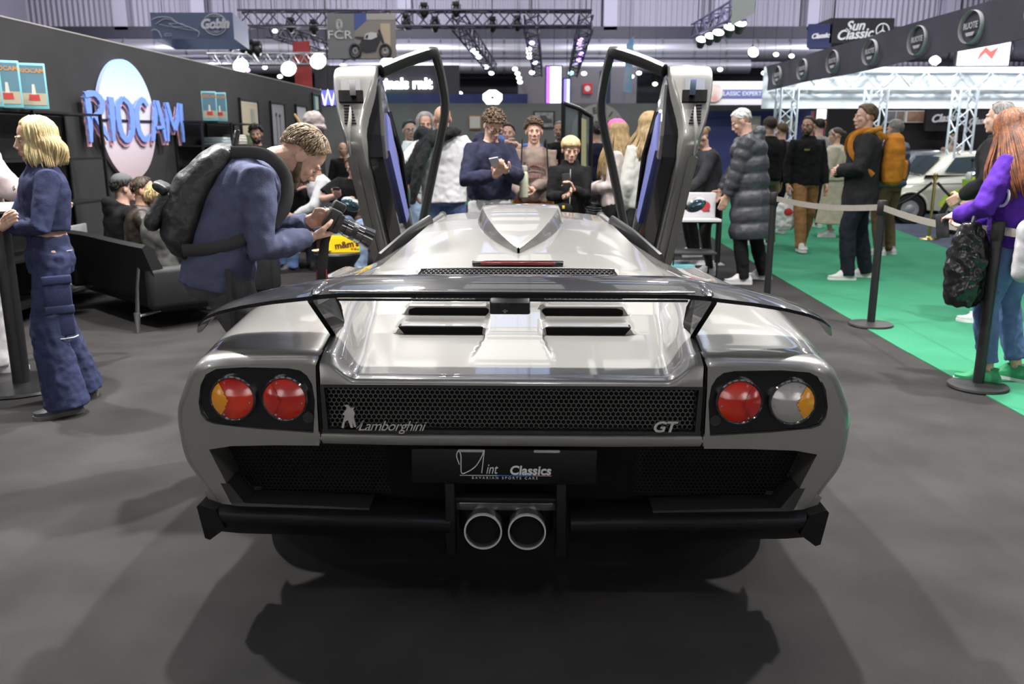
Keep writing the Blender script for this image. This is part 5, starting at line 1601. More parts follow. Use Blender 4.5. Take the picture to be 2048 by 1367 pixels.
for i in range(4): cl.rbox((random.uniform(-.01, .01), random.uniform(-.01, .01), .02 + i * .035), (.24, .36, .04), .016, 2)
mkobj('folded_clothes', voxel(cl, .008, fabric('cloth_folded', (0.6, 0.56, 0.52), var=.9), 2, fold=(.05, .01)), None, 'pile of folded white clothes on the second shelf', 'clothes', loc=on_wall(12.6, 1.42, .18))
# things low on the first shelf
MB().rbox((0, 0, .1), (.03, .30, .2), .008).build('laptop', mat('laptop_silver', (0.55, 0.55, 0.56), .4, .5), None, label='silver laptop leaning on a low shelf behind the blonde woman', cat='laptop', loc=on_wall(7.9, .52, .34))
MB().rbox((0, 0, .02), (.20, .28, .04), .004).build('paper_stack', mat('paper_white', (0.75, 0.75, 0.78), .7), None, label='stack of white paper on the lowest shelf', cat='paper', loc=on_wall(7.8, .14, .22))
# framed prints on the wall
def wall_print(Y, z0, z1, w_, label, picm, extra=None, fmt=BLACK):
    o = empty('framed_print', label, 'picture', on_wall(Y, z0, .0))
    h = z1 - z0
    for (u, v, a, b) in ((-w_ / 2, h / 2, .03, h), (w_ / 2, h / 2, .03, h), (0, 0, w_ + .03, .03), (0, h, w_ + .03, .03)):
        MB().loft([[UW * (u + su * a / 2) + Vector((0, 0, v + sv * b / 2)) + NW * d for su, sv in ((-1, -1), (1, -1), (1, 1), (-1, 1))] for d in (0, .035)], True, True).build('frame_bar', fmt, o, smooth=0)
    MB().loft([[UW * (su * w_ / 2) + Vector((0, 0, h / 2 + sv * h / 2)) + NW * d for su, sv in ((-1, -1), (1, -1), (1, 1), (-1, 1))] for d in (.005, .015)], True, True).build('print_sheet', picm, o, smooth=0)
    for (nm, poly, m_) in (extra or []):
        MB().prism(poly, .016, .020, lambda u, v, hh: UW * (u * w_) + Vector((0, 0, v * h)) + NW * hh).build(nm, m_, o, smooth=0)
    return o
wht = mat('print_white', (0.62, 0.62, 0.63), .5)
def palm(cx, h):
    P = [(cx - .012, .05), (cx + .012, .05), (cx + .008, h - .05)]
    for k in range(7):
        a = R(200 + k * 23.5 * -1 + 0)
        P += [(cx + .02 * math.cos(R(-20 + k * 33)), h + .012 * math.sin(R(-20 + k * 33))), (cx + .10 * math.cos(R(-5 + k * 32)), h + .05 * math.sin(R(-5 + k * 32)))]
    return P + [(cx - .008, h - .05)]
pblk = mat('print_black', (0.03, 0.03, 0.03), .6)
wall_print(13.75, 1.36, 2.10, .82, 'framed colour print of a cream house front with shuttered window', wht, [('house_front', [(-.44, .03), (.44, .03), (.44, .94), (-.44, .94)], mat('print_house', (0.42, 0.38, 0.26), .6)), ('shutter', [(.05, .5), (.30, .5), (.30, .82), (.05, .82)], mat('print_shutter', (0.5, 0.55, 0.5), .6)), ('lawn', [(-.44, .03), (.44, .03), (.44, .22), (-.44, .3)], mat('print_green', (0.10, 0.16, 0.06), .7)), ('green_tag', [(-.06, .12), (.06, .12), (.06, .2), (-.06, .2)], mat('tag_green', (0.1, 0.7, 0.2), .5))])
wall_print(15.2, 1.40, 2.12, .76, 'framed black and white print of two tall palms', mat('print_grey', (0.30, 0.30, 0.32), .5), [('palm_silhouette', palm(-.12, .72), pblk), ('palm_silhouette', palm(.14, .70), pblk)])
wall_print(16.65, 1.50, 2.13, .70, 'framed white print with small palms at its foot', mat('print_pale', (0.58, 0.58, 0.58), .5), [('palm_silhouette', palm(-.1, .22), pblk), ('palm_silhouette', palm(.05, .26), pblk), ('palm_silhouette', palm(.2, .2), pblk)])
po = wall_print(17.75, 1.45, 2.40, .50, 'green printed poster at the far end of the black wall', mat('poster_green', (0.06, 0.22, 0.19), .6), [('white_card', [(-.1, .68), (.35, .68), (.35, .95), (-.1, .95)], mat('poster_card', (0.55, 0.62, 0.62), .6)), ('text_line', [(-.4, .36), (.4, .36), (.4, .42), (-.4, .42)], mat('poster_text', (0.4, 0.55, 0.5), .6)), ('text_line', [(-.4, .24), (.1, .24), (.1, .3), (-.4, .3)], MATS['poster_text'])])

# ------------------------------------------------------------------ lounge furniture
bt_ = empty('standing_table', 'black standing table with round foot in front of the pale hoodie', 'table', ground(45, 772))
MB().lathe([(.001, 0), (.29, 0), (.30, .008), (.29, .022), (.08, .03), (.001, .03)], n=48).build('base_plate', BLACK, bt_)
MB().cyl((0, 0, .02), (0, 0, 1.07), .05, n=28).build('column', BLACK, bt_)
MB().lathe([(.001, 1.07), (.30, 1.07), (.31, 1.085), (.30, 1.10), (.001, 1.10)], n=48).build('table_top', mat('grey_laminate', (0.30, 0.29, 0.30), .5), bt_)

leath = mat('black_sofa_fabric', (0.010, 0.0105, 0.012), .55, bump=(150, .2))
def sofa():
    # origin mid rear on the floor, x along the back, y towards the seat front
    o = empty('lounge_sofa', 'black shell sofa on thin metal legs seen from behind with three people on it', 'sofa', (-3.44, 7.10, 0), R(-44))
    W_ = 1.75
    rows = []
    for u in np.linspace(-1, 1, 15):
        x = u * W_ / 2
        dip = .04 * u * u
        y0 = .10 * (abs(u) ** 3)
        rows.append([(x * .92, y0 + .18, .16), (x * .96, y0 + .04, .24), (x, y0 - .05, .46), (x, y0 - .12, .71 - dip), (x, y0 - .09, .735 - dip), (x, y0 - .04, .71 - dip), (x * .97, y0 + .06, .45), (x * .95, y0 + .12, .30)])
    MB().loft(rows, True, True).build('back_shell', leath, o, smooth=50)
    MB().rbox((0, .45, .22), (W_ * .94, .70, .18), .07, 3).build('seat_cushion', leath, o)
    for s in (-1, 1):
        MB().rbox((s * W_ * .47, .32, .34), (.10, .62, .34), .05, 3).build('arm', leath, o)
        MB().tube([(s * .72, .02, .60), (s * .74, -.03, .36), (s * .76, -.06, .12)], [(.014, .008), (.016, .01), (.02, .014)], 8).build('leg_spine', STEEL, o)
        MB().tube([(s * .76, -.06, .16), (s * .765, -.065, .08), (s * .77, -.07, 0)], [.026, .02, .016], 10).build('leg', STEEL, o)
        MB().tube([(s * .72, .66, .25), (s * .75, .70, 0)], [.02, .014], 8).build('leg', STEEL, o)
        MB().tube([(s * .76, -.06, .13), (s * .74, .3, .17), (s * .73, .66, .22)], .012, 6).build('leg_rail', STEEL, o)
    return o
sofa()
pinkm = mat('pink_velvet', (0.42, 0.20, 0.18), .85, sheen=.5, bump=(120, .2))
o = empty('pink_sofa', 'dusty pink low sofa with thin metal legs behind the drum table', 'sofa', (-1.98, 10.42, 0), PI)
MB().rbox((0, .10, .30), (1.60, .62, .22), .05, 3).build('seat', pinkm, o)
MB().rbox((0, -.22, .50), (1.60, .16, .46), .06, 3, Matrix.Rotation(R(8), 3, 'X')).build('backrest', pinkm, o)
for s in (-1, 1):
    MB().rbox((s * .76, .10, .44), (.14, .66, .34), .05, 3).build('arm', pinkm, o)
    for y in (-.2, .38): MB().cyl((s * .70, y, 0), (s * .70, y, .20), .014, n=10).build('leg', STEEL, o)
dt = empty('drum_table', 'black hourglass-shaped drum table holding the yellow box', 'table', (-1.71, 8.3, 0))
MB().lathe([(.001, 0), (.12, 0), (.15, .03), (.19, .10), (.20, .125), (.13, .165), (.12, .20), (.15, .27), (.215, .36), (.225, .40), (.22, .405), (.001, .40)], n=40).build('pedestal', mat('table_black', (0.016, 0.016, 0.017), .45), dt)
MB().lathe([(.001, .40), (.218, .40), (.222, .41), (.215, .418), (.001, .416)], n=40).build('table_top', mat('table_black2', (0.03, 0.03, 0.032), .3), dt)
tp = Vector((-1.71, 8.3, 0))
yb = empty('sweets_box', 'open yellow cardboard box of sweets on the drum table', 'box', (tp.x + .06, tp.y + .02, .418), R(8))
yel = mat('yellow_card', (0.85, 0.62, 0.01), .5)
for (c, s_) in (((0, -.065, .065), (.31, .003, .13)), ((0, .065, .075), (.31, .003, .15)), ((-.154, 0, .07), (.003, .13, .14)), ((.154, 0, .065), (.003, .13, .13)), ((0, 0, .002), (.31, .13, .004))):
    MB().box(c, s_).build('panel', yel, yb, smooth=0)
MB().box((0, 0, .055), (.30, .122, .10)).build('contents', mat('brown_card', (0.35, 0.22, 0.08), .7), yb, smooth=0)
mkobj('logo_lettering', text_mesh("m&m's", .085, mat('choc_brown', (0.10, 0.03, 0.015), .5), .001, bold=.003), yb, M=frame((.035, -.068, .072), (1, 0, .12), (-.12, 0, 1)))
for dx, c in ((.0, (0.7, 0.2, 0.02)), (.03, (0.65, 0.05, 0.03)), (.055, (0.1, 0.5, 0.05))):
    MB().ell((.085 + dx, -.068, .035 - dx * .1), (.012, .004, .012)).build('sweet_print', mat('sweet_%.2f' % c[0], c, .4), yb)
MB().box((-.1558, 0, .05), (.001, .07, .06)).build('barcode_panel', mat('barcode_white', (0.7, 0.7, 0.7), .6), yb, smooth=0)
pp = empty('paper_plate', 'pale plate of snacks beside the yellow box', 'plate', (tp.x - .14, tp.y - .06, .418))
MB().lathe([(.001, .004), (.06, .004), (.09, .02), (.094, .022), (.09, .016), (.06, 0), (.001, 0)], n=32).build('plate', mat('plate_straw', (0.55, 0.45, 0.22), .5), pp)
for i in range(9):
    a = i * 2.4
    MB().ell((.035 * math.sqrt(i / 4) * math.cos(a), .035 * math.sqrt(i / 4) * math.sin(a), .018 + .006 * (i % 3)), (.018, .012, .009), Matrix.Rotation(a, 3, 'Z')).build('snack', mat('snack_%d' % (i % 3), ((0.6, 0.5, 0.42), (0.5, 0.35, 0.3), (0.65, 0.6, 0.55))[i % 3], .7), pp)
MB().lathe([(.001, 0), (.03, 0), (.03, .08), (.001, .08)], n=20).build('green_cup', mat('cup_green', (0.12, 0.55, 0.08), .5), None, label='small bright green cup behind the yellow box', cat='cup', loc=(tp.x - .05, tp.y + .13, .418))
# brown handbag on the seated man's lap
hb = empty('handbag', 'brown leather handbag with tan straps beside the seated man in pale jeans', 'bag', (-1.58, 9.72, .56))
mb = MB(); mb.rbox((0, 0, .13), (.34, .16, .26), .06, 3); mb.rbox((0, 0, .05), (.40, .20, .10), .05, 3)
mkobj('pouch', voxel(mb, .01, mat('monogram_brown', (0.075, 0.045, 0.028), .5, noise=(40, (0.12, 0.075, 0.045))), 2, fold=(.06, .02)), hb)
for s in (-1, 1): MB().tube([(-.10, s * .06, .22), (-.07, s * .07, .34), (.05, s * .07, .36), (.10, s * .06, .22)], .010, 8).build('strap', mat('tan_strap', (0.28, 0.13, 0.05), .5), hb)
# coat stand with cap
cs = empty('coat_stand', 'wooden coat stand peg sticking up behind the photographer', 'coat stand', (-2.75, 11.6, 0))
wood = mat('beech', (0.55, 0.33, 0.12), .5)
MB().tube([(0, 0, 0), (0, 0, 1.62), (-.12, 0, 1.82)], [.025, .022, .016], 10).build('pole', wood, cs)
for k in range(3):
    a = k * 2.1
    MB().tube([(0, 0, .2), (.25 * math.cos(a), .25 * math.sin(a), 0)], .016, 8).build('leg', wood, cs)
MB().tube([(0, 0, 1.5), (.10, -.02, 1.66)], .014, 8).build('peg', wood, cs)
mb = MB(); mb.ell((0, 0, .06), (.14, .13, .12)); mb.ell((.02, 0, -.03), (.15, .13, .06)); mb.ell((-.05, -.05, -.07), (.08, .08, .06))
mkobj('cloth_hat', voxel(mb, .011, fabric('cloth_hatpink', (0.60, 0.52, 0.50), var=.92), 3, fold=(.06, .04)), None, 'crumpled pale pink cloth hat hung on the wooden coat stand', 'hat', loc=(-2.60, 11.5, 1.68))
# stool
st = empty('black_stool', 'black leather cube stool behind the photographer', 'stool', ground(520, 585))
MB().rbox((0, 0, .22), (.36, .36, .40), .05, 3).build('pad', mat('stool_leather', (0.014, 0.014, 0.015), .4, bump=(50, .2)), st)
MB().rbox((0, 0, .01), (.30, .30, .02), .005).build('foot', BLACK, st)
# garment on hanger between the sofa and the shelf
gh = empty('hanging_shirt', 'black t-shirt on a wire hanger below the second shelf', 'shirt', on_wall(11.3, 1.2, .45))
mb = MB(); mb.loft([[(.03 * math.cos(a), .20 * w_ * math.sin(a), z) for a in np.linspace(0, 2 * PI, 16, endpoint=False)] for z, w_ in ((-.55, 1.05), (-.2, 1.0), (-.06, .98), (.02, .5), (.05, .25))], True, True)
for s in (-1, 1): mb.tube([(0, s * .15, -.03), (0, s * .26, -.14), (0, s * .30, -.24)], [.05, .05, .055], 10, flat=.6)
mkobj('cloth', voxel(mb, .012, blackc, 2, fold=(.07, .02)), gh)
MB().tube([(0, -.16, .01), (0, 0, .08), (0, .16, .01)], .004, 6).build('hanger', STEEL, gh)
MB().tube([(0, 0, .08), (0, 0, .12), (0, .03, .15), (0, .05, .12)], .004, 6).build('hook', STEEL, gh)
# ------------------------------------------------------------------ gear of the photographer
def W_(J, p): return wp(J, p)
WP3 = JP['W'].to_3x3().normalized()
sh, e, wr, dd, nn = JP['arms'][1]
cpos = wp(JP, (.0, .465, 1.09))
cm = empty('reflex_camera', 'black reflex camera with zoom lens in the hands of the photographer', 'camera', cpos)
Rc = Matrix.Rotation(R(-72), 3, 'Z') @ Matrix.Rotation(R(-28), 3, 'X')
def cb_(p): return Rc @ Vector(p)
blk = mat('camera_black', (0.012, 0.012, 0.012), .45, bump=(120, .3))
MB().rbox(cb_((0, 0, 0)), (.145, .06, .10), .014, 2, Rc).build('camera_body', blk, cm)
MB().rbox(cb_((0, .005, .065)), (.06, .06, .045), .012, 2, Rc).build('viewfinder_hump', blk, cm)
MB().rbox(cb_((.055, .02, -.005)), (.035, .05, .095), .014, 2, Rc).build('grip', blk, cm)
MB().tube([cb_((-.01, .02, -.005)), cb_((-.01, .07, -.005)), cb_((-.01, .072, -.005)), cb_((-.01, .16, -.005))], [.036, .038, .042, .042], 20).build('lens_barrel', GLOSSB, cm)
MB().tube([cb_((-.01, .155, -.005)), cb_((-.01, .20, -.005))], [.047, .050], 20).build('lens_hood', GLOSSB, cm)
MB().tube([cb_((-.01, .10, -.005)), cb_((-.01, .125, -.005))], .0435, 20).build('zoom_ring', blk, cm)
MB().rbox(cb_((-.13, -.03, .0)), (.10, .006, .07), .003, 1, Rc).build('flip_screen', blk, cm)
s0 = cpos + Vector((-.03, .0, -.04))
def strap(pts, wd, name, m, par, th=.003):
    return MB().tube(pts, [(wd, th)] * len(pts), 8, up=(0, 1, 0)).build(name, m, par)
stp = [Vector((0, 0, -.03)), Vector((-.03, -.03, -.10)), Vector((-.045, -.05, -.22)), Vector((-.05, -.05, -.42)), Vector((-.055, -.045, -.52))]
MB().tube(stp, [(.010, .003), (.020, .003), (.026, .003), (.027, .003), (.027, .003)], 8, up=(0, 1, 0)).build('neck_strap', mat('strap_black', (0.015, 0.015, 0.015), .7), cm)
for s in (-1, 1):
    MB().tube([p + Vector((s * .021, -.0045, 0)) for p in stp[2:]], .0022, 5).build('strap_stripe', mat('strap_red', (0.55, 0.02, 0.02), .6), cm)
mkobj('strap_lettering', text_mesh('Canon', .034, mat('strap_white', (0.7, 0.7, 0.7), .6), .0006, bold=.0006), cm, M=frame((-.050, -.056, -.31), (0, 0, 1), (-1, 0, 0)))
# backpack
bp = empty('leather_backpack', 'black leather backpack worn by the bending photographer', 'backpack', (0, 0, 0))
a_, f_ = JP['fwd'](.4)
sp_ = JP['spine']
mb = MB()
rows = []
for t, hw, dp, off in ((-.02, .10, .05, -.175), (.02, .14, .08, -.19), (.13, .155, .09, -.195), (.28, .15, .08, -.185), (.40, .135, .065, -.165), (.47, .11, .045, -.15), (.50, .05, .02, -.14)):
    c = sp_(t); rows.append([c + a_ * (hw * math.copysign(abs(math.cos(q)) ** .7, math.cos(q))) + f_ * (off + dp * math.copysign(abs(math.sin(q)) ** .7, math.sin(q))) for q in [2 * PI * k / 20 for k in range(20)]])
mb.loft(rows, True, True)
c = sp_(.14)
mb2 = MB(); up_ = (sp_(.4) - sp_(.3)).normalized()
RB = Matrix((a_, f_, up_)).transposed()
mb2.rbox(sp_(.11) + f_ * -.285, (.23, .07, .18), .04, 2, RB)
mb3 = MB(); mb3.rbox(sp_(.20) + f_ * -.295, (.24, .07, .04), .02, 2, RB)
hide = mat('soft_black_leather', (0.016, 0.016, 0.017), .38, bump=(35, .5))
def putw(nm, me, par, J):
    me.transform(J['W']); return mkobj(nm, me, par)
putw('main_bag', voxel(mb, .009, hide, 3, fold=(.07, .012)), bp, JP)
putw('front_pocket', voxel(mb2, .009, hide, 3, fold=(.06, .008)), bp, JP)
putw('pocket_flap', voxel(mb3, .008, hide, 2, fold=(.04, .01)), bp, JP)
putw('top_handle', MB().tube([sp_(.50) + f_ * -.13 + a_ * -.04, sp_(.56) + f_ * -.15 + a_ * -.03, sp_(.56) + f_ * -.15 + a_ * .03, sp_(.50) + f_ * -.13 + a_ * .04], [(.012, .005)] * 4, 8).mesh('h', hide, 60), bp, JP)
for s in (-1, 1):
    q = [sp_(.47) + a_ * (s * .10) + f_ * -.13, sp_(.535) + a_ * (s * .115) + f_ * -.01, sp_(.50) + a_ * (s * .13) + f_ * .10, sp_(.38) + a_ * (s * .165) + f_ * .155, sp_(.24) + a_ * (s * .185) + f_ * .11, sp_(.10) + a_ * (s * .19) + f_ * -.04, sp_(.02) + a_ * (s * .14) + f_ * -.16]
    putw('shoulder_strap', MB().tube([Vector(p) for p in cat_rom([tuple(p) for p in q], 4)], [(.026, .007)] * 25, 8, up=tuple(a_ * s)).mesh('s', mat('strap_webbing', (0.014, 0.014, 0.016), .6), 60), bp, JP)
q = wp(JP, sp_(.05) + a_ * .2 + f_ * .03)
MB().tube([q, q + Vector((.01, -.02, -.15)), q + Vector((.02, -.02, -.33))], [(.012, .003)] * 3, 6, up=(0, 1, 0)).build('loose_strap', MATS['strap_webbing'], bp)

# orange backpack of the man at the barrier
ob = empty('orange_backpack', 'burnt orange canvas backpack on the man in black jacket', 'backpack', (0, 0, 0))
a_, f_ = JO['fwd'](.4); sp_ = JO['spine']
org = fabric('cloth_orange', (0.42, 0.16, 0.02))
mb = MB(); rows = []
for t, hw, dp in ((.0, .11, .07), (.04, .15, .10), (.2, .16, .115), (.36, .155, .10), (.46, .13, .08), (.50, .07, .04)):
    c = sp_(t); rows.append([c + a_ * (hw * math.copysign(abs(math.cos(q)) ** .6, math.cos(q))) + f_ * (-.27 + dp * math.copysign(abs(math.sin(q)) ** .7, math.sin(q))) for q in [2 * PI * k / 20 for k in range(20)]])
mb.loft(rows, True, True)
putw('main_bag', voxel(mb, .011, org, 2, fold=(.06, .015)), ob, JO)
mb = MB(); mb.rbox(sp_(.15) + f_ * -.37, (.24, .07, .20), .035, 2, Matrix((a_, f_, (sp_(.4) - sp_(.3)).normalized())).transposed())
putw('front_pocket', voxel(mb, .011, org, 2), ob, JO)
for s in (-1, 1):
    q = [sp_(.46) + a_ * (s * .10) + f_ * -.18, sp_(.53) + a_ * (s * .12) + f_ * -.02, sp_(.47) + a_ * (s * .14) + f_ * .13, sp_(.30) + a_ * (s * .19) + f_ * .13, sp_(.1) + a_ * (s * .2) + f_ * -.08]
    putw('shoulder_strap', MB().tube([Vector(p) for p in cat_rom([tuple(p) for p in q], 4)], [(.026, .008)] * 17, 8, up=tuple(a_ * s)).mesh('s', org, 60), ob, JO)
# things carried
p = wp(JWk, JWk['arms'][1][2] + Vector((0, .02, -.10)))
bag = empty('carrier_bag', 'white plastic carrier bag with red print held by the bearded walker', 'bag', p)
mb = MB(); mb.loft([[(w_ * math.cos(a), d * math.sin(a), z) for a in np.linspace(0, 2 * PI, 20, endpoint=False)] for z, w_, d in ((-.50, .10, .03), (-.44, .14, .05), (-.25, .15, .05), (-.14, .12, .035), (-.10, .06, .02))], True, True)
mkobj('sack', voxel(mb, .012, mat('white_plastic', (0.72, 0.70, 0.70), .35), 2, fold=(.06, .03)), bag)
MB().tube([(-.05, 0, -.12), (-.02, 0, 0), (.02, 0, 0), (.05, 0, -.12)], .008, 6).build('handle', MATS['white_plastic'], bag)
MB().ell((.01, -.052, -.25), (.06, .006, .05)).build('red_print', mat('bag_red', (0.5, 0.03, 0.03), .5), bag)
p = wp(JG, JG['arms'][0][2] + Vector((-.03, .02, -.16)))
boxed_set((p.x, p.y, p.z - .28), .10, .30, .40, R(-8), 'teal boxed set held under the arm of the grey-haired man', False)
p = wp(JN, (-.27, .14, 1.0))
bo = empty('water_bottle', 'pale green steel bottle hanging beside the navy hoodie', 'bottle', (p.x, p.y - .02, p.z - .02))
MB().lathe([(.001, 0), (.036, 0), (.038, .01), (.038, .19), (.032, .215), (.026, .225), (.001, .225)], n=28).build('flask', mat('sage_steel', (0.42, 0.44, 0.33), .35), bo)
MB().lathe([(.026, .225), (.030, .228), (.030, .265), (.022, .275), (.001, .275)], n=24).build('cap', mat('bottle_cap', (0.25, 0.25, 0.22), .4), bo)
MB().tube([(0, 0, .27), (.01, 0, .30), (.0, .02, .30)], .005, 6).build('loop', BLACK, bo)
p = wp(JR, JR['arms'][0][2] + JR['arms'][0][3] * .09 + Vector((0, 0, -.05)))
phone(JR, 0, 'dark phone in the hand of the woman with auburn hair', off=(0, .02, -.05), up=(.1, .2, 1), facing=(1, .2, 0))
# dark shiny bag and grey pouch of the woman at the right
hb = empty('quilted_shoulder_bag', 'shiny black quilted bag hanging from the arm of the woman with auburn hair', 'bag', wp(JR, (-.30, .16, .52)))
mb = MB(); mb.loft([[(w_ * math.cos(a), d * math.sin(a), z) for a in np.linspace(0, 2 * PI, 20, endpoint=False)] for z, w_, d in ((.0, .08, .06), (.06, .12, .08), (.25, .13, .08), (.42, .10, .06), (.50, .05, .04))], True, True)
mkobj('bag_body', voxel(mb, .01, mat('black_nylon', (0.012, 0.012, 0.013), .2), 2, fold=(.05, .03)), hb)
MB().tube([(0, 0, .48), (.04, .02, .62), (.12, .05, .70)], .012, 6).build('strap', BLACK, hb)
gp = empty('grey_tote', 'pale grey cloth tote at the hip of the woman with auburn hair', 'bag', wp(JR, (-.17, -.12, .70)))
mb = MB(); mb.rbox((0, 0, .18), (.28, .12, .36), .05, 2, Matrix.Rotation(R(58), 3, 'Z'))
mkobj('bag_body', voxel(mb, .012, fabric('cloth_tote', (0.45, 0.44, 0.46), var=.93), 3, fold=(.08, .02)), gp)
# number print on the purple sweater
mkobj('sleeve_print', text_mesh('0', .16, mat('sleeve_grey', (0.35, 0.35, 0.5), .7), .003), JR['root'], M=frame(Vector((-.235, .02, 1.14)), (0, 1, .2), (0, -.2, 1)) @ Matrix.Rotation(PI, 4, 'Y'))

# ------------------------------------------------------------------ retractable barriers
def barrier_post(P, label):
    o = empty('barrier_post', label, 'barrier post', P, 0, 'belt barrier posts')
    MB().lathe([(.001, 0), (.168, 0), (.172, .01), (.168, .022), (.06, .034), (.001, .036)], n=44).build('base', mat('post_base', (0.022, 0.022, 0.023), .45), o)
    MB().cyl((0, 0, .03), (0, 0, .93), .031, n=24).build('pole', mat('post_black', (0.014, 0.014, 0.015), .4), o)
    MB().lathe([(.034, .90), (.038, .905), (.038, 1.0), (.033, 1.012), (.001, 1.014)], n=24).build('head', mat('post_head', (0.012, 0.012, 0.012), .5), o)
    return o
PP = [ground(1533, 602), ground(1741, 651), ground(1955, 775), Vector((3.75, 3.75, 0))]
for p, l in zip(PP, ('far black barrier post beside the quilted coat', 'middle black barrier post in front of the orange backpack', 'near black barrier post below the hand of the woman with auburn hair')):
    barrier_post(p, l)
beltm = fabric('cloth_belt', (0.24, 0.225, 0.20), var=.93)
for a, b, l in ((0, 1, 'grey belt stretched between the far and middle barrier posts'), (1, 2, 'grey belt stretched between the middle and near barrier posts'), (2, 3, 'grey belt running off to the right from the near barrier post')):
    A, B = PP[a] + Vector((0, 0, .955)), PP[b] + Vector((0, 0, .955))
    d = (B - A).normalized(); nrm = Vector((-d.y, d.x, 0))
    A, B = A + d * .035, B - d * .035
    rows = []
    for t in np.linspace(0, 1, 9):
        p = A.lerp(B, t) + Vector((0, 0, -.035 * math.sin(PI * t)))
        rows.append([p + Vector((0, 0, .024)) + nrm * .001, p + Vector((0, 0, -.024)) + nrm * .001, p + Vector((0, 0, -.024)) - nrm * .001, p + Vector((0, 0, .024)) - nrm * .001])
    MB().loft(rows, True, True).build('barrier_belt', beltm, None, label=l, cat='belt', smooth=30)

# white display table at the right of the car
t0 = Vector((1.93, 9.1, 0))
tb = empty('display_table', 'small white-topped table with black wire frame right of the car', 'table', t0)
MB().rbox((0, 0, .665), (.50, .42, .03), .004).build('table_top', mat('white_gloss', (0.72, 0.75, 0.75), .25), tb)
for x in (-.23, .23):
    for y in (-.19, .19): MB().cyl((x, y, 0), (x, y, .65), .009, n=8).build('leg', BLACK, tb)
MB().box((0, 0, .32), (.46, .38, .012)).build('shelf', DGREY, tb, smooth=0)
for y in (-.19, .19): MB().cyl((-.23, y, .31), (.23, y, .31), .007, n=8).build('rail', BLACK, tb)
pc = empty('leaflet_box', 'white leaflet box with red helmet print on the display table', 'box', t0 + Vector((.05, .02, .68)), R(-4))
MB().rbox((0, 0, .13), (.34, .14, .26), .006).build('carton', mat('white_card', (0.66, 0.62, 0.66), .5), pc)
MB().ell((.06, -.071, .12), (.055, .004, .055)).build('helmet_print', mat('print_red', (0.5, 0.04, 0.06), .5), pc)
MB().box((.075, -.0715, .075), (.07, .003, .025)).build('helmet_visor', mat('print_dark', (0.12, 0.06, 0.07), .5), pc, smooth=0)
MB().rbox((0, 0, .1), (.26, .3, .2), .01).build('tray_box', teal, None, label='teal carton on the floor under the display table', cat='box', loc=(1.80, 9.05, 0))
hi = empty('high_table', 'dark high table behind the display table', 'table', (2.22, 10.4, 0))
MB().rbox((0, 0, 1.0), (.7, .5, .03), .005).build('table_top', DGREY, hi)
for x in (-.3, .3): MB().rbox((x, 0, .5), (.06, .06, 1.0), .005).build('leg', BLACK, hi)
MB().rbox((0, 0, .01), (.7, .4, .02), .004).build('foot_plate', STEEL, hi)
# ------------------------------------------------------------------ grey partition and what hangs on it
PY = 22.0
gm = mat('grey_partition', (0.13, 0.135, 0.135), .7)
xl, xr = at(634, 300, PY).x, at(1345, 300, PY).x
struct('wall_partition', MB().box(((xl + xr) / 2, PY + .06, 1.2), (xr - xl, .12, 2.40)), gm)
def flat_picture(px0, py0, px1, py1, Y, label, m, fr=BLACK, name='framed_picture'):
    a, b = at(px0, py0, Y), at(px1, py1, Y)
    o = empty(name, label, 'picture', ((a.x + b.x) / 2, Y, (a.z + b.z) / 2))
    w_, h = b.x - a.x, a.z - b.z
    MB().box((0, 0, 0), (w_, .03, h)).build('frame', fr, o, smooth=0)
    MB().box((0, -.018, 0), (w_ * .86, .008, h * .86)).build('print', m, o, smooth=0)
    return o
o = flat_picture(1067, 222, 1109, 256, PY - .02, 'framed monochrome photo of an old car on the grey partition', mat('mono_print', (0.35, 0.35, 0.36), .5, noise=(5, (0.12, 0.12, 0.12), 3)))
MB().prism([(-.2, -.08), (.2, -.08), (.2, .0), (.1, .02), (.04, .10), (-.1, .10), (-.16, .01), (-.2, 0)], -.03, -.024).build('car_silhouette', mat('mono_dark', (0.06, 0.06, 0.06), .6), o, smooth=0)
flat_picture(938, 231, 962, 258, PY - .02, 'small orange-framed print behind the curly-haired teenager', mat('pale_print', (0.5, 0.48, 0.46), .6), mat('orange_frame', (0.40, 0.18, 0.07), .6))
flat_picture(627, 220, 640, 296, 18.0, 'tall narrow dark painting at the end of the black wall', mat('dark_painting', (0.10, 0.06, 0.03), .6, noise=(8, (0.03, 0.02, 0.015))), mat('brown_frame', (0.06, 0.035, 0.02), .6))
# round garage sign
c = at(1197, 262, PY - .1)
gs = empty('round_garage_sign', 'round grey garage sign with a green bird emblem on the partition', 'sign', (c.x, PY - .06, c.z))
MB().lathe([(.001, 0), (.66, 0), (.66, .03), (.001, .03)], n=48, axis='Y').build('disc', mat('sign_grey', (0.30, 0.29, 0.27), .6), gs)
dk = mat('sign_ink', (0.07, 0.07, 0.07), .6)
word = 'PHENIX'
for i, ch in enumerate(word):
    a = R(150 - i * 24)
    mkobj('letter', text_mesh(ch, .20, dk, .004, bold=.006), gs, M=frame((.50 * math.cos(a), -.012, .50 * math.sin(a)), (math.sin(a), 0, -math.cos(a)), (math.cos(a), 0, math.sin(a))))
mkobj('letter_line', text_mesh('GARAGE', .17, dk, .004, bold=.006), gs, M=frame((0, -.012, .18), (1, 0, 0), (0, 0, 1)))
for i, ch in enumerate('KUSTOM'):
    a = R(215 + i * 22)
    mkobj('letter', text_mesh(ch, .16, dk, .004, bold=.005), gs, M=frame((.52 * math.cos(a), -.012, .52 * math.sin(a)), (-math.sin(a), 0, math.cos(a)), (-math.cos(a), 0, -math.sin(a))))
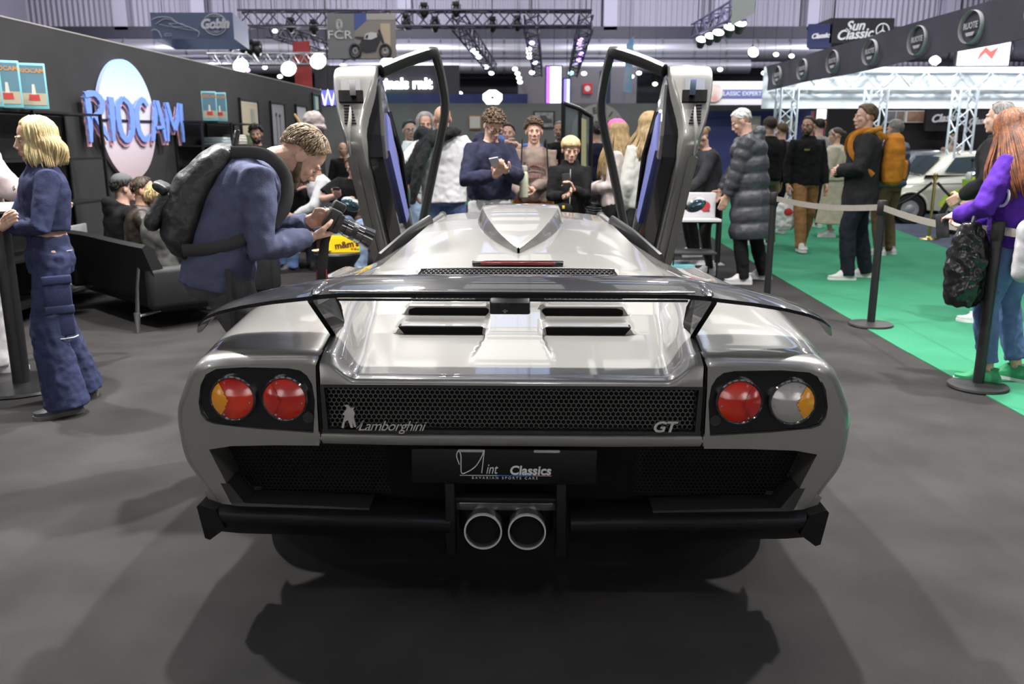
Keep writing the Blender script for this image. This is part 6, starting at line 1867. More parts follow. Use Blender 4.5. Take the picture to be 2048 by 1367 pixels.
bird = [(0, -.30), (.07, -.22), (.05, -.12), (.16, -.10), (.34, .06), (.20, .02), (.22, .08), (.10, .0), (.06, .05), (.03, .10), (-.03, .06), (-.06, .0), (-.20, .10), (-.20, .03), (-.34, .08), (-.16, -.10), (-.05, -.12), (-.07, -.22)]
MB().prism(bird, -.02, -.006).build('bird_emblem', mat('bird_green', (0.10, 0.33, 0.09), .6), gs, smooth=0)

# ------------------------------------------------------------------ trusses and lamps
def hang(o, p, dx=0, top=11.6):
    MB().tube([(dx, .1, .05), (dx, .1, top - p[2])], .006, 4).build('hanging_wire', BLACK, o)
def truss(p0, p1, s, m, label, n_br, name='lighting_truss', r=None, sides=4, parts=True, group=None):
    p0, p1 = Vector(p0), Vector(p1)
    o = empty(name, label, 'truss', p0, 0, group)
    d = (p1 - p0); L_ = d.length; d.normalize()
    a = d.cross(Vector((0, 0, 1)))
    if a.length < .1: a = Vector((1, 0, 0))
    a.normalize(); b = a.cross(d)
    r = r or s * .08
    if p0.z > 2.9:
        for q_ in (0, 1):
            c_ = (p1 - p0) * q_
            MB().tube([c_, (c_.x, c_.y, 11.6 - p0.z)], .01, 4).build('hanging_wire', BLACK, o)
    cor = [a * (sx * s / 2) + b * (sz * s / 2) for sx, sz in ((-1, -1), (1, -1), (1, 1), (-1, 1))]
    for c_ in cor:
        MB().tube([c_, c_ + d * L_], r, 8).build('chord', m, o)
    st = L_ / n_br
    for f_ in range(4):
        me = None
        for i in range(n_br):
            c0, c1 = cor[f_], cor[(f_ + 1) % 4]
            if i % 2: c0, c1 = c1, c0
            if i < 2:
                me = MB().tube([c0, c1 + d * st], r * .6, 5).mesh('brace', m, 60)
                if i == 0: me0 = me
                else: me1 = me
            mkobj('brace', me0 if i % 2 == 0 else me1, o, loc=d * st * (i if i % 2 == 0 else i) )
    return o
alu_d = mat('truss_dark', (0.06, 0.055, 0.085), .5, .6)
alu = mat('truss_alu', (0.55, 0.57, 0.62), .35, .8)
zc = at(1000, 38, 21).z
truss((at(480, 36, 21).x, 21, zc), (at(1182, 36, 21).x, 21, zc), .34, alu_d, 'dark lighting truss spanning the hall above the partition', 26)
for (xa, ya, Ya, xb, yb, Yb, l) in ((918, 46, 21.3, 985, 138, 34, 'dark truss receding from the left of the lighting rig'), (1062, 46, 21.3, 1076, 145, 36, 'dark truss receding from the middle of the lighting rig'), (1172, 46, 21.3, 1146, 146, 36, 'dark truss receding from the right of the lighting rig')):
    truss(at(xa, ya, Ya), at(xb, yb, Yb), .32, alu_d, l, 18)
truss(at(545, 60, 23), at(700, 110, 30), .32, alu_d, 'dark truss receding behind the blue cube banner', 14)
truss((at(418, 119, 22).x, 22, at(418, 119, 22).z), (at(655, 118, 22).x, 22, at(655, 118, 22).z), .26, alu, 'bare aluminium truss carrying four floodlights', 18)
truss(at(1395, 62, 22), at(1475, 22, 16), .30, mat('truss_blue', (0.16, 0.16, 0.32), .5, .4), 'blue-grey truss with a row of round lamps at the top right', 8)

def lamp(px, py, Y, r, s, label, col=(1, .98, .95), name='floodlight', grp=None, tilt=-20):
    p = at(px, py, Y)
    o = empty(name, label, 'lamp', p, 0, grp)
    Rt = Matrix.Rotation(R(tilt), 4, 'X')
    MB().lathe([(.001, .22), (r * .6, .20), (r, .02), (r * 1.06, 0), (r * .98, .01)], n=20, axis='Y').xf(Rt).build('housing', DGREY, o)
    MB().lathe([(.001, -.03), (r * .6, -.02), (r * .95, .012)], n=20, axis='Y').xf(Rt).build('lamp_face', glow('lamp_%s_%.1f' % (name, s), col, s), o)
    MB().tube([(0, .1, 0), (0, .12, r * 1.5)], .02, 6).build('yoke', DGREY, o)
    hang(o, p)
    return o
nm_ = ('first', 'second', 'third', 'fourth')
for i, (px, py, r) in enumerate(((481, 131, .19), (577, 137, .19), (636, 122, .20), (775, 130, .21))):
    lamp(px, py, 21.8, r, 60, '%s bright floodlight from the left over the black wall' % nm_[i], grp='floodlights')
lamp(1507, 104, 24, .14, 50, 'single bright floodlight at upper right of the car')
lamp(686, 135, 28, .14, 20, 'small pale lamp between the floodlights', name='spot_lamp')
for i, (px, py) in enumerate(((1403, 78), (1421, 71), (1437, 64), (1460, 53), (1481, 45))):
    lamp(px, py, 20 - i * .9, .12, 6, '%s round lamp from the left on the blue-grey truss' % ('first', 'second', 'third', 'fourth', 'fifth')[i], name='round_lamp', grp='round lamps', tilt=-50)
# small stage lights on the dark rig
ORD = [('%d%s' % (q, {1: 'st', 2: 'nd', 3: 'rd'}.get(q if q < 20 else q % 10, 'th'))) for q in range(1, 50)]
CNT = {}
k = 0
for (px, py, Y, c, s) in sorted(((945, 100, 26, (.7, .75, 1), 10), (952, 106, 27, (.8, .85, 1), 10), (958, 114, 28, (.8, .85, 1), 10), (972, 134, 32, (.8, .85, 1), 8), (983, 146, 34, (.7, .9, 1), 8), (1058, 98, 26, (.9, .9, 1), 9), (1058, 105, 27, (.9, .9, 1), 9), (1059, 114, 28, (.9, .9, 1), 9), (1064, 86, 24, (.35, .2, 1), 12), (1070, 125, 30, (.3, .4, 1), 9), (1064, 145, 34, (.8, .9, 1), 9),
                          (1161, 79, 24, (.3, .15, 1), 12), (1158, 88, 25, (.3, .15, 1), 12), (1163, 108, 28, (.3, .15, 1), 12), (1158, 120, 30, (.3, .15, 1), 12), (1142, 146, 36, (.3, .7, 1), 9), (550, 62, 24, (.75, .75, 1), 6), (606, 101, 28, (.75, .75, 1), 6), (614, 107, 28, (.75, .75, 1), 6), (650, 147, 32, (.5, .7, 1), 7), (658, 148, 32, (.5, .7, 1), 7), (666, 150, 32, (.5, .7, 1), 7),
                          (495, 140, 32, (.4, .25, 1), 10), (530, 135, 34, (.9, .9, 1), 4), (560, 153, 36, (.9, .9, 1), 4), (905, 143, 40, (1, 1, 1), 5), (1030, 138, 40, (1, 1, 1), 5), (1035, 147, 40, (1, 1, 1), 5), (1038, 156, 40, (1, 1, 1), 5), (1040, 164, 40, (1, 1, 1), 5), (1168, 147, 40, (1, 1, 1), 5), (1278, 146, 40, (1, 1, 1), 5), (1263, 153, 40, (1, 1, 1), 5), (1413, 153, 36, (1, 1, 1), 6), (1440, 139, 36, (1, 1, 1), 6), (1528, 146, 36, (1, 1, 1), 6), (1552, 109, 30, (1, 1, .95), 8), (1583, 112, 30, (1, 1, .9), 8), (920, 187, 40, (1, 1, 1), 5), (1310, 168, 40, (1, 1, 1), 4))):
    p = at(px, py, Y); k += 1
    cn_ = 'blue-violet' if c[0] < .45 else ('ice-blue' if c[2] - c[0] > .25 else ('pale' if c[0] < .95 else 'white'))
    CNT[cn_] = CNT.get(cn_, 0) + 1
    o = empty('stage_light', '%s stage lamp high in the hall, %s of its colour from the left' % (cn_, ORD[CNT[cn_] - 1]), 'lamp', p, 0, 'stage lamps')
    r = .0024 * Y
    MB().lathe([(.001, .30), (r * .9, .28), (r, .02), (r * 1.05, 0)], n=12, axis='Y').build('can', DGREY, o)
    hang(o, p)
    MB().ell((0, -.01, 0), (r * 1.25, .03, r * .9), nu=12, nv=7).build('lens', glow('stage_%.2f_%.2f_%d' % (c[0], c[1], s), c, s), o)
# dark moving heads hanging under the front truss
for i, (px, py) in enumerate(sorted(((582, 52), (628, 56), (870, 50), (985, 50), (1035, 48), (462, 88), (485, 92), (500, 96), (515, 99), (812, 45), (848, 22), (912, 20)))):
    p = at(px, py, 21)
    o = empty('moving_head_lamp', 'unlit black moving-head lamp on the dark truss, %s from the left' % ORD[i], 'lamp', p, 0, 'moving heads')
    MB().rbox((0, 0, .14), (.16, .14, .10), .02).build('base', BLACK, o)
    hang(o, p)
    MB().ell((0, 0, -.03), (.09, .09, .14)).build('head', BLACK, o)
    for s in (-1, 1): MB().box((s * .10, 0, .02), (.02, .06, .2)).build('arm', BLACK, o, smooth=0)

# ------------------------------------------------------------------ hanging banners
bl_ = mat('banner_slate', (0.085, 0.11, 0.19), .6)
lt = mat('banner_light', (0.36, 0.38, 0.45), .6)
A = at(303, 24, 18)
gb = empty('cube_banner', 'slate blue hanging cube banner with a line drawing of a car', 'banner', (at(303, 60, 18).x, 18, 0))
zt, zb = at(303, 25, 18).z, at(303, 78, 18).z
W1 = at(468, 25, 18).x - at(303, 25, 18).x
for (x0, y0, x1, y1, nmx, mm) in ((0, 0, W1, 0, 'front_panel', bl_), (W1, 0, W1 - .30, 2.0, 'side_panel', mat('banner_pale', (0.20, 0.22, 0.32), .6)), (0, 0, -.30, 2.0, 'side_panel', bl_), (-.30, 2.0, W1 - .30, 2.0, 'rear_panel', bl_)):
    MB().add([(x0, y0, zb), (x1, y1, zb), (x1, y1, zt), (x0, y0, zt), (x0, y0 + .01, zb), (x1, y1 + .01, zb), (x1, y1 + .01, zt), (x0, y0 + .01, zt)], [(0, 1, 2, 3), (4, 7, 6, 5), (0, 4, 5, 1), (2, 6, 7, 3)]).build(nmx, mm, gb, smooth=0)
def bn(u, v): return (u * W1, -.012, zb + v * (zt - zb))
def line(par, pts, r, m, nm='drawn_line'):
    return MB().tube([bn(*p) for p in pts], r, 5).build(nm, m, par)
line(gb, cat_rom([(.02, .72), (.10, .82), (.24, .80), (.33, .60), (.50, .40), (.58, .25), (.56, .08)], 4), .008, lt)
line(gb, cat_rom([(.06, .55), (.16, .74), (.25, .72), (.33, .58)], 4), .006, lt)
line(gb, [(.22, .58), (.38, .58), (.45, .45), (.28, .45), (.22, .58)], .006, lt)
line(gb, cat_rom([(.0, .30), (.04, .36), (.09, .28), (.12, .05)], 4), .008, lt)
line(gb, [(.16, .12), (.24, .12), (.24, .2), (.16, .2), (.16, .12)], .005, lt)
line(gb, [(.10, .55), (.30, .42), (.56, .30)], .005, lt)
line(gb, [(.78 + .14 * math.cos(a), .55 + .40 * math.sin(a)) for a in np.linspace(0, 2 * PI, 33)], .012, lt, 'badge_ring')
line(gb, [(.78 + .115 * math.cos(a), .55 + .33 * math.sin(a)) for a in np.linspace(0, 2 * PI, 33)], .006, lt, 'badge_ring')
mkobj('lettering', text_mesh('Gobin', .25, mat('banner_white', (0.5, 0.52, 0.58), .6), .004, .25, bold=.012, space=.9), gb, M=frame((W1 * .775, -.02, zb + .56 * (zt - zb)), (1, 0, 0.04), (-.04, 0, 1)))
mkobj('lettering', text_mesh('ATELIER', .075, lt, .004), gb, M=frame((W1 * .78, -.02, zb + .86 * (zt - zb)), (1, 0, 0), (0, 0, 1)))
mkobj('lettering', text_mesh('1984', .075, lt, .004), gb, M=frame((W1 * .78, -.02, zb + .26 * (zt - zb)), (1, 0, 0), (0, 0, 1)))

for dx in (.2, W1 - .2): MB().tube([(dx, .1, zt), (dx, .1, 11.6)], .008, 4).build('hanging_wire', BLACK, gb)
A, B = at(653, 27, 19), at(793, 117, 19)
fb_ = empty('motorcycle_banner', 'hanging banner with a lettered grey panel and a picture of a cafe racer motorcycle', 'banner', (A.x, 19, B.z))
W2, H2 = B.x - A.x, A.z - B.z
def fp(u, v, h=0): return (u * W2, h, v * H2)
MB().prism([(0, 0), (1, 0), (1, 1), (0, 1)], 0, .03, lambda u, v, h: fp(u, v, h)).build('sheet', mat('fcr_grey', (0.16, 0.165, 0.17), .6), fb_, smooth=0)
def flat(poly, m, nm, d=.004): return MB().prism(poly, -d, -d + .003, lambda u, v, h: fp(u, v, h)).build(nm, m, fb_, smooth=0)
flat([(.40, .0), (1, .0), (1, 1), (.40, 1)], mat('pic_wall', (0.22, 0.20, 0.18), .6), 'picture_wall', .004)
flat([(.40, .62), (.58, .85), (.58, 1), (.40, 1)], mat('pic_blue', (0.05, 0.08, 0.25), .6), 'picture_blue', .008)
flat([(.58, .86), (1, .86), (1, 1), (.58, 1)], mat('pic_pale', (0.34, 0.32, 0.30), .6), 'picture_eave', .008)
flat([(.78, .1), (.92, .1), (.92, .78), (.78, .78)], mat('pic_warm', (0.45, 0.36, 0.26), .6), 'picture_door', .008)
blkp = mat('pic_black', (0.025, 0.025, 0.03), .6)
for cx in (.40, .84):
    MB().tube([fp(cx + .075 * math.cos(a), .17 + .145 * math.sin(a), -.02) for a in np.linspace(0, 2 * PI, 25)], .03, 6).build('picture_wheel', blkp, fb_)
    MB().tube([fp(cx + .03 * math.cos(a), .17 + .06 * math.sin(a), -.02) for a in np.linspace(0, 2 * PI, 17)], .012, 5).build('picture_hub', lt, fb_)
flat([(.42, .20), (.50, .42), (.40, .46), (.41, .49), (.56, .48), (.74, .56), (.78, .44), (.70, .16), (.56, .12), (.50, .16)], blkp, 'picture_bike', .014)
flat([(.53, .43), (.56, .55), (.64, .59), (.72, .57), (.73, .48), (.64, .42)], mat('pic_tank', (0.5, 0.5, 0.5), .5), 'picture_tank', .02)
flat([(.55, .45), (.57, .52), (.60, .53), (.59, .45)], blkp, 'picture_tank_panel', .024)
flat([(.74, .62), (.77, .66), (.80, .52), (.86, .20), (.83, .18), (.77, .46)], blkp, 'picture_fork', .02)
for dx in (.2, W2 - .2): hang(fb_, (0, 0, B.z), dx)
fw = mat('fcr_white', (0.55, 0.55, 0.55), .6)
mkobj('lettering', text_mesh('FCR', .24, fw, .003, sx=1.25), fb_, M=frame(fp(.18, .52, -.01), (1, 0, 0), (0, 0, 1)))
for rr in (.055, .04, .025):
    MB().tube([fp(.18 + rr * .75 * math.copysign(abs(math.cos(a)) ** .8, math.cos(a)), .75 + (rr * 2.1) * math.copysign(abs(math.sin(a)) ** .8, math.sin(a)), -.01) for a in np.linspace(0, 2 * PI, 25)], .007, 5).build('logo_ring', fw, fb_)
# red flag, narrow blue flag
p = at(605, 145, 23)
fl = empty('red_flag', 'faded red hanging flag banner behind the floodlights', 'flag', p); MB().prism([(-.22, .75), (.22, .78), (.24, -.55), (-.20, -.55)], 0, .02).build('cloth', mat('red_cloth', (0.42, 0.06, 0.06), .7, noise=(3, (0.34, 0.04, 0.04))), fl, smooth=0); hang(fl, p)
p = at(1258, 133, 26)
fl = empty('blue_flag', 'narrow blue and white hanging flag beside the right door', 'flag', p); MB().prism([(-.10, .60), (.12, .85), (.10, -.75), (-.14, -.70)], 0, .02).build('cloth', mat('blue_cloth', (0.08, 0.28, 0.48), .7, noise=(2, (0.35, 0.40, 0.5))), fl, smooth=0); hang(fl, p)
p = at(1483, 10, 15)
fl = empty('white_flag', 'white hanging banner cut by the top of the picture', 'flag', p); MB().prism([(-.15, .35), (.22, .4), (.22, -.12), (-.15, -.33)], 0, .02).build('cloth', mat('white_cloth', (0.42, 0.46, 0.45), .7), fl, smooth=0); hang(fl, p)

# lit lettering and screens beyond the partition
Yl = 27.0
a, b = at(762, 168, Yl), at(864, 168, Yl)
ls = empty('lit_letter_sign', 'white illuminated lettering on a dark fascia above the partition', 'sign', (0, Yl, 0))
MB().box(((a.x + b.x) / 2 - .6, .15, (a.z + .55) / 2), (4.4, .2, a.z + .55)).build('fascia', mat('fascia_dark', (0.03, 0.03, 0.04), .6), ls, smooth=0)
mkobj('lettering', text_mesh('originals rnlt', .42, glow('letter_glow', (1, 1, 1), 5), .02, align='RIGHT', bold=.018, sx=.98), ls, M=frame((b.x, -.02, a.z), (1, 0, 0), (0, 0, 1)))
wm = mat('blue_fascia', (0.03, 0.045, 0.16), .6)
p, q = at(735, 188, 25), at(1055, 203, 25)
MB().box(((p.x + q.x) / 2, 25, p.z / 2), (q.x - p.x, .2, p.z)).build('blue_stand_fascia', wm, None, label='dark blue stand fascia just above the grey partition', cat='fascia', smooth=0)
def screen(px0, py0, px1, py1, Y, label, cols, s, rot=0):
    A, B = at(px0, py0, Y), at(px1, py1, Y)
    o = empty('led_screen', label, 'screen', ((A.x + B.x) / 2, Y, (A.z + B.z) / 2), R(rot))
    w_, h = (B.x - A.x), A.z - B.z
    MB().box((0, .04, 0), (w_ + .06, .08, h + .06)).build('casing', BLACK, o, smooth=0)
    n_ = len(cols)
    hang(o, o.location)
    for i, c in enumerate(cols):
        MB().prism([(-w_ / 2 + w_ * i / n_, -h / 2), (-w_ / 2 + w_ * (i + 1) / n_, -h / 2), (-w_ / 2 + w_ * (i + 1) / n_, h / 2), (-w_ / 2 + w_ * i / n_, h / 2)], -.01, 0).build('image_strip', glow('scr_%.2f_%.2f_%.2f' % c, c, s), o, smooth=0)
    return o
screen(1093, 133, 1122, 206, 24, 'tall violet and white led screen above the partition', [(.35, .12, 1), (.95, .85, 1), (1, .95, 1), (.75, .8, 1)], 2.2)
screen(1128, 158, 1139, 206, 24.5, 'narrow blue led screen beside the violet screen', [(.25, .2, 1), (.5, .6, 1)], 1.8)
lb = screen(634, 180, 676, 210, 20, 'blue-lit led panel with white zigzag above the partition end', [(.12, .12, .55)], 1.0)
for i in range(3):
    MB().tube([(-.22 + i * .16, -.03, -.17), (-.14 + i * .16, -.03, .17), (-.06 + i * .16, -.03, -.17)], .018, 6).build('zigzag', glow('zig_white', (.75, .75, 1), 2.2), lb)
# hexagonal lit sign
p = at(985, 195, 13.5)
hx = empty('hexagon_light_sign', 'white lit hexagonal sign above the curly-haired teenager', 'sign', p)
MB().prism([(-.15, -.03), (-.15, .05), (-.05, .115), (.05, .115), (.15, .05), (.15, -.03), (.09, -.10), (-.09, -.10)], 0, .06).build('panel', glow('hex_white', (1, 1, .98), 2.0), hx, smooth=0)
MB().prism([(-.03, .0), (0, .02), (.03, .0), (0, -.02)], -.004, 0).build('emblem', BLACK, hx, smooth=0)
MB().tube([(0, .05, -.08), (0, .06, -p.z)], .025, 8).build('post', BLACK, hx)
# red fire sign on a white wall
p = at(1175, 177, 41.05)
rs = empty('red_square_sign', 'red square sign with white emblem on the hall wall', 'sign', p)
MB().box((0, 0, 0), (.42, .04, .46)).build('plate', mat('sign_red', (0.45, 0.02, 0.03), .5), rs, smooth=0)
MB().lathe([(.07, -.03), (.13, -.03), (.13, -.02), (.07, -.02)], n=20, axis='Y').build('emblem', mat('sign_white', (0.6, 0.55, 0.55), .5), rs)
MB().box((at(1155, 180, 41).x, 41.2, 2.4), (5.5, .2, 4.8)).build('pale_stand_wall', mat('stand_wall_pale', (0.14, 0.13, 0.15), .7), None, label='pale stand wall behind the violet screen', cat='wall panel', smooth=0)
p = at(1210, 160, 38)
MB().box((p.x, 38, 2.2), (.45, .4, 4.4)).build('blue_column', mat('column_blue', (0.02, 0.03, 0.09), .6), None, label='dark blue hall column left of the right door', cat='column', smooth=0)

# ------------------------------------------------------------------ right side: covered stand
cxm = mat('canopy_cloth', (0.075, 0.072, 0.095), .8, noise=(2, (0.095, 0.09, 0.12)))
cn = empty('canopy_fascia', 'dark grey canopy fascia with round badges along the green aisle', 'canopy', (4.6, 0, 0))
rows = []
for Y in np.linspace(5.5, 16, 22):
    sag = .03 * math.sin(Y * 1.7)
    rows.append([(-.02 + .015 * math.sin(Y * 2.3), Y, 2.78), (.02 * math.sin(Y * 1.3), Y, 2.57), (.01, Y, 2.375 - sag * .3), (.03, Y, 2.375 - sag * .3), (.03, Y, 2.78)])
MB().loft(rows, True, True).build('fascia_cloth', cxm, cn, smooth=60)
bw = mat('badge_white', (0.60, 0.60, 0.62), .7)
for Y in (15.3, 14.0, 12.7, 11.4, 10.1, 8.95, 7.8):
    b_ = MB()
    pts = [(-.035, Y + .21 * math.sin(a), 2.575 + .155 * math.cos(a)) for a in np.linspace(0, 2 * PI, 29)]
    bo = MB().tube(pts, [(.004, .022)] * 29, 8, up=(1, 0, 0)).build('badge_ring', bw, cn)
    mkobj('badge_lettering', text_mesh('RUOTE', .085, bw, .002, bold=.002), bo, M=frame((-.04, Y, 2.585), (0, -1, 0), (0, 0, 1)))
    MB().prism([(-.09, -.05), (.09, -.05), (.06, -.085), (-.06, -.085)], -.04, -.036, lambda u, v, h: (h, Y - u, 2.575 + v)).build('badge_bar', bw, bo, smooth=0)
wt = mat('white_truss', (0.62, 0.68, 0.74), .4, .3)
for i, (x, Y) in enumerate(((4.95, 15.9), (6.55, 15.9), (8.15, 15.9))):
    truss((x, Y, 0), (x, Y, 2.4), .30, wt, '%s white truss column of the covered stand from the left' % ('first', 'second', 'third')[i], 9, 'truss_column', .022, group='truss columns')
truss((4.9, 16.3, 2.55), (12.5, 16.3, 2.55), .30, wt, 'white truss beam along the rear of the covered stand', 26, 'truss_beam', .022)
MB().box((8.7, 16.6, 2.45), (8.0, .03, .75)).build('white_backdrop_cloth', mat('white_backdrop', (0.68, 0.72, 0.76), .7), None, label='white lit cloth valance behind the truss beam', cat='cloth', smooth=0)
for i, x in enumerate((5.6, 7.4, 9.2, 11.0)):
    area('covered_stand_light', (x, 15.3, 2.72), (x, 16.6, 2.3), .18, 26, (.92, .97, 1.0))
    o = empty('stand_spot', 'white spot lamp on the truss beam of the covered stand, %s from the left' % ORD[i], 'lamp', (x, 15.6, 2.85), 0, 'covered stand spots')
    MB().lathe([(.001, .12), (.06, .11), (.08, 0)], n=16, axis='Y').build('can', WHITE, o)
    hang(o, o.location)
    MB().ell((0, -.005, 0), (.10, .02, .06)).build('lens', glow('spot_white', (1, 1, 1), 8), o)
# dark back wall of that stand with prints and script signs
dw = mat('dark_stand_wall', (0.012, 0.012, 0.014), .8)
MB().box((11.0, 19.5, 1.25), (8.0, .1, 2.5)).build('dark_stand_wall', dw, None, label='black rear wall of the covered stand', cat='wall panel', smooth=0)
for i, (px, c) in enumerate(((1782, (0.25, 0.25, 0.28)), (1800, (0.3, 0.25, 0.22)), (1832, (0.42, 0.24, 0.16)))):
    flat_picture(px - 8 - (12 if i == 2 else 0), 221, px + 8 + (12 if i == 2 else 0), 245, 19.4, ('grey', 'beige', 'wide orange')[i] + ' framed print on the black stand wall', mat('stand_print_%d' % i, c, .6, noise=(6, tuple(v * .5 for v in c))), WHITE)
def script_sign(px0, py0, px1, py1, Y, label, txt, bg, inkc, star=False, depth=.1):
    A, B = at(px0, py0, Y), at(px1, py1, Y)
    o = empty('script_sign', label, 'sign', ((A.x + B.x) / 2, Y, (A.z + B.z) / 2))
    w_, h = B.x - A.x, A.z - B.z
    MB().box((0, depth / 2, 0), (w_, depth, h)).build('board', bg, o, smooth=0)
    lines = txt.split('|')
    hang(o, o.location)
    for i, t in enumerate(lines):
        mkobj('lettering', text_mesh(t, min(h * (.55 if len(lines) > 1 else .6), w_ / (.52 * len(t))), inkc, .01, .35, bold=h * .012), o, M=frame((-w_ * (.12 if star else 0), -.012, h * (.17 - i * .33 if len(lines) > 1 else 0)), (1, 0, .08), (-.08, 0, 1)))
    if star:
        r = h * .27; cx = w_ * .32
        MB().tube([(cx + r * math.cos(a), -.015, r * math.sin(a)) for a in np.linspace(0, 2 * PI, 25)], h * .03, 6).build('emblem_ring', inkc, o)
        for a in (90, 210, 330): MB().tube([(cx, -.015, 0), (cx + r * math.cos(R(a)), -.015, r * math.sin(R(a)))], [h * .035, .003], 6).build('emblem_ray', inkc, o)
    return o
silv = mat('silver_lettering', (0.75, 0.75, 0.78), .4)
blk2 = mat('board_black', (0.010, 0.010, 0.016), .5)
cs_ = script_sign(1662, 36, 1785, 86, 18, 'black hanging box sign with silver script lettering and ringed star', 'Sun|Classic', blk2, silv, True, 1.2)
A, B = at(1620, 40, 18), at(1660, 96, 18)
b_ = script_sign(1618, 48, 1661, 96, 18.0, 'blue side of the hanging script box sign', 'Classic', mat('board_blue', (0.02, 0.025, 0.11), .5), silv, False, .05)
script_sign(1930, 222, 1990, 262, 18.5, 'black low board with white script at the right stand', 'Classic', mat('board_dark', (0.02, 0.02, 0.022), .6), silv)
script_sign(1855, 210, 1925, 262, 19.2, 'black tall board with white script between the truss columns', 'Classic', mat('board_dark2', (0.014, 0.014, 0.016), .6), silv)
# insurance stand far behind
Yb = 28.0
A, B = at(1396, 163, Yb), at(1634, 210, Yb)
ib = empty('insurance_stand', 'white stand fascia with a blue lettered stripe beyond the right door', 'fascia', (0, Yb, 0))
MB().box(((A.x + B.x) / 2, 0, (A.z + B.z) / 2), (B.x - A.x, .3, A.z - B.z)).build('fascia', mat('fascia_white', (0.72, 0.70, 0.76), .5), ib, smooth=0)
zs = at(1500, 188, Yb).z
MB().box(((A.x + B.x) / 2 + .1, -.16, zs), ((B.x - A.x) * .96, .02, .26)).build('blue_stripe', mat('stripe_blue', (0.12, 0.14, 0.36), .5), ib, smooth=0)
sw_ = mat('stripe_white', (0.6, 0.62, 0.75), .5)
for t, px in (('CLASSIC EXPERT', 1478), ('AMV', 1532), ('garantie', 1577), ('assurance', 1610)):
    mkobj('lettering', text_mesh(t, .18, sw_, .004, bold=.003), ib, M=frame((at(px, 188, Yb).x, -.175, zs), (1, 0, 0), (0, 0, 1)))
p = at(1425, 187, Yb)
MB().lathe([(.001, -.2), (.27, -.2), (.29, -.18), (.29, -.1)], (p.x, 0, p.z), 28, 'Y').build('round_badge', mat('badge_red', (0.55, 0.28, 0.26), .5, noise=(3, (0.6, 0.58, 0.58))), ib)
for x in (A.x + .5, (A.x + B.x) / 2, B.x - .5):
    area('insurance_stand_light', (x, Yb - 1.2, 3.9), (x, Yb, 2.9), .4, 16)
p, q = at(1408, 216, Yb + .4), at(1620, 290, Yb + .4)
MB().box(((p.x + q.x) / 2, .6, 1.1), (q.x - p.x, .1, 2.9)).build('blue_wall', mat('blue_stand_wall', (0.03, 0.035, 0.14), .6), ib, smooth=0)
for px in (1513, 1550, 1580):
    a_ = at(px, 248, Yb + .3)
    MB().box((a_.x, .5, a_.z), (.36, .03, .5)).build('poster', mat('stand_poster_%d' % px, ((0.6, 0.5, 0.45) if px != 1550 else (0.65, 0.4, 0.4)), .6), ib, smooth=0)
MB().box(((A.x + B.x) / 2, -.05, B.z - .12), (B.x - A.x, .2, .12)).build('lamp_rail', BLACK, ib, smooth=0)
p = at(1642, 185, 29)
MB().box((p.x, 29, 2.4), (.32, .3, 3.2)).build('red_pillar', mat('pillar_red', (0.32, 0.04, 0.06), .6), None, label='dark red stand pillar beside the exit sign', cat='column', smooth=0)
p = at(1655, 198, 26)
ex = empty('exit_sign', 'green and white emergency exit sign hung in the aisle', 'sign', p)
MB().box((0, 0, -.06), (.36, .05, .20)).build('green_panel', glow('exit_green', (.02, .35, .16), .8), ex, smooth=0)
MB().box((0, 0, .10), (.36, .05, .10)).build('white_panel', glow('exit_white', (.8, .9, .85), 1.2), ex, smooth=0)
MB().prism([(-.10, -.03), (-.02, -.03), (-.02, -.06), (.06, -.01), (-.02, .03), (-.02, .01), (-.10, .01)], -.03, -.026, lambda u, v, h: (u + .05, h, v - .05)).build('arrow', glow('exit_arrow', (.7, .9, .8), 1.0), ex, smooth=0)
MB().tube([(0, 0, .15), (0, 0, 3.0)], .012, 5).build('hanger', BLACK, ex)
p = at(1705, 218, 24)
pu = empty('neon_sign', 'orange neon lettering on a dark panel behind the truss column', 'sign', p)
MB().box((.1, .1, .7 / 2 - p.z / 2), (1.5, .06, p.z + .7)).build('panel', dw, pu, smooth=0)
mkobj('lettering', text_mesh('Pub', .46, glow('neon_orange', (1, .5, .05), 2.2), .02, bold=.008), pu, M=frame((0, 0, 0), (1, 0, 0), (0, 0, 1)))
A, B = at(1645, 206, 27), at(1666, 232, 27)
screen(1634, 218, 1666, 238, 27, 'small white screen under the exit sign', [(.9, .85, .85)], 1.0)
screen(1645, 242, 1664, 254, 25, 'small multicolour screen above the crowd', [(1, .3, .1), (.6, .2, .9), (1, .8, .1)], 1.0)
A, B = at(1918, 88, 16.8), at(2016, 131, 16.8)
fs = screen(1918, 84, 2016, 131, 16.8, 'bright hanging screen with a red shape above the covered stand', [(.75, .72, .82)], 1.0)
MB().prism([(-.12, -.14), (.02, .02), (.16, -.10), (.26, .12), (.12, .04), (.02, .12), (-.08, .0)], -.02, -.012).build('red_shape', glow('scr_red', (.8, .12, .1), .8), fs, smooth=0)

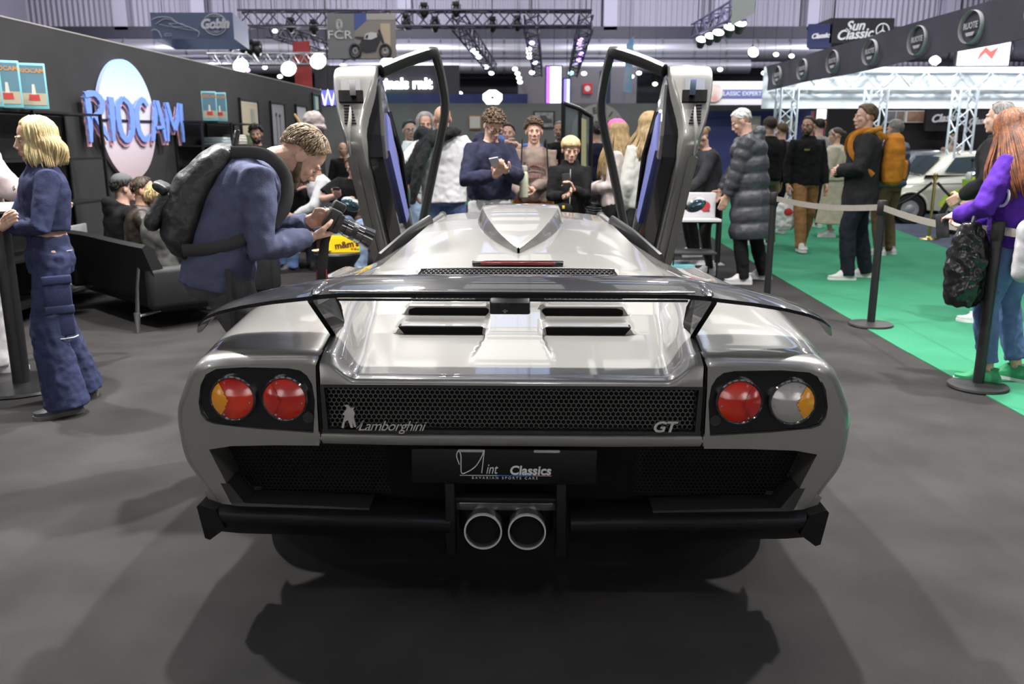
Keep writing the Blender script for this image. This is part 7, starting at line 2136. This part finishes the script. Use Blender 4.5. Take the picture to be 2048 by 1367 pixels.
# ------------------------------------------------------------------ vehicles behind the barrier
def small_car(name, label, x, y, rotz, paintm, S=1.0):
    o = empty(name, label, 'car', (x, y, 0), rotz)
    # x forward (front at +1.48), rounded two-door body
    st = [(-1.48, .42, .62, .50), (-1.40, .34, .78, .56), (-1.15, .26, .92, .62), (-.80, .24, 1.0, .65), (-.2, .24, .98, .66), (.35, .24, .90, .66), (.70, .25, .86, .64), (1.10, .28, .78, .60), (1.36, .34, .66, .54), (1.47, .42, .56, .46)]
    rows = []
    for xx, zb, zt, hw in st:
        half = cat_rom([(0, zt), (hw * .55, zt - .01), (hw * .86, zt - .06), (hw, zt - .22), (hw * .99, (zb + zt) / 2 - .02), (hw * .93, zb)], 3)
        rows.append([(xx, -a, b) for a, b in reversed(half)] + [(xx, a, b) for a, b in half[1:]])
    MB().loft(rows, False).build('body_shell', paintm, o, smooth=60)
    rows = []
    for xx, zt, hw in ((-1.20, .90, .46), (-1.0, 1.10, .50), (-.75, 1.26, .52), (-.3, 1.32, .53), (.15, 1.29, .52), (.38, 1.18, .51), (.68, .88, .56)):
        zb_ = .88
        half = cat_rom([(0, zt), (hw * .6, zt - .015), (hw * .92, zt - .07), (hw + .04, zb_ + (zt - zb_) * .35), (hw + .08, zb_)], 3)
        rows.append([(xx, -a, b) for a, b in reversed(half)] + [(xx, a, b) for a, b in half[1:]])
    MB().loft(rows, False).build('cabin_shell', paintm, o, smooth=60)
    gl = mat('car_glass', (0.06, 0.08, 0.10), .06, coat=1)
    for s in (-1, 1):
        MB().prism([(-.30, .93), (.36, .93), (.18, 1.19), (-.28, 1.22)], 0, 1, lambda u, v, h: (u, s * (.598 + .018 * h - (v - .93) * .20), v)).build('side_window', gl, o, smooth=0)
        MB().prism([(-.88, .95), (-.38, .94), (-.36, 1.20), (-.70, 1.16)], 0, 1, lambda u, v, h: (u, s * (.598 + .016 * h - (v - .93) * .20), v)).build('side_window', gl, o, smooth=0)
        MB().tube([(-.36, s * .66, .90), (-.36, s * .675, .60), (-.30, s * .665, .32)], .005, 5).build('door_seam', BLACK, o)
        MB().tube([(-.95, s * .655, .72), (0, s * .668, .74), (1.1, s * .61, .70)], .006, 5).build('side_trim', CHROME, o)
        MB().rbox((-.22, s * .675, .80), (.12, .015, .018), .005).build('door_handle', CHROME, o)
        for wx_ in (-.92, .90):
            t = MB().lathe([(.16, -.07), (.245, -.075), (.262, -.05), (.265, 0), (.262, .05), (.245, .075), (.16, .07)], n=32, axis='Y', caps=False)
            w_ = mkobj('tyre', t.mesh('tyre', tyre), o, loc=(wx_, s * .60, .265))
            MB().lathe([(.165, s * .06), (.15, s * .045), (.10, s * .03), (.085, s * .06), (.04, s * .075), (.001, s * .078)], n=28, axis='Y').build('wheel_disc', mat('wheel_silver', (0.6, 0.6, 0.62), .3, .7), w_)
            MB().tube([(wx_ + .31 * math.cos(a), s * .655, .27 + .31 * math.sin(a)) for a in np.linspace(0, PI, 13)], .02, 6).build('wheel_arch', paintm, o)
            MB().lathe([(.001, s * .58), (.30, s * .58), (.30, s * .655), (.001, s * .655)], (wx_, 0, .27), 24, 'Y').build('arch_void', MATTE, o)
        MB().ell((1.36, s * .44, .62), (.05, .09, .09)).build('headlight', mat('headlight_glass', (0.6, 0.6, 0.6), .1, coat=1), o)
        MB().ell((1.30, s * .545, .50), (.03, .02, .025)).build('indicator', mat('indicator_amber', (0.7, 0.25, 0.02), .3), o)
    MB().prism([(-.46, .90), (.46, .90), (.40, 1.20), (-.40, 1.20)], 0, .012, lambda u, v, h: (.70 - (v - .88) * .98 + h, u, v)).build('windscreen', gl, o, smooth=0)
    MB().tube([(1.30, -.60, .40), (1.50, -.45, .38), (1.53, 0, .38), (1.50, .45, .38), (1.30, .60, .40)], .03, 8).build('front_bumper', CHROME, o)
    MB().tube([(-1.35, -.56, .42), (-1.52, -.4, .42), (-1.52, .4, .42), (-1.35, .56, .42)], .028, 8).build('rear_bumper', CHROME, o)
    MB().tube([(1.46, -.12, .62), (1.49, 0, .64), (1.46, .12, .62)], .012, 6).build('nose_badge', CHROME, o)
    return o
cream = mat('ivory_car_paint', (0.62, 0.62, 0.52), .25, coat=1)
small_car('small_vintage_car', 'small ivory two-door vintage car behind the gold rope post', 8.25, 16.2, R(172), cream)
small_car('small_grey_car', 'small mid-grey vintage car parked behind the ivory car', 8.45, 18.3, R(178), mat('slate_car_paint', (0.12, 0.13, 0.14), .25, coat=1))
small_car('small_red_car', 'distant red car with glossy roof at the right stand', 12.2, 22.0, R(200), mat('red_car_paint', (0.35, 0.02, 0.03), .25, coat=1))

def motorcycle(name, label, x, y, rotz, body, accent, sport=True):
    o = empty(name, label, 'motorcycle', (x, y, 0), rotz)
    for wx_ in (-.68, .72):
        MB().tube([(wx_ + .285 * math.cos(a), 0, .32 + .285 * math.sin(a)) for a in np.linspace(0, 2 * PI, 33)], .048, 8).build('tyre', tyre, o)
        MB().tube([(wx_ + .225 * math.cos(a), 0, .32 + .225 * math.sin(a)) for a in np.linspace(0, 2 * PI, 29)], .014, 6).build('rim', STEEL, o)
        for k in range(10):
            a = k * PI / 5
            MB().tube([(wx_, 0, .32), (wx_ + .22 * math.cos(a), 0, .32 + .22 * math.sin(a))], .005, 4).build('spoke', STEEL, o)
        MB().cyl((wx_, -.06, .32), (wx_, .06, .32), .04, n=12).build('hub', BLACK, o)
        MB().lathe([(.06, .065), (.13, .065), (.13, .072), (.06, .072)], (wx_, 0, .32), 24, 'Y').build('brake_disc', STEEL, o)
    for s in (-1, 1):
        MB().tube([(.72, s * .08, .32), (.56, s * .08, .72), (.46, s * .07, .98)], [.026, .022, .022], 8).build('fork_leg', STEEL if not sport else accent, o)
        MB().tube([(-.68, s * .09, .32), (-.10, s * .10, .38)], .022, 8).build('swing_arm', BLACK, o)
        MB().tube([(.44, s * .05, 1.0), (.40, s * .30, 1.04), (.30, s * .38, 1.02)], .014, 8).build('handlebar', BLACK, o)
        MB().tube([(.40, s * .32, 1.04), (.40, s * .34, 1.16)], .007, 6).build('mirror_stem', BLACK, o)
        MB().ell((.39, s * .35, 1.18), (.015, .05, .035)).build('mirror', BLACK, o)
    mb = MB(); mb.ell((.10, 0, .86), (.30, .14, .12)); mb.ell((.25, 0, .90), (.16, .13, .11))
    mkobj('fuel_tank', voxel(mb, .014, body, 3), o)
    mb = MB(); mb.rbox((-.38, 0, .80), (.55, .22, .09), .04, 3); mb.rbox((-.66, 0, .86), (.22, .16, .07), .03, 2)
    mkobj('saddle', voxel(mb, .014, mat('saddle_black', (0.012, 0.012, 0.013), .5), 3), o)
    MB().rbox((.02, 0, .46), (.42, .26, .30), .05, 2).build('engine_block', mat('engine_alloy', (0.10, 0.10, 0.105), .35, .7), o)
    for k in range(5): MB().rbox((.08, 0, .62 + k * .028), (.20, .24, .012), .003).build('cooling_fin', STEEL, o)
    MB().tube([(.16, .12, .55), (.28, .15, .40), (.1, .16, .26), (-.4, .17, .30), (-.75, .18, .38)], [.022, .022, .024, .035, .04], 10).build('exhaust', CHROME if not sport else BLACK, o)
    MB().tube([(.46, 0, .95), (.12, 0, .72), (-.25, 0, .62), (-.55, 0, .78)], .024, 8).build('frame_tube', accent if sport else BLACK, o)
    MB().lathe([(.001, 0), (.085, .01), (.09, .06), (.05, .13), (.001, .14)], (.0, 0, 0), 20, 'X').xf(Matrix.Translation((.64, 0, .92)) @ Matrix.Rotation(PI, 4, 'Z')).build('headlight', CHROME, o)
    MB().ell((.645, 0, .92), (.02, .078, .078)).build('headlight_glass', mat('bike_lamp', (0.75, 0.75, 0.75), .1, coat=1), o)
    fpts = [(.72 + .345 * math.cos(a), 0, .32 + .345 * math.sin(a)) for a in np.linspace(R(20), R(150), 9)]
    MB().tube(fpts, [(.07, .012)] * 9, 8, up=(0, 1, 0)).build('front_mudguard', accent, o)
    if sport:
        MB().prism([(.30, .55), (.62, .62), (.66, .88), (.40, .98), (.22, .82)], -.14, .14).build('side_fairing', accent, o, smooth=0)
        MB().prism([(-.30, .66), (-.82, .86), (-.80, .92), (-.28, .78)], -.10, .10).build('tail_fairing', body, o, smooth=0)
    return o
lime = mat('lime_paint', (0.42, 0.60, 0.02), .3, coat=1)
motorcycle('lime_motorcycle', 'lime green and black motorcycle partly hidden by the man in black jacket', 7.95, 13.9, R(184), mat('bike_red', (0.55, 0.06, 0.02), .3, coat=1), lime)
chb = mat('bike_black', (0.012, 0.012, 0.013), .2, coat=1)
motorcycle('black_motorcycle', 'black cruiser motorcycle with chrome headlamp behind the blond child', .98, 9.95, R(-72), chb, chb, False)
motorcycle('dark_motorcycle', 'dark motorcycle seen through the glass of the left door', -1.45, 11.4, R(-60), chb, chb, False)

# vintage dark car with its door open behind the boys
vc_ = empty('vintage_dark_car', 'dark vintage car with swept wings and an open door behind the two boys', 'car', (.35, 13.2, 0), R(-90))
vp = mat('vintage_black', (0.018, 0.012, 0.012), .2, coat=1)
rows = []
for xx, zt, hw in ((-1.9, .75, .50), (-1.6, 1.05, .60), (-.9, 1.12, .62), (.0, 1.05, .55), (.8, 1.02, .42), (1.5, .95, .36), (1.6, .80, .34)):
    half = cat_rom([(0, zt), (hw * .7, zt - .02), (hw, zt - .14), (hw * 1.02, .65), (hw * .98, .40)], 3)
    rows.append([(xx, -a, b) for a, b in reversed(half)] + [(xx, a, b) for a, b in half[1:]])
MB().loft(rows, False).build('body_shell', vp, vc_, smooth=60)
for s in (-1, 1):
    for wx_ in (-1.3, 1.25):
        MB().tube([(wx_ + .42 * math.cos(a), s * .72, .36 + .40 * math.sin(a)) for a in np.linspace(R(-5), R(185), 13)], [(.16, .03)] * 13, 10, up=(0, 1, 0)).build('swept_wing', vp, vc_)
        t = MB().lathe([(.22, -.06), (.33, -.065), (.35, 0), (.33, .065), (.22, .06)], n=32, axis='Y', caps=False)
        w_ = mkobj('tyre', t.mesh('tyre', tyre), vc_, loc=(wx_, s * .70, .35))
        MB().lathe([(.23, s * .04), (.10, s * .02), (.06, s * .06), (.001, s * .07)], n=24, axis='Y').build('wheel_disc', STEEL, w_)
    MB().lathe([(.001, 0), (.10, .02), (.11, .10), (.001, .2)], n=20, axis='X').xf(Matrix.Translation((1.62, s * .34, .92)) @ Matrix.Rotation(PI, 4, 'Z')).build('headlight', CHROME, vc_)
    MB().ell((1.63, s * .34, .92), (.02, .10, .10)).build('headlight_glass', MATS['headlight_glass'], vc_)
A, B = at(1127, 206, 11.6), at(1182, 330, 11.6)
od = empty('open_van_door', 'tall black-framed glass vehicle door standing open behind the blond child', 'door', (A.x, 11.6, 0))
w_ = B.x - A.x
zt_, zs_ = at(1127, 206, 11.6).z, at(1182, 232, 11.6).z
for pts in ([(0, 0, .25), (0, 0, zt_)], [(w_, .1, .25), (w_, .1, zs_)], [(0, 0, zt_), (w_ * .55, .05, zt_ - .07), (w_, .1, zs_)], [(0, 0, .25), (w_, .1, .25)], [(w_ * .6, .06, 1.05), (w_ * .6, .06, zt_ - .08)]):
    MB().tube(pts, [(.03, .03)] * len(pts), 8).build('frame_bar', BLACK, od)
MB().prism([(0, 1.0), (w_, 1.0), (w_, zs_), (w_ * .55, zt_ - .07), (0, zt_)], -.003, .003, lambda u, v, h: (u, .1 * u / w_ + h, v)).build('pane', mat('door_pane', (0.2, 0.26, 0.27), .05, alpha=.5), od, smooth=0)
MB().prism([(0, .27), (w_, .27), (w_, 1.0), (0, 1.0)], -.02, .02, lambda u, v, h: (u, .1 * u / w_ + h, v)).build('lower_panel', chb, od, smooth=0)
MB().prism([(w_ * .66, .95), (w_ * .84, .92), (w_ * .80, zs_ - .05), (w_ * .64, zs_ - .02)], -.02, .0, lambda u, v, h: (u, .02 + h, v)).build('yellow_trim', mat('pale_yellow', (0.62, 0.60, 0.33), .6), od, smooth=0)
MB().box((w_ / 2, .05, .125), (.1, .1, .25)).build('hinge_stand', BLACK, od, smooth=0)

# gold rope post
gp_ = empty('gold_rope_post', 'polished gold rope post with black rope in front of the ivory car', 'barrier post', ground(1857, 478))
gold = mat('polished_brass', (0.60, 0.46, 0.13), .18, 1.0)
MB().lathe([(.001, 0), (.165, 0), (.16, .015), (.05, .03), (.03, .05), (.001, .05)], n=36).build('base', gold, gp_)
MB().cyl((0, 0, .04), (0, 0, .92), .022, n=18).build('pole', gold, gp_)
MB().ell((0, 0, .97), (.035, .035, .035)).build('finial', gold, gp_)
MB().cyl((0, 0, .90), (0, 0, .94), .034, n=18).build('collar', gold, gp_)
for (l, e_) in (('black barrier rope sagging left from the gold post', (-.95, 1.0, .88)), ('black barrier rope sagging right from the gold post', (1.1, -.5, .88))):
    g0 = ground(1857, 478) + Vector((0, 0, .90)); g1 = ground(1857, 478) + Vector(e_)
    MB().tube([g0.lerp(g1, t) + Vector((0, 0, -.42 * math.sin(PI * t))) for t in np.linspace(0.03, 1, 13)], .02, 8).build('barrier_rope', mat('rope_black', (0.015, 0.015, 0.017), .8), None, label=l, cat='rope')
bpy.data.scenes.remove(BS)
